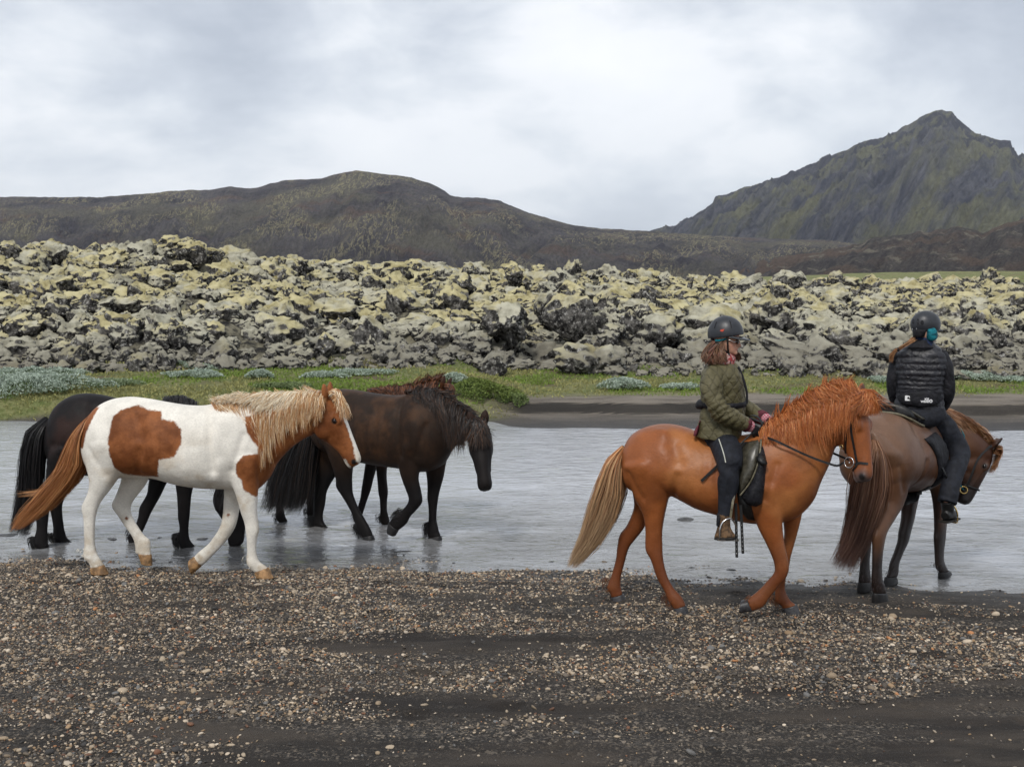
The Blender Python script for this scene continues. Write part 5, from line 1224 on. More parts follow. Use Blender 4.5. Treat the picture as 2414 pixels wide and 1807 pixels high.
# ------------------------------------------------------------------ brown horse seen from behind under the black jacket
def build_brown():
    fr = Frame(Z5, foot(Z5, 480, 0, 9.80), 50)
    k = 1.36e-3
    cv = lambda r: ((r[0] - 1000) * k, (1235 - r[1]) * k, (r[2] - 1000) * k, (1235 - r[3]) * k, r[4], r[5] if len(r) > 5 else 0.10)
    body = [cv(r) for r in [(512, 335, 500, 420, .07), (548, 258, 497, 520, .17), (630, 205, 535, 610, .25), (740, 184, 640, 650, .285), (850, 194, 760, 652, .295), (960, 214, 900, 655, .30), (1080, 232, 1040, 692, .30), (1180, 234, 1180, 712, .29), (1255, 224, 1300, 716, .265), (1320, 215, 1400, 722, .24),
                            (1390, 225, 1480, 720, .215), (1480, 235, 1565, 665, .165), (1580, 255, 1630, 600, .13), (1690, 300, 1700, 560, .112), (1800, 365, 1770, 570, .098), (1890, 450, 1820, 600, .085, 0.0)]]
    def head(T, B):
        c = (T[-1] + B[-1]) / 2; poll = T[-1] + np.array([0.02, 0, -0.02])
        # nose hangs down and tucks back towards the chest
        nose_w = at_depth(1920 + 838 / 2.332, 720 + 1105 / 2.332, fr.w(poll)[1] - 0.05)
        hdg = np.array([math.cos(R(-58)), math.sin(R(-58)), 0.1])
        return Head(poll, fr.loc(nose_w), hdg)
    def legrings(pts, off): return pts
    nh = [(470, 820, 350, 830, .13), (500, 960, 370, 960, .115), (480, 1080, 385, 1080, .085), (440, 1170, 345, 1180, .062), (395, 1240, 320, 1260, .05), (375, 1330, 322, 1330, .042), (370, 1420, 318, 1430, .035), (372, 1490, 315, 1495, .036), (385, 1530, 315, 1530, .042), (392, 1560, 318, 1560, .040), (396, 1575, 320, 1578, .043), (404, 1605, 318, 1608, .052)]
    oh = [(400, 1000, 280, 1000, .115), (370, 1100, 270, 1100, .085), (330, 1180, 260, 1190, .06), (312, 1250, 258, 1260, .048), (308, 1330, 258, 1330, .04), (302, 1410, 255, 1410, .034), (304, 1470, 248, 1470, .036), (308, 1510, 245, 1515, .041), (310, 1540, 242, 1545, .039), (312, 1555, 240, 1560, .042), (314, 1585, 236, 1588, .05)]
    nf = [(745, 900, 640, 900, .10), (735, 1000, 650, 1000, .09), (728, 1080, 660, 1080, .07), (724, 1160, 662, 1160, .055), (718, 1250, 662, 1250, .047), (716, 1300, 658, 1300, .046), (710, 1370, 660, 1370, .036), (708, 1430, 662, 1430, .034), (722, 1480, 665, 1490, .040), (738, 1510, 680, 1520, .038), (744, 1522, 682, 1534, .041), (752, 1548, 682, 1552, .05)]
    of = [(590, 960, 490, 960, .09), (560, 1080, 485, 1080, .07), (545, 1170, 480, 1170, .055), (530, 1240, 462, 1250, .048), (515, 1300, 458, 1300, .045), (485, 1370, 440, 1365, .036), (465, 1430, 415, 1425, .034), (460, 1480, 408, 1475, .040), (455, 1505, 395, 1505, .038), (452, 1515, 388, 1518, .041), (455, 1538, 380, 1540, .05)]
    def colf(V, hd):
        c = coat_base(V, (0.135, 0.062, 0.030))
        c = blend(c, 0.8 * sstep(1.0, 1.30, V[:, 2]) * (V[:, 0] < 0.3), (0.165, 0.096, 0.062))
        c = blend(c, 0.6 * sstep(0.05, 0.4, fbm(V * 2.5, 3, 45)) , (0.085, 0.036, 0.020))
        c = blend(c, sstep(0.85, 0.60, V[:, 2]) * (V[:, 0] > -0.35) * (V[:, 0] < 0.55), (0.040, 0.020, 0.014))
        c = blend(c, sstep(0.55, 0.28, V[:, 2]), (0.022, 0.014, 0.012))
        c = blend(c, sstep(0.75, 1.05, V[:, 0]), (0.050, 0.020, 0.011))
        u, nn, l, m = hd.local(V); c = blend(c, sstep(.3, .8, u) * m, (0.018, 0.012, 0.011))
        return c, np.full(len(V), -1.0)
    ml = [(0.17, 0.068, 0.024), (0.26, 0.12, 0.05), (0.40, 0.235, 0.12), (0.09, 0.034, 0.015)]
    def hair(root, fr, hd, T, B, W):
        n = 2600; t = rng.random(n) * 0.98; i0 = 9; idx = i0 + t * (len(T) - 1 - i0); a = np.floor(idx).astype(int).clip(0, len(T) - 2); f = (idx - a)[:, None]
        tt = T[a] * (1 - f) + T[a + 1] * f; bb = B[a] * (1 - f) + B[a + 1] * f; ww = (W[a] * (1 - f[:, 0]) + W[a + 1] * f[:, 0])
        sidev = np.array([0.35, -0.94, 0]); dn = (bb - tt); dn /= np.linalg.norm(dn, axis=1)[:, None]
        q = tt + rng.normal(0, .012, (n, 3)) + np.array([0, 0, .01]); ln = rng.uniform(.08, .26, n)[:, None]
        sg = np.where(rng.random(n) < .75, 1.0, -1.0)[:, None]
        e = q + dn * ln + sidev * (ww[:, None] + .04) * sg + np.array([0.05, 0, 0]); c1 = q + np.array([0, 0, .06]) + sidev * .04 * sg; c2 = q + (e - q) * .6 + sidev * .03 * sg
        V_, F_, C_ = strands(q, e, c1, c2, rng.uniform(.004, .009, n), 6, tint(n, ml, [1.6, 1.6, 1.2, .8]), 0.01)
        fl = forelock(hd, 500, ml, [1.6, 1.4, .6, 1], 0.42, 0.12)
        hair_obj('mane', [(V_, F_, C_)], root); hair_obj('forelock', [fl], root)
        rt = fr.loc(at_depth(1920 + 330 / 2.332, 720 + 790 / 2.332, 9.16)); 
        f2 = Frame(Z5, (fr.w(rt)[0], fr.w(rt)[1]), 0)
        v, F2, C2 = tail_hair(f2, None, [(318, 735), (255, 850), (215, 1000), (195, 1140), (150, 1310), (85, 1430)], [(342, 735), (372, 860), (385, 1000), (345, 1150), (300, 1300), (215, 1480)], 4200, [(0.13, 0.05, 0.022), (0.20, 0.092, 0.045), (0.27, 0.15, 0.085)], [1.6, 2, .8], 0.12, near0=-0.05, near1=0.0, tipcol=(0.065, 0.040, 0.040))
        vw = f2.P + v[:, :1] * f2.F + v[:, 1:2] * f2.L + v[:, 2:3] * np.array([0, 0, 1.0])
        d = vw - fr.P; vl = np.stack([d @ fr.F, d @ fr.L, d[:, 2]], 1)
        hair_obj('tail', [(vl, F2, C2)], root)
    b0 = [(0.03, 0.016, 0.012)]
    gzf = lambda: None
    return horse('brown_horse', 'brown horse seen from behind with a long brown tail carrying the black-jacket rider', fr, body, head,
                 [dict(r=nh, o=.15, g=-.02, f=60, fc=b0, m=.76, k=.84), dict(r=oh, o=-.10, g=-.02, f=60, fc=b0, m=.76, k=.84), dict(r=nf, o=.13, g=-0.10, f=50, fc=b0, m=.78, k=.84), dict(r=of, o=-.12, g=-0.085, f=50, fc=b0, m=.76, k=.84)], colf, M_HOOF_W, hair, bend=(9, 62), local=True, mat=M_COAT_G)
BROWN = build_brown()

def stir_water():
    """rings and small splashes where hooves stand in the river"""
    me = WATER.data; V = coords(me); z = np.zeros(len(V))
    for h in HOOF_AT:
        if h[2] > WATER_Z + 0.10 or h[1] < near_shore(np.array([h[0]]))[0] - .15: continue
        d = np.hypot(V[:, 0] - h[0], (V[:, 1] - h[1]) * 1.0); z += 0.011 * np.cos(d * 2 * math.pi / 0.17) * np.exp(-d / 0.32) + 0.02 * np.exp(-(d / .10) ** 2)
    V[:, 2] += z; set_coords(me, V)
stir_water()
# ================================================================== RIDERS AND TACK
from mathutils.geometry import delaunay_2d_cdt
def surf(bvh, x, z, side):
    """outermost skin at (x, z); side -1 = camera side"""
    h = bvh.ray_cast(Vector((x, side * 3.0, z)), Vector((0, -side, 0)))
    return None if h[0] is None else h[0][1]
def patch(bvh, outline, off, thick, side=-1, step=0.025, puff=0.0, axis=1):
    """a padded panel lying on the skin: outline in local (x, z)"""
    pts = np.array(outline, float); P = []
    for i in range(len(pts)):
        a, b_ = pts[i], pts[(i + 1) % len(pts)]; m = max(1, int(np.linalg.norm(b_ - a) / step))
        P += [a + (b_ - a) * t for t in np.arange(m) / m]
    nb = len(P); lo, hi = pts.min(0), pts.max(0)
    gx, gz = np.meshgrid(np.arange(lo[0], hi[0], step), np.arange(lo[1], hi[1], step)); g = np.stack([gx.ravel(), gz.ravel()], 1)
    d = in_poly(g[:, 0], g[:, 1], pts); P += list(g[d > step * .45])
    res = delaunay_2d_cdt([Vector(p) for p in P], [(i, (i + 1) % nb) for i in range(nb)], [list(range(nb))], 1, 1e-5)
    V2 = np.array([v[:] for v in res[0]]); F = [list(f) for f in res[2]]
    y = np.array([(lambda q: np.nan if q is None else q)(surf(bvh, v[0], v[1], side)) for v in V2])
    good = ~np.isnan(y)
    if not good.all():
        for i in np.where(~good)[0]:
            j = np.argmin(((V2[good] - V2[i]) ** 2).sum(1)); y[i] = y[good][j]
    for _ in range(3):
        ys = y.copy()
        for f in F: pass
        y = ys
    din = in_poly(V2[:, 0], V2[:, 1], pts); pf = puff * np.sqrt(np.clip(din / 0.06, 0, 1))
    bulge = thick * np.sqrt(np.clip(din / 0.015, 0.02, 1))
    A = np.stack([V2[:, 0], y + side * (off + bulge + pf), V2[:, 1]], 1); Bk = np.stack([V2[:, 0], y + side * (off - 0.01), V2[:, 1]], 1)
    n = len(A); FF = [f if side < 0 else f[::-1] for f in F] + [[i + n for i in (f[::-1] if side < 0 else f)] for f in F]
    e = {}
    for f in F:
        for i in range(len(f)):
            k = (f[i], f[(i + 1) % len(f)]); e[k] = 1
    for (a, b_) in e:
        if (b_, a) not in e: FF.append([b_, a, a + n, b_ + n])
    me = bpy.data.meshes.new('panel'); me.from_pydata([tuple(v) for v in np.concatenate([A, Bk])], [], FF); me.update()
    me.polygons.foreach_set('use_smooth', np.full(len(me.polygons), True)); return me
def pix_hit(fr, bvh, crop, zx, zy):
    d = ray(crop[0] + zx / crop[2], crop[1] + zy / crop[2]); d = d / np.linalg.norm(d)
    o = fr.loc(CAMP); dl = np.array([d @ fr.F, d @ fr.L, d[2]])
    h = bvh.ray_cast(Vector(o), Vector(dl)); return (None, None) if h[0] is None else (np.array(h[0]), np.array(h[1]))
def strap_mesh(P, N, width, thick, sub=3):
    """flat strap along points P whose outer face looks along N"""
    P = catmull(P, sub); N = catmull(N, sub); N = N / np.linalg.norm(N, axis=1)[:, None]
    d = np.gradient(P, axis=0); d /= np.linalg.norm(d, axis=1)[:, None] + 1e-9
    s_ = np.cross(d, N); s_ /= np.linalg.norm(s_, axis=1)[:, None] + 1e-9
    h = width / 2; V = np.stack([P + s_ * h, P + s_ * h + N * thick, P - s_ * h + N * thick, P - s_ * h], 1).reshape(-1, 3); m = len(P)
    F = [[i * 4 + j, i * 4 + (j + 1) % 4, (i + 1) * 4 + (j + 1) % 4, (i + 1) * 4 + j] for i in range(m - 1) for j in range(4)] + [[3, 2, 1, 0], [(m - 1) * 4 + j for j in range(4)]]
    me = bpy.data.meshes.new('strap'); me.from_pydata([tuple(v) for v in V], [], F); me.update(); return me
def tube_mesh(P, r, n=8, sub=4, closed=False):
    sp = Soup(); P = np.asarray(P, float); sp.tube(P, np.full(len(P), r), sub, n); return sp.mesh('tube')
def torus_mesh(R_, r, n=28, m=8):
    a = np.linspace(0, 2 * math.pi, n, endpoint=False)[:, None]; b_ = np.linspace(0, 2 * math.pi, m, endpoint=False)[None]
    V = np.stack([(R_ + r * np.cos(b_)) * np.cos(a), (R_ + r * np.cos(b_)) * np.sin(a), r * np.sin(b_) + 0 * a], -1).reshape(-1, 3)
    F = np.array([[i * m + j, ((i + 1) % n) * m + j, ((i + 1) % n) * m + (j + 1) % m, i * m + (j + 1) % m] for i in range(n) for j in range(m)]); return mesh_np('ring', V, F)
def addm(name, me, mat, parent): 
    me.materials.clear(); me.materials.append(mat); return obj(name, me, parent)

def m_jacket(b):
    tc = b.n('ShaderNodeTexCoord').outputs['Object']; s = b.n('ShaderNodeSeparateXYZ', ins={0: tc})
    xx = b.math('ADD', s.outputs[0], b.math('MULTIPLY', s.outputs[1], 0.55)); zz = s.outputs[2]
    w = b.math('MULTIPLY', b.math('SUBTRACT', b.noise(tc, 7, 3), 0.5), 0.10)
    def dia(sg):
        v = b.math('ADD', b.math('ADD', xx, b.math('MULTIPLY', zz, sg * 0.75)), w)
        return b.math('ABSOLUTE', b.math('SUBTRACT', b.math('FRACT', b.math('MULTIPLY', v, 12.5)), 0.5))
    q = b.math('MULTIPLY', b.mapr(dia(1.0), 0.0, 0.13), b.mapr(dia(-1.0), 0.0, 0.13))
    fold = b.noise(b.scalev(tc, (1, 1, 2.2), rot=(0, 0.5, 0)), 9, 4, 0.55, 0.7)
    col = b.mix(b.mapr(b.noise(tc, 12, 4), .35, .65), (0.074, 0.064, 0.028), (0.115, 0.100, 0.050))
    col = b.mix(b.mapr(q, 0, 1, 0.5, 0.0), col, (0.045, 0.038, 0.018))
    n = b.bump(q, 0.45, 0.008); n = b.bump(fold, 0.5, 0.03, n); n = b.bump(b.noise(tc, 160, 2), 0.15, 0.002, n)
    return princ(b, col, 0.62, n, Specular_IOR_Level=0.35)
M_OLIVE = material('olive_quilt', m_jacket)
def m_cloth(name, c0, c1, rough=0.8, sc=20, fold=0.05, spec=0.25, fs=8):
    def f(b):
        tc = b.n('ShaderNodeTexCoord').outputs['Object']
        n = b.bump(b.noise(tc, fs, 4, 0.55, 0.8), 0.7, fold); n = b.bump(b.noise(tc, 220, 2), 0.2, 0.002, n)
        return princ(b, noise_mix(b, tc, sc, c0, c1), rough, n, Specular_IOR_Level=spec)
    return material(name, f)
M_NAVY = m_cloth('navy_breeches', (0.010, 0.011, 0.015), (0.016, 0.018, 0.025), 0.75, 20, 0.02)
M_BLACKC = m_cloth('black_cloth', (0.008, 0.008, 0.010), (0.015, 0.015, 0.019), 0.7)
M_VEST = m_cloth('black_puffer', (0.009, 0.009, 0.012), (0.016, 0.016, 0.021), 0.42, 14, 0.03, 0.45, 14)
M_BURG = m_cloth('burgundy_cuff', (0.075, 0.014, 0.022), (0.12, 0.026, 0.036))
M_TEAL = m_cloth('teal_buff', (0.004, 0.085, 0.115), (0.010, 0.19, 0.23), 0.75, 30)
M_NAVYC = m_cloth('navy_collar', (0.008, 0.016, 0.045), (0.016, 0.03, 0.075))
M_GLOVE = m_cloth('black_glove', (0.006, 0.006, 0.007), (0.013, 0.013, 0.014), 0.6, 40)
def m_plaid(b):
    tc = b.n('ShaderNodeTexCoord').outputs['Object']; s = b.n('ShaderNodeSeparateXYZ', ins={0: tc})
    st = lambda v, k: b.mapr(b.math('ABSOLUTE', b.math('SUBTRACT', b.math('FRACT', b.math('MULTIPLY', v, k)), .5)), .15, .2)
    a = st(b.math('ADD', s.outputs[0], s.outputs[2]), 45.0); c = st(b.math('SUBTRACT', s.outputs[0], s.outputs[2]), 45.0)
    return princ(b, b.mix(b.math('MULTIPLY', b.math('ADD', a, c), .5), (0.48, 0.40, 0.40), (0.42, 0.07, 0.11)), 0.85)
M_PLAID = material('pink_plaid', m_plaid)
def m_scarf(b):
    tc = b.n('ShaderNodeTexCoord').outputs['Object']
    return princ(b, b.ramp(b.noise(tc, 34, 3, .6), [(.0, (0.10, 0.012, 0.014)), (.48, (0.32, 0.035, 0.035)), (.60, (0.52, 0.42, 0.38)), (.66, (0.20, 0.02, 0.025))]), .85, b.bump(b.noise(tc, 18, 3), .8, .03))
M_SCARF = material('red_scarf', m_scarf)
M_SHELL = m_plain('helmet_shell', (0.020, 0.022, 0.027), 0.42, 30, 0.15, spec=0.5, bump=0.05)
M_SHELL2 = m_plain('helmet_visor', (0.045, 0.048, 0.052), 0.35, 30, 0.15, spec=0.5, bump=0.05)
M_BLKL = m_plain('black_leather', (0.009, 0.009, 0.009), 0.45, 60, 0.4)
M_OLVL = m_plain('olive_leather', (0.055, 0.050, 0.036), 0.30, 26, 0.35, spec=0.5)
M_PIPE = m_plain('pale_piping', (0.13, 0.115, 0.075), 0.5, 40)
M_BRNL = m_plain('brown_boot_leather', (0.115, 0.066, 0.032), 0.6, 40, 0.6)
M_SOLE = m_plain('boot_sole', (0.014, 0.012, 0.010), 0.7)
M_STEEL = m_plain('steel', (0.62, 0.61, 0.60), 0.22, 40, 0.1, metal=1.0, bump=0.05)
M_BRASS = m_plain('brass', (0.60, 0.42, 0.16), 0.28, 40, 0.1, metal=1.0, bump=0.05)
M_LENS = m_plain('dark_lens', (0.025, 0.012, 0.008), 0.06, spec=0.6, bump=0.0)
M_WHITE = m_plain('white_print', (0.78, 0.78, 0.78), 0.6, var=0.05)
M_RED = m_plain('red_print', (0.50, 0.06, 0.025), 0.5, var=0.1)
M_STRIPE = m_plain('reflective_stripe', (0.42, 0.42, 0.36), 0.5, var=0.1)
def m_skin(b):
    c = b.n('ShaderNodeAttribute', attribute_name='col').outputs['Color']; tc = b.n('ShaderNodeTexCoord').outputs['Object']
    return princ(b, b.mix(b.noise(tc, 45, 3), b.vmath('SCALE', c, scale=.9), b.vmath('SCALE', c, scale=1.08)), 0.5, b.bump(b.noise(tc, 300, 2), .15, .002), Specular_IOR_Level=.35, Subsurface_Weight=0.08)
M_SKIN = material('skin', m_skin)
def rings(sp, T, B, W, sub=4, n=20, power=0.85): sp.loft(T, B, W, sub, n, 0.0, power, None)
def hand(sp, wrist, knuck, pal, r=1.0, out=(0, -1, 0)):
    """closed hand: palm from wrist to knuckles, four unequal fingers curled round towards pal, thumb from the palm's side"""
    wrist, knuck, pal = (np.asarray(v, float) for v in (wrist, knuck, pal)); f = knuck - wrist; f /= np.linalg.norm(f)
    pn = pal - f * (pal @ f); pn /= np.linalg.norm(pn); s_ = np.cross(f, pn)
    sp.loft([wrist + s_ * .026, (wrist + knuck) / 2 + s_ * .036, knuck + s_ * .038], [wrist - s_ * .026, (wrist + knuck) / 2 - s_ * .038, knuck - s_ * .038], [.020 * r, .019 * r, .016 * r], 4, 14, 0, .9, [pn] * 3)
    for i, (o, l) in enumerate(((-.030, .92), (-.010, 1.05), (.010, 1.0), (.029, .80))):
        a = knuck + s_ * o - f * .004; b_ = a + (f * .022 + pn * .016) * l; c = a + (f * .014 + pn * .046) * l; d = a + (-f * .014 + pn * .050) * l
        sp.tube([a - f * .012, a, b_, c, d], np.array([.0085, .0095, .009, .0082, .0065]) * r, 3, 10)
    th = wrist + f * .03 - s_ * .036
    sp.tube([th - f * .012 + s_ * .01, th + pn * .006, th + f * .028 + pn * .022 - s_ * .004, th + f * .046 + pn * .036 + s_ * .012], np.array([.010, .0115, .0095, .007]) * r, 3, 10)

# ------------------------------------------------------------------ rider in the olive jacket
def rider_olive():
    H = CHEST; fr = H['fr']; f4 = Frame(Z4, fr.P[:2], -17); fh = Frame((1620, 740, 10.35), fr.P[:2], -17)
    p, h = f4.p, fh.p
    # continuous body
    sp = Soup()
    skull = [(1180, 330, 650, 330, .055), (1262, 430, 600, 430, .072), (1275, 540, 605, 520, .075), (1262, 605, 615, 590, .075), (1228, 660, 635, 650, .072), (1222, 750, 660, 720, .068), (1212, 830, 700, 790, .060), (1200, 900, 760, 850, .052), (1172, 958, 840, 905, .040), (1105, 985, 880, 950, .026)]
    T = [h(a, b_) for a, b_, *_ in skull]; B = [h(c, d) for a, b_, c, d, _ in skull]; rings(sp, T, B, [r[4] for r in skull], 4, 22, .95)
    sp.tube([h(1236, 650), h(1262, 710), h(1282, 762), h(1240, 800)], [.010, .012, .0135, .009], 3, 10)
    sp.ball(h(1283, 768), (.012, .013, .010)); sp.ball(h(1203, 852), (.010, .022, .006)); sp.ball(h(1196, 882), (.010, .020, .007)); sp.ball(h(1165, 945), (.020, .022, .016))
    for s_ in (-1, 1): sp.ball(h(800, 705, s_ * .072), (.016, .008, .028)); sp.ball(h(1232, 640, s_ * .032), (.012, .018, .010))
    sp.tube([h(880, 800), h(830, 960), h(790, 1130), h(770, 1300)], [.054, .052, .056, .085], 4, 16)
    tor = [(380, 400, 215, 390, .12), (405, 470, 175, 460, .165), (405, 560, 180, 560, .15), (395, 640, 190, 640, .13), (395, 740, 180, 740, .15), (385, 850, 170, 850, .165), (370, 920, 190, 920, .12)]
    rings(sp, [p(a, b_) for a, b_, *_ in tor], [p(c, d) for a, b_, c, d, _ in tor], [r[4] for r in tor])
    ARM = {1: [p(240, 435, .15), p(215, 540, .22), p(265, 680, .25), p(350, 735, .20), p(440, 775, .13)], -1: [p(290, 435, -.15), p(330, 540, -.22), p(400, 650, -.25), p(480, 700, -.20), p(555, 735, -.12)]}
    for s_ in (1, -1): sp.tube(ARM[s_], [.040, .040, .038, .034, .028], 4, 14)
    LEG = {s_: [p(285, 880, s_ * .10), p(320, 960, s_ * .235), p(330, 1040, s_ * .325), p(325, 1120, s_ * .34), p(312, 1250, s_ * .335), p(295, 1370, s_ * .345), p(290, 1450, s_ * .347)] for s_ in (1, -1)}
    for s_ in (1, -1):
        sp.tube(LEG[s_], [.085, .078, .062, .055, .046, .032, .024], 4, 16)
        sp.tube([p(265, 1478, s_ * .347), p(295, 1482, s_ * .347), p(335, 1492, s_ * .347)], [.020, .022, .016], 4, 12)
    me = sp.mesh('person', 0.0075, 2, [M_SKIN]); V = coords(me)
    c = coat_base(V, (0.52, 0.29, 0.20)); lip = h(1202, 866); c = blend(c, np.exp(-(((V[:, 0] - lip[0]) / .013) ** 2 + ((V[:, 2] - lip[2]) / .008) ** 2 + (V[:, 1] / .024) ** 2)), (0.40, 0.09, 0.08))
    ck = h(1120, 780, .05); c = blend(c, .5 * np.exp(-(np.linalg.norm(V - ck, axis=1) / .03) ** 2), (0.56, 0.24, 0.17)); vcol(me, 'col', c)
    person = obj('person', me, None, tuple(fr.P), (0, 0, fr.yaw))
    tag(person, 'person in an olive quilted jacket and dark helmet riding the chestnut horse', 'person', 'riders')
    # jacket
    sp = Soup()
    jk = [(365, 372, 235, 362, .075), (395, 400, 190, 388, .135), (418, 450, 152, 432, .185), (428, 520, 140, 510, .195), (432, 590, 146, 580, .175), (430, 640, 152, 635, .165), (430, 690, 146, 690, .18), (424, 760, 130, 755, .205), (412, 820, 118, 810, .225), (402, 862, 112, 838, .232), (385, 858, 130, 836, .20), (330, 800, 180, 790, .10)]
    rings(sp, [p(a, b_) for a, b_, *_ in jk], [p(c, d) for a, b_, c, d, _ in jk], [r[4] for r in jk], 4, 26, .82)
    for s_ in (1, -1):
        A = np.array(ARM[s_]); A[0] = A[0] + [0, s_ * .04, -.01]; sp.tube(A[:5] - [0, s_ * .0, 0], [.082, .082, .076, .068, .050], 5, 18)
        sp.ball(A[0] + [0, s_ * .01, -.02], (.095, .075, .085))
    me = sp.mesh('jacket', 0.010, 2, [M_OLIVE])
    V = coords(me); N = normals(me)   # puckered quilting and elbow creases
    x = V[:, 0] + .55 * V[:, 1]; q = np.abs(((x + .75 * V[:, 2]) * 12.5) % 1 - .5) * 2; q2 = np.abs(((x - .75 * V[:, 2]) * 12.5) % 1 - .5) * 2
    puff = .0045 * (np.sqrt(np.clip(q, 0, 1)) + np.sqrt(np.clip(q2, 0, 1)) - 1.2)
    el = ARM[1][2]; cre = .007 * np.sin((V[:, 0] * .6 - V[:, 2]) * 130 + 3 * fbm(V * 8, 2, 3)) * np.exp(-(np.linalg.norm(V - el - [0.02, 0, .02], axis=1) / .11) ** 2)
    fold = .007 * fbm(V * [6, 6, 9], 3, 9)
    set_coords(me, V + N * (puff + cre + fold)[:, None]); jac = obj('jacket', me, person)
    # waist belt and pouch
    sp = Soup(); rings(sp, [p(441, 622), p(441, 655)], [p(140, 622), p(140, 655)], [.178, .178], 2, 30, .85); addm('waist_belt', sp.mesh('waist_belt'), M_BLACKC, person)
    sp = Soup(); sp.loft([p(205, 628, .02), p(165, 606, .02), p(128, 612, .02), p(110, 640, .02)], [p(205, 662, .02), p(165, 672, .02), p(128, 672, .02), p(112, 662, .02)], [.10, .11, .09, .04], 4, 16, 0, .85); addm('belt_pouch', sp.mesh('belt_pouch', .008, 3), M_BLACKC, person)
    addm('jacket_zip', strap_mesh([p(385, 400, .06), p(412, 460, .03), p(440, 560, .0), p(441, 640, .0)], [np.array([1, -.5, .1])] * 4, .022, .006), M_BLACKC, person)
    sp = Soup(); sp.loft([p(134, 745, .12), p(136, 800, .13), p(122, 842, .14)], [p(150, 750, .12), p(108, 800, .13), p(98, 842, .14)], [.03, .05, .06], 3, 12); addm('jacket_vent', sp.mesh('jacket_vent'), M_BURG, person)
    # breeches
    sp = Soup()
    hp = [(390, 850, 160, 850, .17), (395, 900, 165, 890, .19), (385, 935, 190, 930, .17), (360, 960, 240, 960, .12)]
    rings(sp, [p(a, b_) for a, b_, *_ in hp], [p(c, d) for a, b_, c, d, _ in hp], [r[4] for r in hp])
    for s_ in (1, -1): sp.tube(LEG[s_][:6], [.105, .104, .088, .076, .062, .046], 5, 20)
    tm = sp.mesh('breeches', 0.009, 3, [M_NAVY]); V = coords(tm); N = normals(tm); set_coords(tm, V + N * (.0035 * fbm(V * [7, 7, 12], 3, 4))[:, None]); obj('breeches', tm, person)
    tb = BVHTree.FromPolygons([tuple(v) for v in coords(tm)], [tuple(q.vertices) for q in tm.polygons])
    S = [pix_hit(fr, tb, Z4, a, b_) for a, b_ in ((262, 868), (280, 920), (297, 975), (306, 1020))]; S = [s_ for s_ in S if s_[0] is not None]
    if len(S) > 2: addm('stripe', strap_mesh([a + n * .002 for a, n in S], [n for a, n in S], .007, .002), M_STRIPE, person)
    # boots
    for s_ in (1, -1):
        bo = empty('boot', (0, 0, 0)); bo.parent = person
        sp = Soup(); y0 = s_ * .347
        sp.loft([p(335, 1345, y0), p(336, 1400, y0), p(338, 1440, y0), p(352, 1470, y0), p(368, 1492, y0), p(366, 1505, y0)], [p(255, 1352, y0), p(258, 1400, y0), p(250, 1440, y0), p(240, 1475, y0), p(232, 1500, y0), p(236, 1506, y0)], [.044, .043, .043, .045, .046, .043], 4, 18, 0, .9); addm('upper', sp.mesh('upper', .006, 2), M_BRNL, bo)
        sp = Soup(); sp.loft([p(366, 1503, y0), p(368, 1518, y0)], [p(232, 1503, y0), p(230, 1518, y0)], [.047, .046], 2, 20, 0, .8); addm('sole', sp.mesh('sole'), M_SOLE, bo)
        sp = Soup(); sp.loft([p(276, 1345, y0), p(282, 1400, y0), p(272, 1430, y0)], [p(250, 1350, y0), p(246, 1395, y0), p(246, 1425, y0)], [.040, .046, .047], 3, 14); addm('elastic_gusset', sp.mesh('elastic_gusset'), M_BLACKC, bo)
    # cuffs, gloves
    for s_ in (1, -1):
        w0, w1 = ARM[s_][3], ARM[s_][4]; d = (w1 - w0) / np.linalg.norm(w1 - w0)
        sp = Soup(); sp.tube([w1 - d * .045, w1 + d * .012], [.056, .054], 2, 18); addm('jacket_cuff', sp.mesh('jacket_cuff'), M_BURG, person)
        sp = Soup(); sp.tube([w1 - d * .01, w1 + d * .02, w1 + d * .048], [.044, .046, .040], 3, 18); addm('shirt_cuff', sp.mesh('shirt_cuff'), M_PLAID, person)
        sp = Soup(); wr = w1 + d * .045; kn = wr + (d * .075 + np.array([0, 0, -.012])); hand(sp, wr, kn, np.array([.2, s_ * .8, -.75]), 1.25)
        gm = sp.mesh('glove', .0045, 2, [M_GLOVE]); obj('glove', gm, person)
        HANDS[s_] = kn + np.array([.008, 0, -.018])
    # helmet
    ctr = h(935, 480); V_, F_ = ico(5); V_ = V_ * [.1315, .106, .1335]
    pitch = math.atan2(h(530, 600)[2] - h(1380, 505)[2], h(1380, 505)[0] - h(530, 600)[0])
    n = np.array([math.sin(pitch), 0, math.cos(pitch)]); base = (h(530, 590) - ctr) @ n; base2 = (h(1380, 500) - ctr) @ n; cut = (base + base2) / 2
    dd = V_ @ n - cut; V_ = V_ - np.minimum(dd, 0)[:, None] * n
    he = empty('helmet', (0, 0, 0)); he.parent = person
    addm('shell', mesh_np('shell', V_ + ctr, F_), M_SHELL, he)
    ang = np.linspace(-1.25, 1.25, 25); br = []
    for a_ in ang:
        e0 = np.array([.126 * math.cos(a_), .101 * math.sin(a_), 0]); k_ = .055 * math.cos(a_ * 1.12) ** 1.0
        e1 = e0 + np.array([k_ * 1.0, k_ * .12 * math.sin(a_), 0]); zc = -.010 * math.cos(a_)
        br += [e0 + [0, 0, .006], e1 + [0, 0, zc + .002], e1 + [0, 0, zc - .006], e0 + [0, 0, -.008]]
    br = np.array(br); rotm = np.array([[math.cos(pitch), 0, math.sin(pitch)], [0, 1, 0], [-math.sin(pitch), 0, math.cos(pitch)]]).T
    br = br @ rotm.T * 1.0 + ctr + n * (cut + .008); m = len(ang)
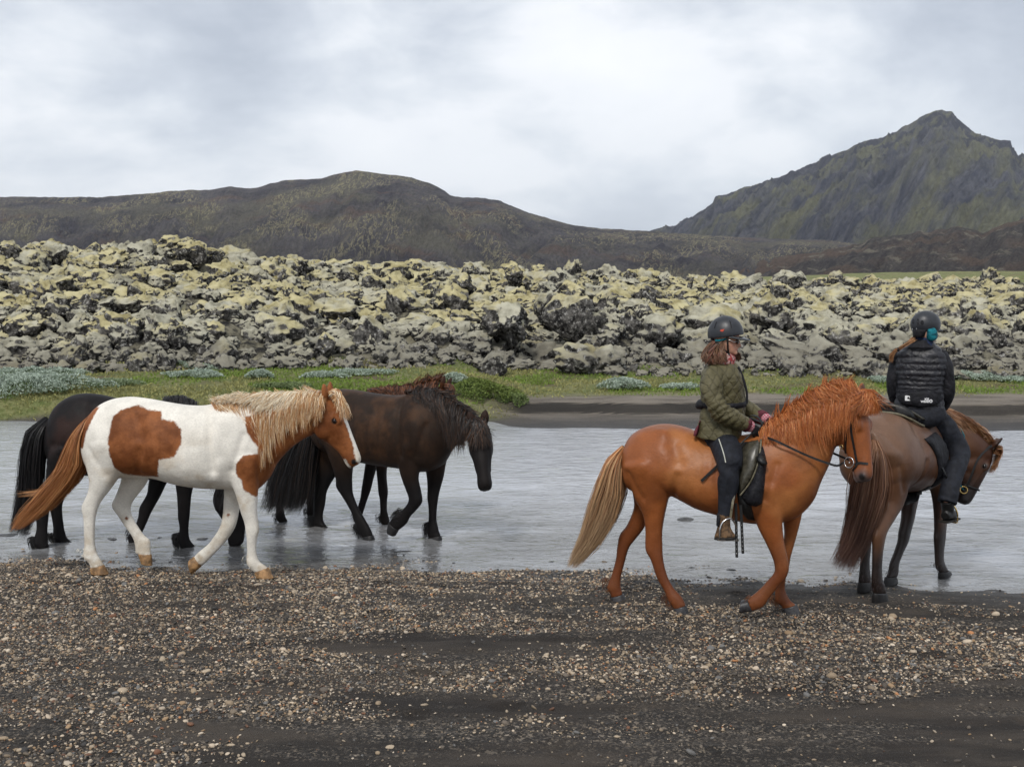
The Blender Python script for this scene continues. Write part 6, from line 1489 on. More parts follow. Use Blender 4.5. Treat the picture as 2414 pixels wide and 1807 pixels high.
    FB = [[i * 4 + j, i * 4 + (j + 1) % 4, (i + 1) * 4 + (j + 1) % 4, (i + 1) * 4 + j] for i in range(m - 1) for j in range(4)] + [[0, 1, 2, 3], [(m - 1) * 4 + j for j in (3, 2, 1, 0)]]
    addm('visor', mesh_np('visor', br, FB), M_SHELL2, he)
    bv = BVHTree.FromPolygons([tuple(v) for v in (V_ + ctr)], [tuple(f) for f in F_.tolist()])
    def on(zx, zy, k=0.002):
        a, nn = pix_hit(fr, bv, (1620, 740, 10.35), zx, zy); return None if a is None else (a + nn * k, nn)
    for nm, pts, wd in (('vent_slot', [(1035, 160), (1060, 240), (1078, 345)], .0055), ('vent_slot', [(720, 190), (690, 270), (668, 350)], .004), ('seam', [(1300, 200), (1345, 330), (1352, 440)], .003)):
        q = [on(*a) for a in pts]; q = [a for a in q if a]
        if len(q) == 3: addm(nm, strap_mesh([a for a, _ in q], [b_ for _, b_ in q], wd, .0015), M_BLACKC, he)
    em = [(800, 405), (820, 385), (850, 372), (880, 375), (912, 368), (895, 392), (880, 425), (850, 430), (825, 425)]; q = [on(*a, .003) for a in em]
    if all(q): addm('emblem', mesh_np('emblem', np.array([a for a, _ in q]), [list(range(len(q)))[::-1]]), M_RED, he)
    for s_ in (1, -1):
        addm('chin_strap', strap_mesh([h(975, 560, s_ * .094), h(985, 700, s_ * .088), h(992, 850, s_ * .075), h(1010, 960, s_ * .055), h(1050, 1020, s_ * .02)], [np.array([.2, -s_, 0])] * 5, .013, .003), M_BLKL, he)
        addm('chin_strap', strap_mesh([h(690, 660, s_ * .088), h(790, 770, s_ * .086), h(900, 870, s_ * .078), h(990, 950, s_ * .06)], [np.array([0, -s_, 0])] * 4, .013, .003), M_BLKL, he)
    addm('strap_end', strap_mesh([h(1015, 960, .062), h(1030, 1100, .075), h(1045, 1290, .085)], [np.array([.3, -1, 0])] * 3, .016, .003), M_BLKL, he)
    sp = Soup(); sp.loft([h(700, 600), h(940, 570), h(1000, 560)], [h(750, 705), h(950, 640), h(1000, 600)], [.088, .092, .090], 3, 18, 0, .8); addm('ear_band', sp.mesh('ear_band'), M_TEAL, person)
    sp = Soup(); sp.loft([h(560, 560), h(600, 620)], [h(700, 640), h(720, 690)], [.07, .06], 2, 14); addm('helmet_harness', sp.mesh('helmet_harness'), M_BLACKC, he)
    # sunglasses
    gl = empty('sunglasses', (0, 0, 0)); gl.parent = person
    for s_ in (1, -1):
        sp = Soup(); sp.ball(h(1225, 668, s_ * .034), (.012, .026, .021)); addm('lens', sp.mesh('lens'), M_LENS, gl)
        addm('temple_arm', tube_mesh([h(1000, 628, s_ * .078), h(1080, 650, s_ * .078), h(1160, 690, s_ * .074), h(1195, 640, s_ * .062)], .0028), M_STEEL, gl)
    # hair: wavy auburn locks over the collar
    n = 1500; t = rng.random(n); g = rng.integers(0, 70, n); gx = rng.random(70)
    rt = np.stack([h(a, b_, c) for a, b_, c in zip(rng.uniform(600, 900, n), rng.uniform(640, 800, n), rng.uniform(-.085, .085, n))])
    ex = np.interp(gx[g], [0, 1], [360, 830]); ey = np.interp(gx[g], [0, .3, 1], [1060, 1160, 1180]) + rng.normal(0, 35, n); el_ = np.linspace(-.15, .15, 70)[rng.permutation(70)][g]
    tp = np.stack([h(a, b_, c) for a, b_, c in zip(ex + rng.normal(0, 22, n), ey, el_ + rng.normal(0, .01, n))]) + np.array([0, 0, 0])
    c1 = rt + (tp - rt) * .3 + np.array([-.045, 0, .0]) + np.array([0, 1, 0]) * np.sign(rt[:, 1:2]) * .02; c2 = rt + (tp - rt) * .75 + np.array([-.02, 0, -.02]) + np.array([0, 1, 0]) * np.sign(rt[:, 1:2]) * .03
    hc = [(0.075, 0.034, 0.018), (0.13, 0.062, 0.032), (0.21, 0.115, 0.062), (0.17, 0.055, 0.035)]
    a1 = strands(rt, tp, c1, c2, rng.uniform(.003, .007, n), 8, tint(n, hc, [1.5, 2, 1.2, .8]), .016)
    n = 260; rt = np.stack([h(a, b_, -.07) for a, b_ in zip(rng.uniform(1000, 1120, n), rng.uniform(860, 960, n))]); tp = np.stack([h(a, b_, -.10) for a, b_ in zip(rng.uniform(1160, 1290, n), rng.uniform(1040, 1150, n))])
    a2 = strands(rt, tp, rt + (tp - rt) * .3 + [.04, 0, 0], rt + (tp - rt) * .7 + [.03, 0, 0], rng.uniform(.003, .007, n), 6, tint(n, hc, [1.5, 2, 1, .5]), .012)
    n = 300; rt = np.stack([h(a, b_, c) for a, b_, c in zip(rng.uniform(820, 900, n), rng.uniform(720, 800, n), rng.uniform(.075, .088, n))]); tp = np.stack([h(a, b_, .13) for a, b_ in zip(rng.uniform(780, 960, n), rng.uniform(1080, 1200, n))])
    a3 = strands(rt, tp, rt + (tp - rt) * .3 + [-.02, -.02, 0], rt + (tp - rt) * .7 + [.02, -.02, 0], rng.uniform(.003, .006, n), 8, tint(n, hc, [1.5, 2, 1, .5]), .014)
    hair_obj('hair', [a1, a2, a3], person)
    sp = Soup(); sp.loft([h(1080, 960), h(1180, 1060), h(1170, 1200), h(1190, 1380)], [h(620, 860), h(460, 950), h(520, 1080), h(760, 1160)], [.075, .105, .11, .09], 4, 20); addm('scarf', sp.mesh('scarf', .008, 3), M_SCARF, person)
    return person
HANDS = {}
RIDER1 = rider_olive()

def tack_chestnut():
    H = CHEST; fr, bvh, hd = H['fr'], H['bvh'], H['head']; f4 = Frame(Z4, fr.P[:2], -17); p = f4.p; q4 = f4.t
    sd = empty('saddle', tuple(fr.P), fr.yaw); tag(sd, 'dark riding saddle with olive knee panels on the chestnut horse', 'saddle')
    sp = Soup()
    sp.loft([p(128, 862), p(160, 858), p(240, 892), (p(330, 905)), p(420, 895), p(490, 878), p(520, 890)], [p(130, 930), p(165, 945), p(240, 960), p(330, 965), p(420, 955), p(490, 940), p(520, 925)], [.10, .165, .165, .15, .13, .11, .07], 4, 22, 0.15, .8)
    addm('seat', sp.mesh('seat', .010, 3), M_OLVL, sd)
    for s_ in (-1, 1):
        tt = lambda L: [f4.t(a, b_, .28) for a, b_ in L]
        addm('skirt', patch(bvh, tt([(180, 900), (300, 915), (420, 905), (500, 900), (470, 1000), (430, 1120), (380, 1220), (300, 1190), (270, 1080), (220, 980)]), .006, .016, s_), M_BLKL, sd)
        addm('knee_panel', patch(bvh, tt([(405, 930), (440, 902), (525, 884), (526, 935), (512, 1030), (478, 1120), (440, 1180), (398, 1232), (394, 1150), (396, 1040)]), .022, .026, s_, .02, .022), M_OLVL, sd)
        pts = tt([(526, 884), (527, 935), (514, 1030), (480, 1122), (442, 1182), (400, 1232)]); L3 = [np.array([a, (surf(bvh, a, b_, s_) or s_ * .27) + s_ * .045, b_]) for a, b_ in pts]
        addm('panel_piping', tube_mesh(L3, .0065), M_PIPE, sd)
        addm('girth', patch(bvh, tt([(375, 1180), (450, 1200), (470, 1300), (485, 1415), (440, 1412), (390, 1330)]), .004, .014, s_), M_BLKL, sd)
        for x0, x1, y0, y1 in ((372, 378, 1285, 1637), (404, 418, 1295, 1612)):
            a = p(x0, y0, -s_ * .30); b_ = p(x1, y1, -s_ * .31); o = addm('girth_strap', strap_mesh([a, (a + b_) / 2, b_], [np.array([0, s_, 0])] * 3, .020, .004), M_BLKL, sd)
            for k in range(7):
                c = a + (b_ - a) * (.42 + k * .085); sp = Soup(); sp.ball(c + [0, s_ * .005, 0], (.003, .0015, .0045)); addm('strap_hole', sp.mesh('strap_hole'), M_STEEL, o)
        k = -s_
        addm('stirrup_leather', strap_mesh([p(368, 1180, k * .335), p(350, 1290, k * .385), p(337, 1378, k * .385)], [np.array([0, s_, 0])] * 3, .016, .004), M_PIPE, sd)
        st = empty('stirrup', (0, 0, 0)); st.parent = sd; y0 = k * .352
        arch = [p(266, 1512, y0 + k * .052), p(270, 1450, y0 + k * .052), p(290, 1405, y0 + k * .04), p(334, 1383, y0 + k * .015), p(362, 1410, y0 - k * .03), p(378, 1455, y0 - k * .05), p(378, 1512, y0 - k * .052)]
        addm('arch', tube_mesh(arch, .0065), M_STEEL, st)
        a, b_ = p(262, 1520, y0 + k * .05), p(382, 1520, y0 - k * .05); addm('tread', strap_mesh([a, (a + b_) / 2, b_], [np.array([0, 0, -1.0])] * 3, .045, .008), M_STEEL, st)
    bg = patch(bvh, [f4.t(a, b_, .27) for a, b_ in [(505, 960), (540, 925), (560, 985), (570, 1030), (562, 1100), (555, 1200), (540, 1290), (500, 1312), (440, 1290), (405, 1240), (440, 1190), (485, 1110), (510, 1030)]], .012, .03, -1, .02, .045)
    bag = tag(empty('saddle_bag', tuple(fr.P), fr.yaw), 'black cloth bag hanging in front of the saddle of the chestnut horse', 'bag')
    addm('pouch', bg, M_BLACKC, bag)
    addm('flap', patch(bvh, [f4.t(a, b_, .30) for a, b_ in [(500, 985), (530, 975), (560, 985), (577, 1030), (560, 1045), (530, 1035), (505, 1010)]], .07, .018, -1, .015, .02), M_BLKL, bag)
    # bridle, fitted to the head's skin
    br = empty('bridle', tuple(fr.P), fr.yaw); tag(br, 'black leather bridle with steel bit rings on the chestnut horse', 'bridle')
    Zb = (1900, 880, 5.914)
    def both(nm, pts, wd, mat=M_BLKL, lift=.004):
        Q = [pix_hit(fr, bvh, Zb, a, b_) for a, b_ in pts]; Q = [(a, n) for a, n in Q if a is not None]
        if len(Q) < 3: print('strap missed', nm); return None
        P = [a + n * lift for a, n in Q]; N = [n for a, n in Q]
        addm(nm, strap_mesh(P, N, wd, .004), mat, br)
        mir = lambda v: v - hd.l * 2 * (v @ hd.l)
        addm(nm, strap_mesh([hd.o + mir(a - hd.o) for a in P], [mir(n) for n in N], wd, .004), mat, br)
        return P
    both('cheekpiece', [(640, 470), (605, 570), (575, 680), (560, 820), (556, 980), (560, 1110), (575, 1180)], .017)
    both('noseband_strap', [(655, 480), (620, 600), (630, 760), (650, 900), (680, 1050), (705, 1190), (720, 1240)], .015)
    both('noseband', [(930, 1262), (860, 1258), (800, 1250), (740, 1245), (690, 1265)], .016)
    both('chin_strap', [(720, 1255), (700, 1300), (660, 1350), (620, 1390)], .014)
    both('browband', [(760, 430), (700, 470), (650, 500)], .016)
    a, n = pix_hit(fr, bvh, Zb, 615, 1260)
    if a is None: a, n = hd.at(.74, -.16, -.09), -hd.l
    BIT = {}
    for s_ in (1, -1):
        c = a + n * .018; nn = n
        if s_ < 0: mir = lambda v: v - hd.l * 2 * (v @ hd.l); c = hd.o + mir(c - hd.o); nn = mir(n)
        o = addm('bit_ring', torus_mesh(.037, .0045), M_STEEL, br); o.location = c; o.rotation_euler = Vector(nn).to_track_quat('Z', 'Y').to_euler(); BIT[s_] = c
        o2 = addm('buckle', torus_mesh(.014, .003, 16, 6), M_BRASS, br); k = hd.at(.55, -.19, -s_ * .155); o2.location = k + nn * .012; o2.rotation_euler = o.rotation_euler
    addm('mouthpiece', tube_mesh([BIT[1], (BIT[1] + BIT[-1]) / 2, BIT[-1]], .006), M_STEEL, br)
    poll = [hd.at(.16, -.05, -.165), hd.at(.02, .05, -.12), hd.at(-.02, .085, 0), hd.at(.02, .05, .12), hd.at(.16, -.05, .165)]
    addm('headpiece', strap_mesh(poll, [-hd.l - hd.e * .2, -hd.l * .5 - hd.e, -hd.e + hd.n * .4, hd.l * .5 - hd.e, hd.l - hd.e * .2], .02, .005), M_BLKL, br)
    re = tag(empty('reins', tuple(fr.P), fr.yaw), 'black leather reins running from gloved hands to the bit', 'reins')
    f3 = Frame(Z3, fr.P[:2], -17); p3_ = f3.p
    h1 = HANDS[1]
    m1 = [h1 + [-.01, 0, 0], p3_(1290, 478, .21), p3_(1400, 530, .215), p3_(1500, 575, .20), p3_(1600, 612, .19), p3_(1665, 630, .19), BIT[1] + [-.037, 0, 0]]
    addm('rein', strap_mesh(m1, [np.array([.1, -1, .1])] * 7, .016, .004), M_BLKL, re)
    h2 = HANDS[-1]; m2 = [h2, h2 + [.15, .06, -.02], h2 * .5 + BIT[-1] * .5 + [0, .08, -.02], BIT[-1] * .85 + h2 * .15 + [0, .03, -.02], BIT[-1] + [-.037, 0, 0]]
    addm('rein', strap_mesh(m2, [np.array([.1, 1, .1])] * 5, .016, .004), M_BLKL, re)
    lp = [h1, p(540, 770, .06), p(525, 735, .03), p(490, 715, 0), p(465, 730, -.04), h2 + [-.02, 0, .01]]
    addm('rein_loop', strap_mesh(lp, [np.array([.3, -.6, .8])] * 6, .016, .004), M_BLKL, re)
    cr = tag(empty('riding_crop', tuple(fr.P), fr.yaw), 'black riding crop sticking out behind the leg of the olive-jacket rider', 'crop')
    a, b_, c = p(475, 830, .17), p(262, 1032, .275), p(147, 1140, .30)
    addm('shaft', tube_mesh([a, (a + b_) / 2 + [0, -.0, 0], b_], .006), M_BLKL, cr); addm('keeper', strap_mesh([b_, (b_ + c) / 2, c], [np.array([0.1, -1, 0])] * 3, .020, .006), M_BLKL, cr)
tack_chestnut()

# ------------------------------------------------------------------ rider in the black jacket
def rider_black():
    H = BROWN; fr, bvh = H['fr'], H['bvh']
    sw = fr.w(np.array([0.10, 0, 0])); f2 = Frame(Z5, sw[:2], -20); fh = Frame((2080, 720, 5.914), sw[:2], -20)
    P = lambda zx, zy, near=0.0: fr.loc(f2.w(f2.p(zx, zy, near))); Hh = lambda zx, zy, near=0.0: fr.loc(fh.w(fh.p(zx, zy, near)))
    bk = fr.loc(fr.P - f2.L) ; bk = bk / np.linalg.norm(bk)                  # unit vector out of the rider's back
    lr = fr.loc(fr.P + f2.F); lr = lr / np.linalg.norm(lr)                   # towards the rider's right
    q = fr.p
    def body_loft(sp, rows, Q=P, sub=4, n=24, pw=.85, near=0.0): sp.loft([Q(a, b_, near) for a, b_, *_ in rows], [Q(c, d, near) for a, b_, c, d, _ in rows], [r[4] for r in rows], sub, n, 0.0, pw, [bk] * len(rows))
    LEG = [q(640, 625, .10), q(720, 700, .22), q(800, 812, .33), q(775, 900, .365), q(745, 1000, .375), q(728, 1085, .375), q(735, 1120, .375)]
    LEG2 = [l * np.array([1, -1, 1]) for l in LEG]
    print('leg2', [tuple(np.round(l, 2)) for l in LEG])
    AR = [P(694, 272), P(722, 350), P(733, 465, -.02), P(712, 545, -.16), P(690, 560, -.34)]; AL = [P(468, 275), P(446, 355), P(438, 465, -.02), P(465, 545, -.16), P(520, 565, -.34)]
    sp = Soup()
    body_loft(sp, [(640, 215, 550, 215, .055), (670, 265, 500, 262, .06), (690, 340, 475, 340, .08), (690, 440, 465, 440, .09), (690, 520, 460, 520, .10), (705, 590, 450, 590, .12), (680, 640, 470, 640, .11)])
    body_loft(sp, [(660, 130, 520, 130, .05), (720, 200, 460, 210, .08), (735, 300, 450, 310, .085), (740, 400, 470, 400, .08), (742, 465, 500, 440, .07), (722, 505, 560, 465, .05)], Hh, 4, 22, .95)
    sp.tube([Hh(590, 400), Hh(580, 520), Hh(580, 640)], [.06, .06, .08], 3, 14)
    sp.ball(Hh(765, 430, -.05), (.012, .012, .014))
    sp.tube(AR, [.036, .038, .036, .032, .028], 4, 14); sp.tube(AL, [.036, .038, .036, .032, .028], 4, 14)
    for L in (LEG, LEG2):
        sp.tube(L, [.095, .085, .062, .055, .048, .036, .034], 4, 16)
        sp.tube([L[6] + [-.04, 0, -.03], L[6] + [.03, 0, -.04], L[6] + [.13, 0, -.05]], [.03, .034, .024], 3, 12)
    for A in (AR, AL): hand(sp, A[4], A[4] - bk * .08, np.array([0, 0, -1.0]))
    me = sp.mesh('person', .009, 2, [M_SKIN]); vcol(me, 'col', coat_base(coords(me), (0.50, 0.28, 0.20)))
    person = obj('person', me, None, tuple(fr.P), (0, 0, fr.yaw)); tag(person, 'person in a black puffer jacket and vented helmet seen from behind on the brown horse', 'person', 'riders')
    # jacket: quilted body, plain sleeves
    sp = Soup()
    body_loft(sp, [(648, 190, 538, 186, .058), (672, 215, 512, 212, .078), (712, 245, 462, 244, .098), (732, 280, 440, 280, .112), (735, 340, 436, 340, .122), (722, 420, 442, 420, .125), (714, 490, 446, 490, .125), (716, 540, 438, 540, .13), (722, 566, 428, 562, .14), (700, 560, 450, 556, .11), (640, 520, 500, 520, .06)])
    me = sp.mesh('jacket', .009, 2, [M_VEST]); V = coords(me); N = normals(me)
    zs = np.array([P(580, y)[2] for y in (248, 284, 318, 352, 384, 412, 436, 456, 480, 510, 545)])[::-1]
    wob = .006 * fbm(V * [9, 9, 3], 2, 3); zz = V[:, 2] + wob; i = np.searchsorted(zs, zz).clip(1, len(zs) - 1); t = np.clip((zz - zs[i - 1]) / (zs[i] - zs[i - 1]), 0, 1)
    V = V + N * ((.0075 * (np.sin(t * math.pi) ** .6) - .004) * (zz < zs[-1] + .02) + .006 * fbm(V * [6, 6, 40], 3, 7) + .004 * fbm(V * [30, 30, 10], 2, 8))[:, None]; set_coords(me, V); relax(me, 1)
    obj('jacket', me, person); jb = BVHTree.FromPolygons([tuple(v) for v in coords(me)], [tuple(f.vertices) for f in me.polygons])
    for A in (AR, AL):
        sp = Soup(); A2 = np.array(A); A2[0] = A2[0] + [0, 0, -.01]; sp.tube(A2, [.060, .064, .058, .050, .040], 5, 18); sp.ball(A2[0] + [0, 0, -.004], (.064, .064, .060)); sm = sp.mesh('sleeve', .009, 3, [M_BLACKC]); V = coords(sm); N = normals(sm); set_coords(sm, V + N * (.007 * fbm(V * 11, 3, 5))[:, None]); obj('sleeve', sm, person)
    # trousers
    sp = Soup()
    body_loft(sp, [(712, 548, 436, 548, .125), (728, 580, 420, 580, .145), (732, 615, 412, 615, .155), (705, 650, 432, 650, .13), (640, 670, 500, 670, .08)])
    for L in (LEG, LEG2): sp.tube(L[:6], [.125, .118, .085, .078, .074, .078], 5, 20)
    tm = sp.mesh('trousers', .009, 3, [M_NAVY]); V = coords(tm); N = normals(tm); set_coords(tm, V + N * (.007 * fbm(V * [9, 9, 12], 3, 6))[:, None]); obj('trousers', tm, person)
    for L in (LEG, LEG2):
        bo = empty('boot', (0, 0, 0)); bo.parent = person; a = L[6]
        sp = Soup(); sp.tube([L[5] + [0, 0, .02], a + [-.005, 0, .0], a + [0, 0, -.03]], [.052, .050, .046], 3, 16); sp.tube([a + [-.065, 0, -.045], a + [0, 0, -.035], a + [.07, 0, -.05], a + [.155, 0, -.062]], [.036, .046, .042, .030], 4, 16); addm('upper', sp.mesh('upper', .007, 3), M_BLKL, bo)
        addm('sole', strap_mesh([a + [-.10, 0, -.082], a + [.04, 0, -.09], a + [.18, 0, -.092]], [np.array([0, 0, -1.0])] * 3, .08, .014), M_SOLE, bo)
    # belt pouch with prints
    def onj(zx, zy, k):
        d = ray(Z5[0] + zx / Z5[2], Z5[1] + zy / Z5[2]); d /= np.linalg.norm(d); o = fr.loc(CAMP); dl = np.array([d @ fr.F, d @ fr.L, d[2]])
        hh = jb.ray_cast(Vector(o), Vector(dl)); return None if hh[0] is None else np.array(hh[0]) + bk * k
    bp = tag(empty('belt_pouch', tuple(fr.P), fr.yaw), 'black waist pouch with white prints on the back of the black-jacket rider', 'pouch')
    out = [(452, 496), (480, 482), (520, 474), (580, 472), (640, 475), (680, 484), (703, 500), (700, 522), (680, 540), (640, 552), (575, 558), (510, 550), (470, 532)]
    ctr = onj(577, 515, .0); sp = Soup()
    Fp = [onj(a, b_, .024) for a, b_ in out]
    pm = [x for x in Fp if x is not None]; c0 = onj(577, 515, .038)
    mid = [onj(577 + (a - 577) * .72, 515 + (b_ - 515) * .72, .036) for a, b_ in out]
    bkp = [onj(a, b_, -.01) for a, b_ in out]
    n = len(out); VV = [c0] + mid + Fp + bkp; FF = [[0, 1 + (i + 1) % n, 1 + i] for i in range(n)] + [[1 + i, 1 + (i + 1) % n, 1 + n + (i + 1) % n, 1 + n + i] for i in range(n)] + [[1 + n + i, 1 + n + (i + 1) % n, 1 + 2 * n + (i + 1) % n, 1 + 2 * n + i] for i in range(n)]
    if all(v is not None for v in VV):
        pmesh = mesh_np('pouch', np.array(VV), FF); addm('pouch', pmesh, M_BLACKC, bp)
        pb = BVHTree.FromPolygons([tuple(v) for v in VV], FF)
        def onp(a, b_):
            hh = pix_hit(fr, pb, Z5, a, b_)[0]; return (hh if hh is not None else onj(a, b_, .036)) + bk * .003
        def text(s_, a, b_, size, nm):
            cu = bpy.data.curves.new(nm, 'FONT'); cu.body = s_; cu.size = size; cu.align_x = 'RIGHT'; cu.extrude = .0008; cu.offset = size * .045
            tmp = bpy.data.objects.new('t', cu); COL.objects.link(tmp); dg = bpy.context.evaluated_depsgraph_get(); m_ = bpy.data.meshes.new_from_object(tmp.evaluated_get(dg)); bpy.data.objects.remove(tmp)
            X = (onp(a + 12, b_) - onp(a - 12, b_)); X /= np.linalg.norm(X); Zv = np.array([0, 0, 1.0]); Yv = Zv - X * (Zv @ X); Yv /= np.linalg.norm(Yv); Nv = np.cross(X, Yv); c = onp(a, b_) + Nv * .004
            v = coords(m_); set_coords(m_, c + v[:, :1] * X + v[:, 1:2] * Yv + v[:, 2:3] * Nv); addm(nm, m_, M_WHITE, bp); return X, Yv, Nv
        text('ICE', 629, 519, .023, 'print_lettering'); X, Yv, Nv = text('WEAR', 629, 532, .023, 'print_lettering')
        def disc(a, b_, pts, mat, nm, k=.004):
            c = onp(a, b_) + Nv * k; v = np.array([c + X * x_ + Yv * y_ for x_, y_ in pts]); addm(nm, mesh_np(nm, v, [list(range(len(v)))]), mat, bp)
        A = np.linspace(0, 2 * math.pi, 20, endpoint=False)
        disc(639, 524, [(math.cos(t) * .0135, math.sin(t) * .0135) for t in A], M_WHITE, 'print_roundel')
        disc(639, 524, [(math.cos(t) * .006, math.sin(t) * .006) for t in A], M_BLACKC, 'print_roundel_mark', .0055)
        disc(513, 509, [(-.023, -.016), (-.023, .022), (-.008, .024), (.014, .018), (.023, .010), (.023, -.016)], M_WHITE, 'print_badge')
        disc(513, 509, [(-.004, -.006), (.012, -.006), (.014, .004), (.004, .014), (-.004, .010)], M_BLACKC, 'print_badge_mark', .0055)
        disc(513, 520, [(-.022, -.003), (-.022, .003), (.022, .003), (.022, -.003)], M_WHITE, 'print_badge_line')
    # helmet
    ctr = Hh(602, 262); V_, F_ = ico(5); V_ = V_ * [.122, .098, .112]
    rz = Vector((1, 0, 0)); hd_yaw = R(-46)                     # the face looks a little to the right of the shoulders
    rm = np.array([[math.cos(hd_yaw), -math.sin(hd_yaw), 0], [math.sin(hd_yaw), math.cos(hd_yaw), 0], [0, 0, 1]])
    cut = Hh(602, 372)[2] - ctr[2]
    lowc = cut + .022 * np.clip(V_[:, 0] / .1, -1, 1) + .02 * np.exp(-((V_[:, 0] + .0) / .045) ** 2) * (np.abs(V_[:, 1]) > .05)
    V_[:, 2] = np.maximum(V_[:, 2], lowc); V_ = V_ @ rm.T
    he = empty('helmet', (0, 0, 0)); he.parent = person
    addm('shell', mesh_np('shell', V_ + ctr, F_), M_SHELL, he); hb = BVHTree.FromPolygons([tuple(v) for v in V_ + ctr], [tuple(f) for f in F_.tolist()])
    Zr = (2080, 720, 5.914)
    def patch_on(nm, pts, mat, k=.002):
        Q = [pix_hit(fr, hb, Zr, a, b_) for a, b_ in pts]
        if all(a is not None for a, _ in Q): addm(nm, mesh_np(nm, np.array([a + n * k for a, n in Q]), [list(range(len(Q)))[::-1]]), mat, he)
        else: print('miss', nm)
    ov = lambda cx, cy, rx, ry: [(cx + rx * math.cos(t), cy + ry * math.sin(t)) for t in np.linspace(0, 2 * math.pi, 14, endpoint=False)]
    patch_on('vent', ov(556, 238, 24, 34), M_BLACKC); patch_on('vent', ov(497, 228, 18, 44), M_BLACKC); patch_on('vent', ov(432, 222, 14, 36), M_BLACKC); patch_on('reflector', [(416, 318), (480, 314), (484, 340), (420, 345)], M_WHITE)
    vs_ = [np.array([.10 * math.cos(a), .085 * math.sin(a), cut + .030]) for a in np.linspace(-.9, .9, 13)]; vo = [v + np.array([.045 * math.cos(a), 0, -.012]) for v, a in zip(vs_, np.linspace(-.9, .9, 13))]
    VV = np.array([x for a, b_ in zip(vs_, vo) for x in (a, b_, b_ - [0, 0, .006], a - [0, 0, .008])]) @ rm.T + ctr
    addm('visor', mesh_np('visor', VV, [[i * 4 + j, i * 4 + (j + 1) % 4, (i + 1) * 4 + (j + 1) % 4, (i + 1) * 4 + j] for i in range(12) for j in range(4)] + [[0, 1, 2, 3], [51, 50, 49, 48]]), M_SHELL, he)
    body = Soup(); body.loft([Hh(752, 300, -.0), Hh(774, 400, -.0), Hh(760, 465, -.0), Hh(715, 495, -.0)], [Hh(600, 330), Hh(590, 400), Hh(600, 450), Hh(630, 475)], [.10, .105, .10, .08], 4, 20, 0, .9, [bk] * 4); addm('neck_buff', body.mesh('neck_buff', .008, 3), M_TEAL, person)
    body = Soup(); body.loft([Hh(640, 325, .03), Hh(595, 430, .03)], [Hh(415, 330, .03), Hh(428, 435, .03)], [.105, .10], 3, 18, 0, .9, [bk] * 2); addm('helmet_harness', body.mesh('helmet_harness'), M_BLACKC, he)
    body = Soup(); body.loft([Hh(690, 440), Hh(715, 500), Hh(722, 560), Hh(745, 600)], [Hh(425, 432), Hh(392, 480), Hh(375, 530), Hh(360, 560)], [.075, .09, .10, .10], 4, 22, 0, .85, [bk] * 4); addm('collar', body.mesh('collar', .008, 3), M_NAVYC, person)
    body = Soup(); body.loft([Hh(650, 470, .02), Hh(660, 520, .03), Hh(740, 590, .03)], [Hh(450, 470, .02), Hh(400, 530, .03), Hh(330, 590, .03)], [.075, .09, .095], 4, 20, 0, .85, [bk] * 3); addm('jacket_collar', body.mesh('jacket_collar', .008, 3), M_BLACKC, person)
    n = 420; u = rng.random(n)
    rt = np.array([Hh(440 + rng.normal(0, 15), 470 + rng.normal(0, 10), .08) for _ in range(n)]); kn = Hh(222, 612, .12)
    md = kn + rng.normal(0, .006, (n, 3)); tp = np.array([Hh(rng.uniform(95, 150), rng.uniform(700, 790), .11) for _ in range(n)])
    hc = [(0.20, 0.085, 0.035), (0.32, 0.16, 0.07), (0.42, 0.24, 0.12)]
    a1 = strands(rt, md, rt + (md - rt) * .3 + bk * .02, rt + (md - rt) * .7 + bk * .02, rng.uniform(.003, .006, n), 5, tint(n, hc, [2, 2, 1]), .002)
    a2 = strands(md, tp, md + (tp - md) * .25 + np.array([0, 0, .01]) - lr * .02, md + (tp - md) * .7 - lr * .02, rng.uniform(.003, .006, n), 6, tint(n, hc, [1.5, 2, 1.4]), .006)
    hair_obj('ponytail', [a1, a2], person); sp = Soup(); sp.ball(kn, (.016, .016, .018)); addm('hair_tie', sp.mesh('hair_tie'), M_BLACKC, person)
    # saddle
    sd = empty('saddle', tuple(fr.P), fr.yaw); tag(sd, 'olive-trimmed black saddle under the black-jacket rider', 'saddle')
    zt = [H['T'][i][2] for i in (4, 5, 6, 7, 8)]; X = [-.24, -.19, -.08, .06, .20, .30, .34]
    top = lambda x: float(np.interp(x, [H['T'][i][0] for i in range(3, 10)], [H['T'][i][2] for i in range(3, 10)]))
    dz = [.085, .085, .05, .035, .045, .075, .05]
    sp = Soup(); sp.loft([np.array([x, 0, top(x) + d]) for x, d in zip(X, dz)], [np.array([x, 0, top(x) - .05]) for x in X], [.08, .17, .17, .155, .13, .10, .06], 4, 22, .15, .8); addm('seat', sp.mesh('seat', .010, 3), M_BLKL, sd)
    rim = [np.array([.02 - .26 * math.sin(a), .20 * math.cos(a), top(-.1) + .035 + .05 * math.sin(a) - .07 * abs(math.cos(a)) ** 3]) for a in np.linspace(0.05, math.pi - .05, 15)]
    addm('cantle_rim', tube_mesh(rim, .012), M_OLVL, sd)
    rim2 = [r + np.array([-.02, 0, -.055]) * 1.0 for r in rim]; addm('panel_piping', tube_mesh([r * [1.06, 1.06, 1] for r in rim2], .010), M_PIPE, sd)
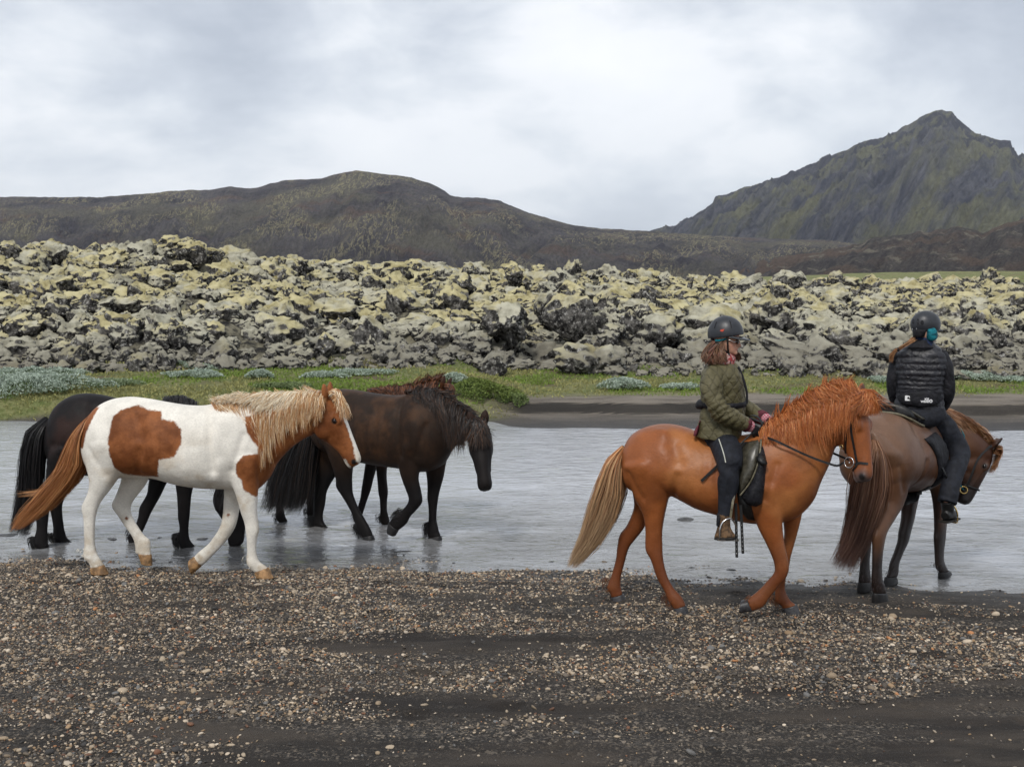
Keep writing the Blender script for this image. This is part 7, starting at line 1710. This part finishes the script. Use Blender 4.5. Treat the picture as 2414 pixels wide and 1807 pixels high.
    for s_ in (-1, 1):
        addm('flap', patch(bvh, [(-.12, 1.22), (.20, 1.24), (.30, 1.15), (.34, .95), (.28, .78), (.17, .78), (.08, .98), (-.02, 1.12)],   .008, .018, s_, .03), M_BLACKC, sd)
        addm('girth', patch(bvh, [(.10, .80), (.22, .80), (.20, .62), (.12, .62)], .004, .012, s_), M_BLKL, sd)
        L = LEG if s_ < 0 else LEG2; a = L[6]; st = empty('stirrup', (0, 0, 0)); st.parent = sd; c = a + [.055, 0, -.10]; k = .058
        arch = [c + [0, -k, 0], c + [0, -k, .06], c + [-.01, -k * .6, .12], c + [-.01, 0, .145], c + [-.01, k * .6, .12], c + [0, k, .06], c + [0, k, 0]]
        addm('arch', tube_mesh(arch, .0065), M_BRASS, st); addm('tread', strap_mesh([c + [0, -k, -.006], c + [0, 0, -.006], c + [0, k, -.006]], [np.array([0, 0, -1.0])] * 3, .04, .008), M_BRASS, st)
        addm('stirrup_leather', strap_mesh([c + [-.01, 0, .145], c + [-.03, -s_ * .0, .30], np.array([.10, s_ * .31, 1.0])], [np.array([0, s_, 0.0])] * 3, .02, .004), M_BLKL, sd)
    hd = H['head']
    br = tag(empty('bridle', tuple(fr.P), fr.yaw), 'dark bridle with brass bit on the lowered head of the brown horse', 'bridle')
    lp = lambda u, k=1.06: [hd.at(u, a, l) for a, l in ((.10, 0), (.06, .10), (-.06, .13), (-.17, .12), (-.25, .0), (-.17, -.12), (-.06, -.13), (.06, -.10), (.10, 0))]
    addm('noseband', tube_mesh([hd.at(.70, a * .78, l * .82) for a, l in ((.11, 0), (.07, .09), (-.08, .13), (-.22, .10), (-.29, .0), (-.22, -.10), (-.08, -.13), (.07, -.09), (.11, 0))], .008), M_BLKL, br)
    for s_ in (1, -1):
        addm('cheekpiece', strap_mesh([hd.at(.02, -.02, s_ * .14), hd.at(.25, -.12, s_ * .172), hd.at(.5, -.13, s_ * .158), hd.at(.72, -.13, s_ * .115)], [hd.l * s_] * 4, .016, .005), M_BLKL, br)
        o = addm('bit_ring', torus_mesh(.030, .005), M_BRASS, br); o.location = hd.at(.78, -.15, s_ * .115); o.rotation_euler = Vector(hd.l).to_track_quat('Z', 'Y').to_euler()
    addm('headpiece', strap_mesh([hd.at(.02, -.02, -.14), hd.at(-.02, .06, -.08), hd.at(-.03, .09, 0), hd.at(-.02, .06, .08), hd.at(.02, -.02, .14)], [-hd.l, -hd.l * .5 - hd.e, -hd.e, hd.l * .5 - hd.e, hd.l], .02, .005), M_BLKL, br)
    re = tag(empty('reins', tuple(fr.P), fr.yaw), 'turquoise reins running along the neck of the brown horse', 'reins')
    for s_, A in ((-1, AR), (1, AL)):
        h0 = A[4] - bk * .07; b_ = hd.at(.78, -.15, -s_ * .12); nb = (H['T'][12] + H['B'][12]) / 2 + np.array([0.0, s_ * .16, .05])
        addm('rein', strap_mesh([h0, h0 * .5 + nb * .5, nb, nb * .4 + b_ * .6, b_], [np.array([0, s_, .2])] * 5, .016, .004), M_TEAL, re)
rider_black()
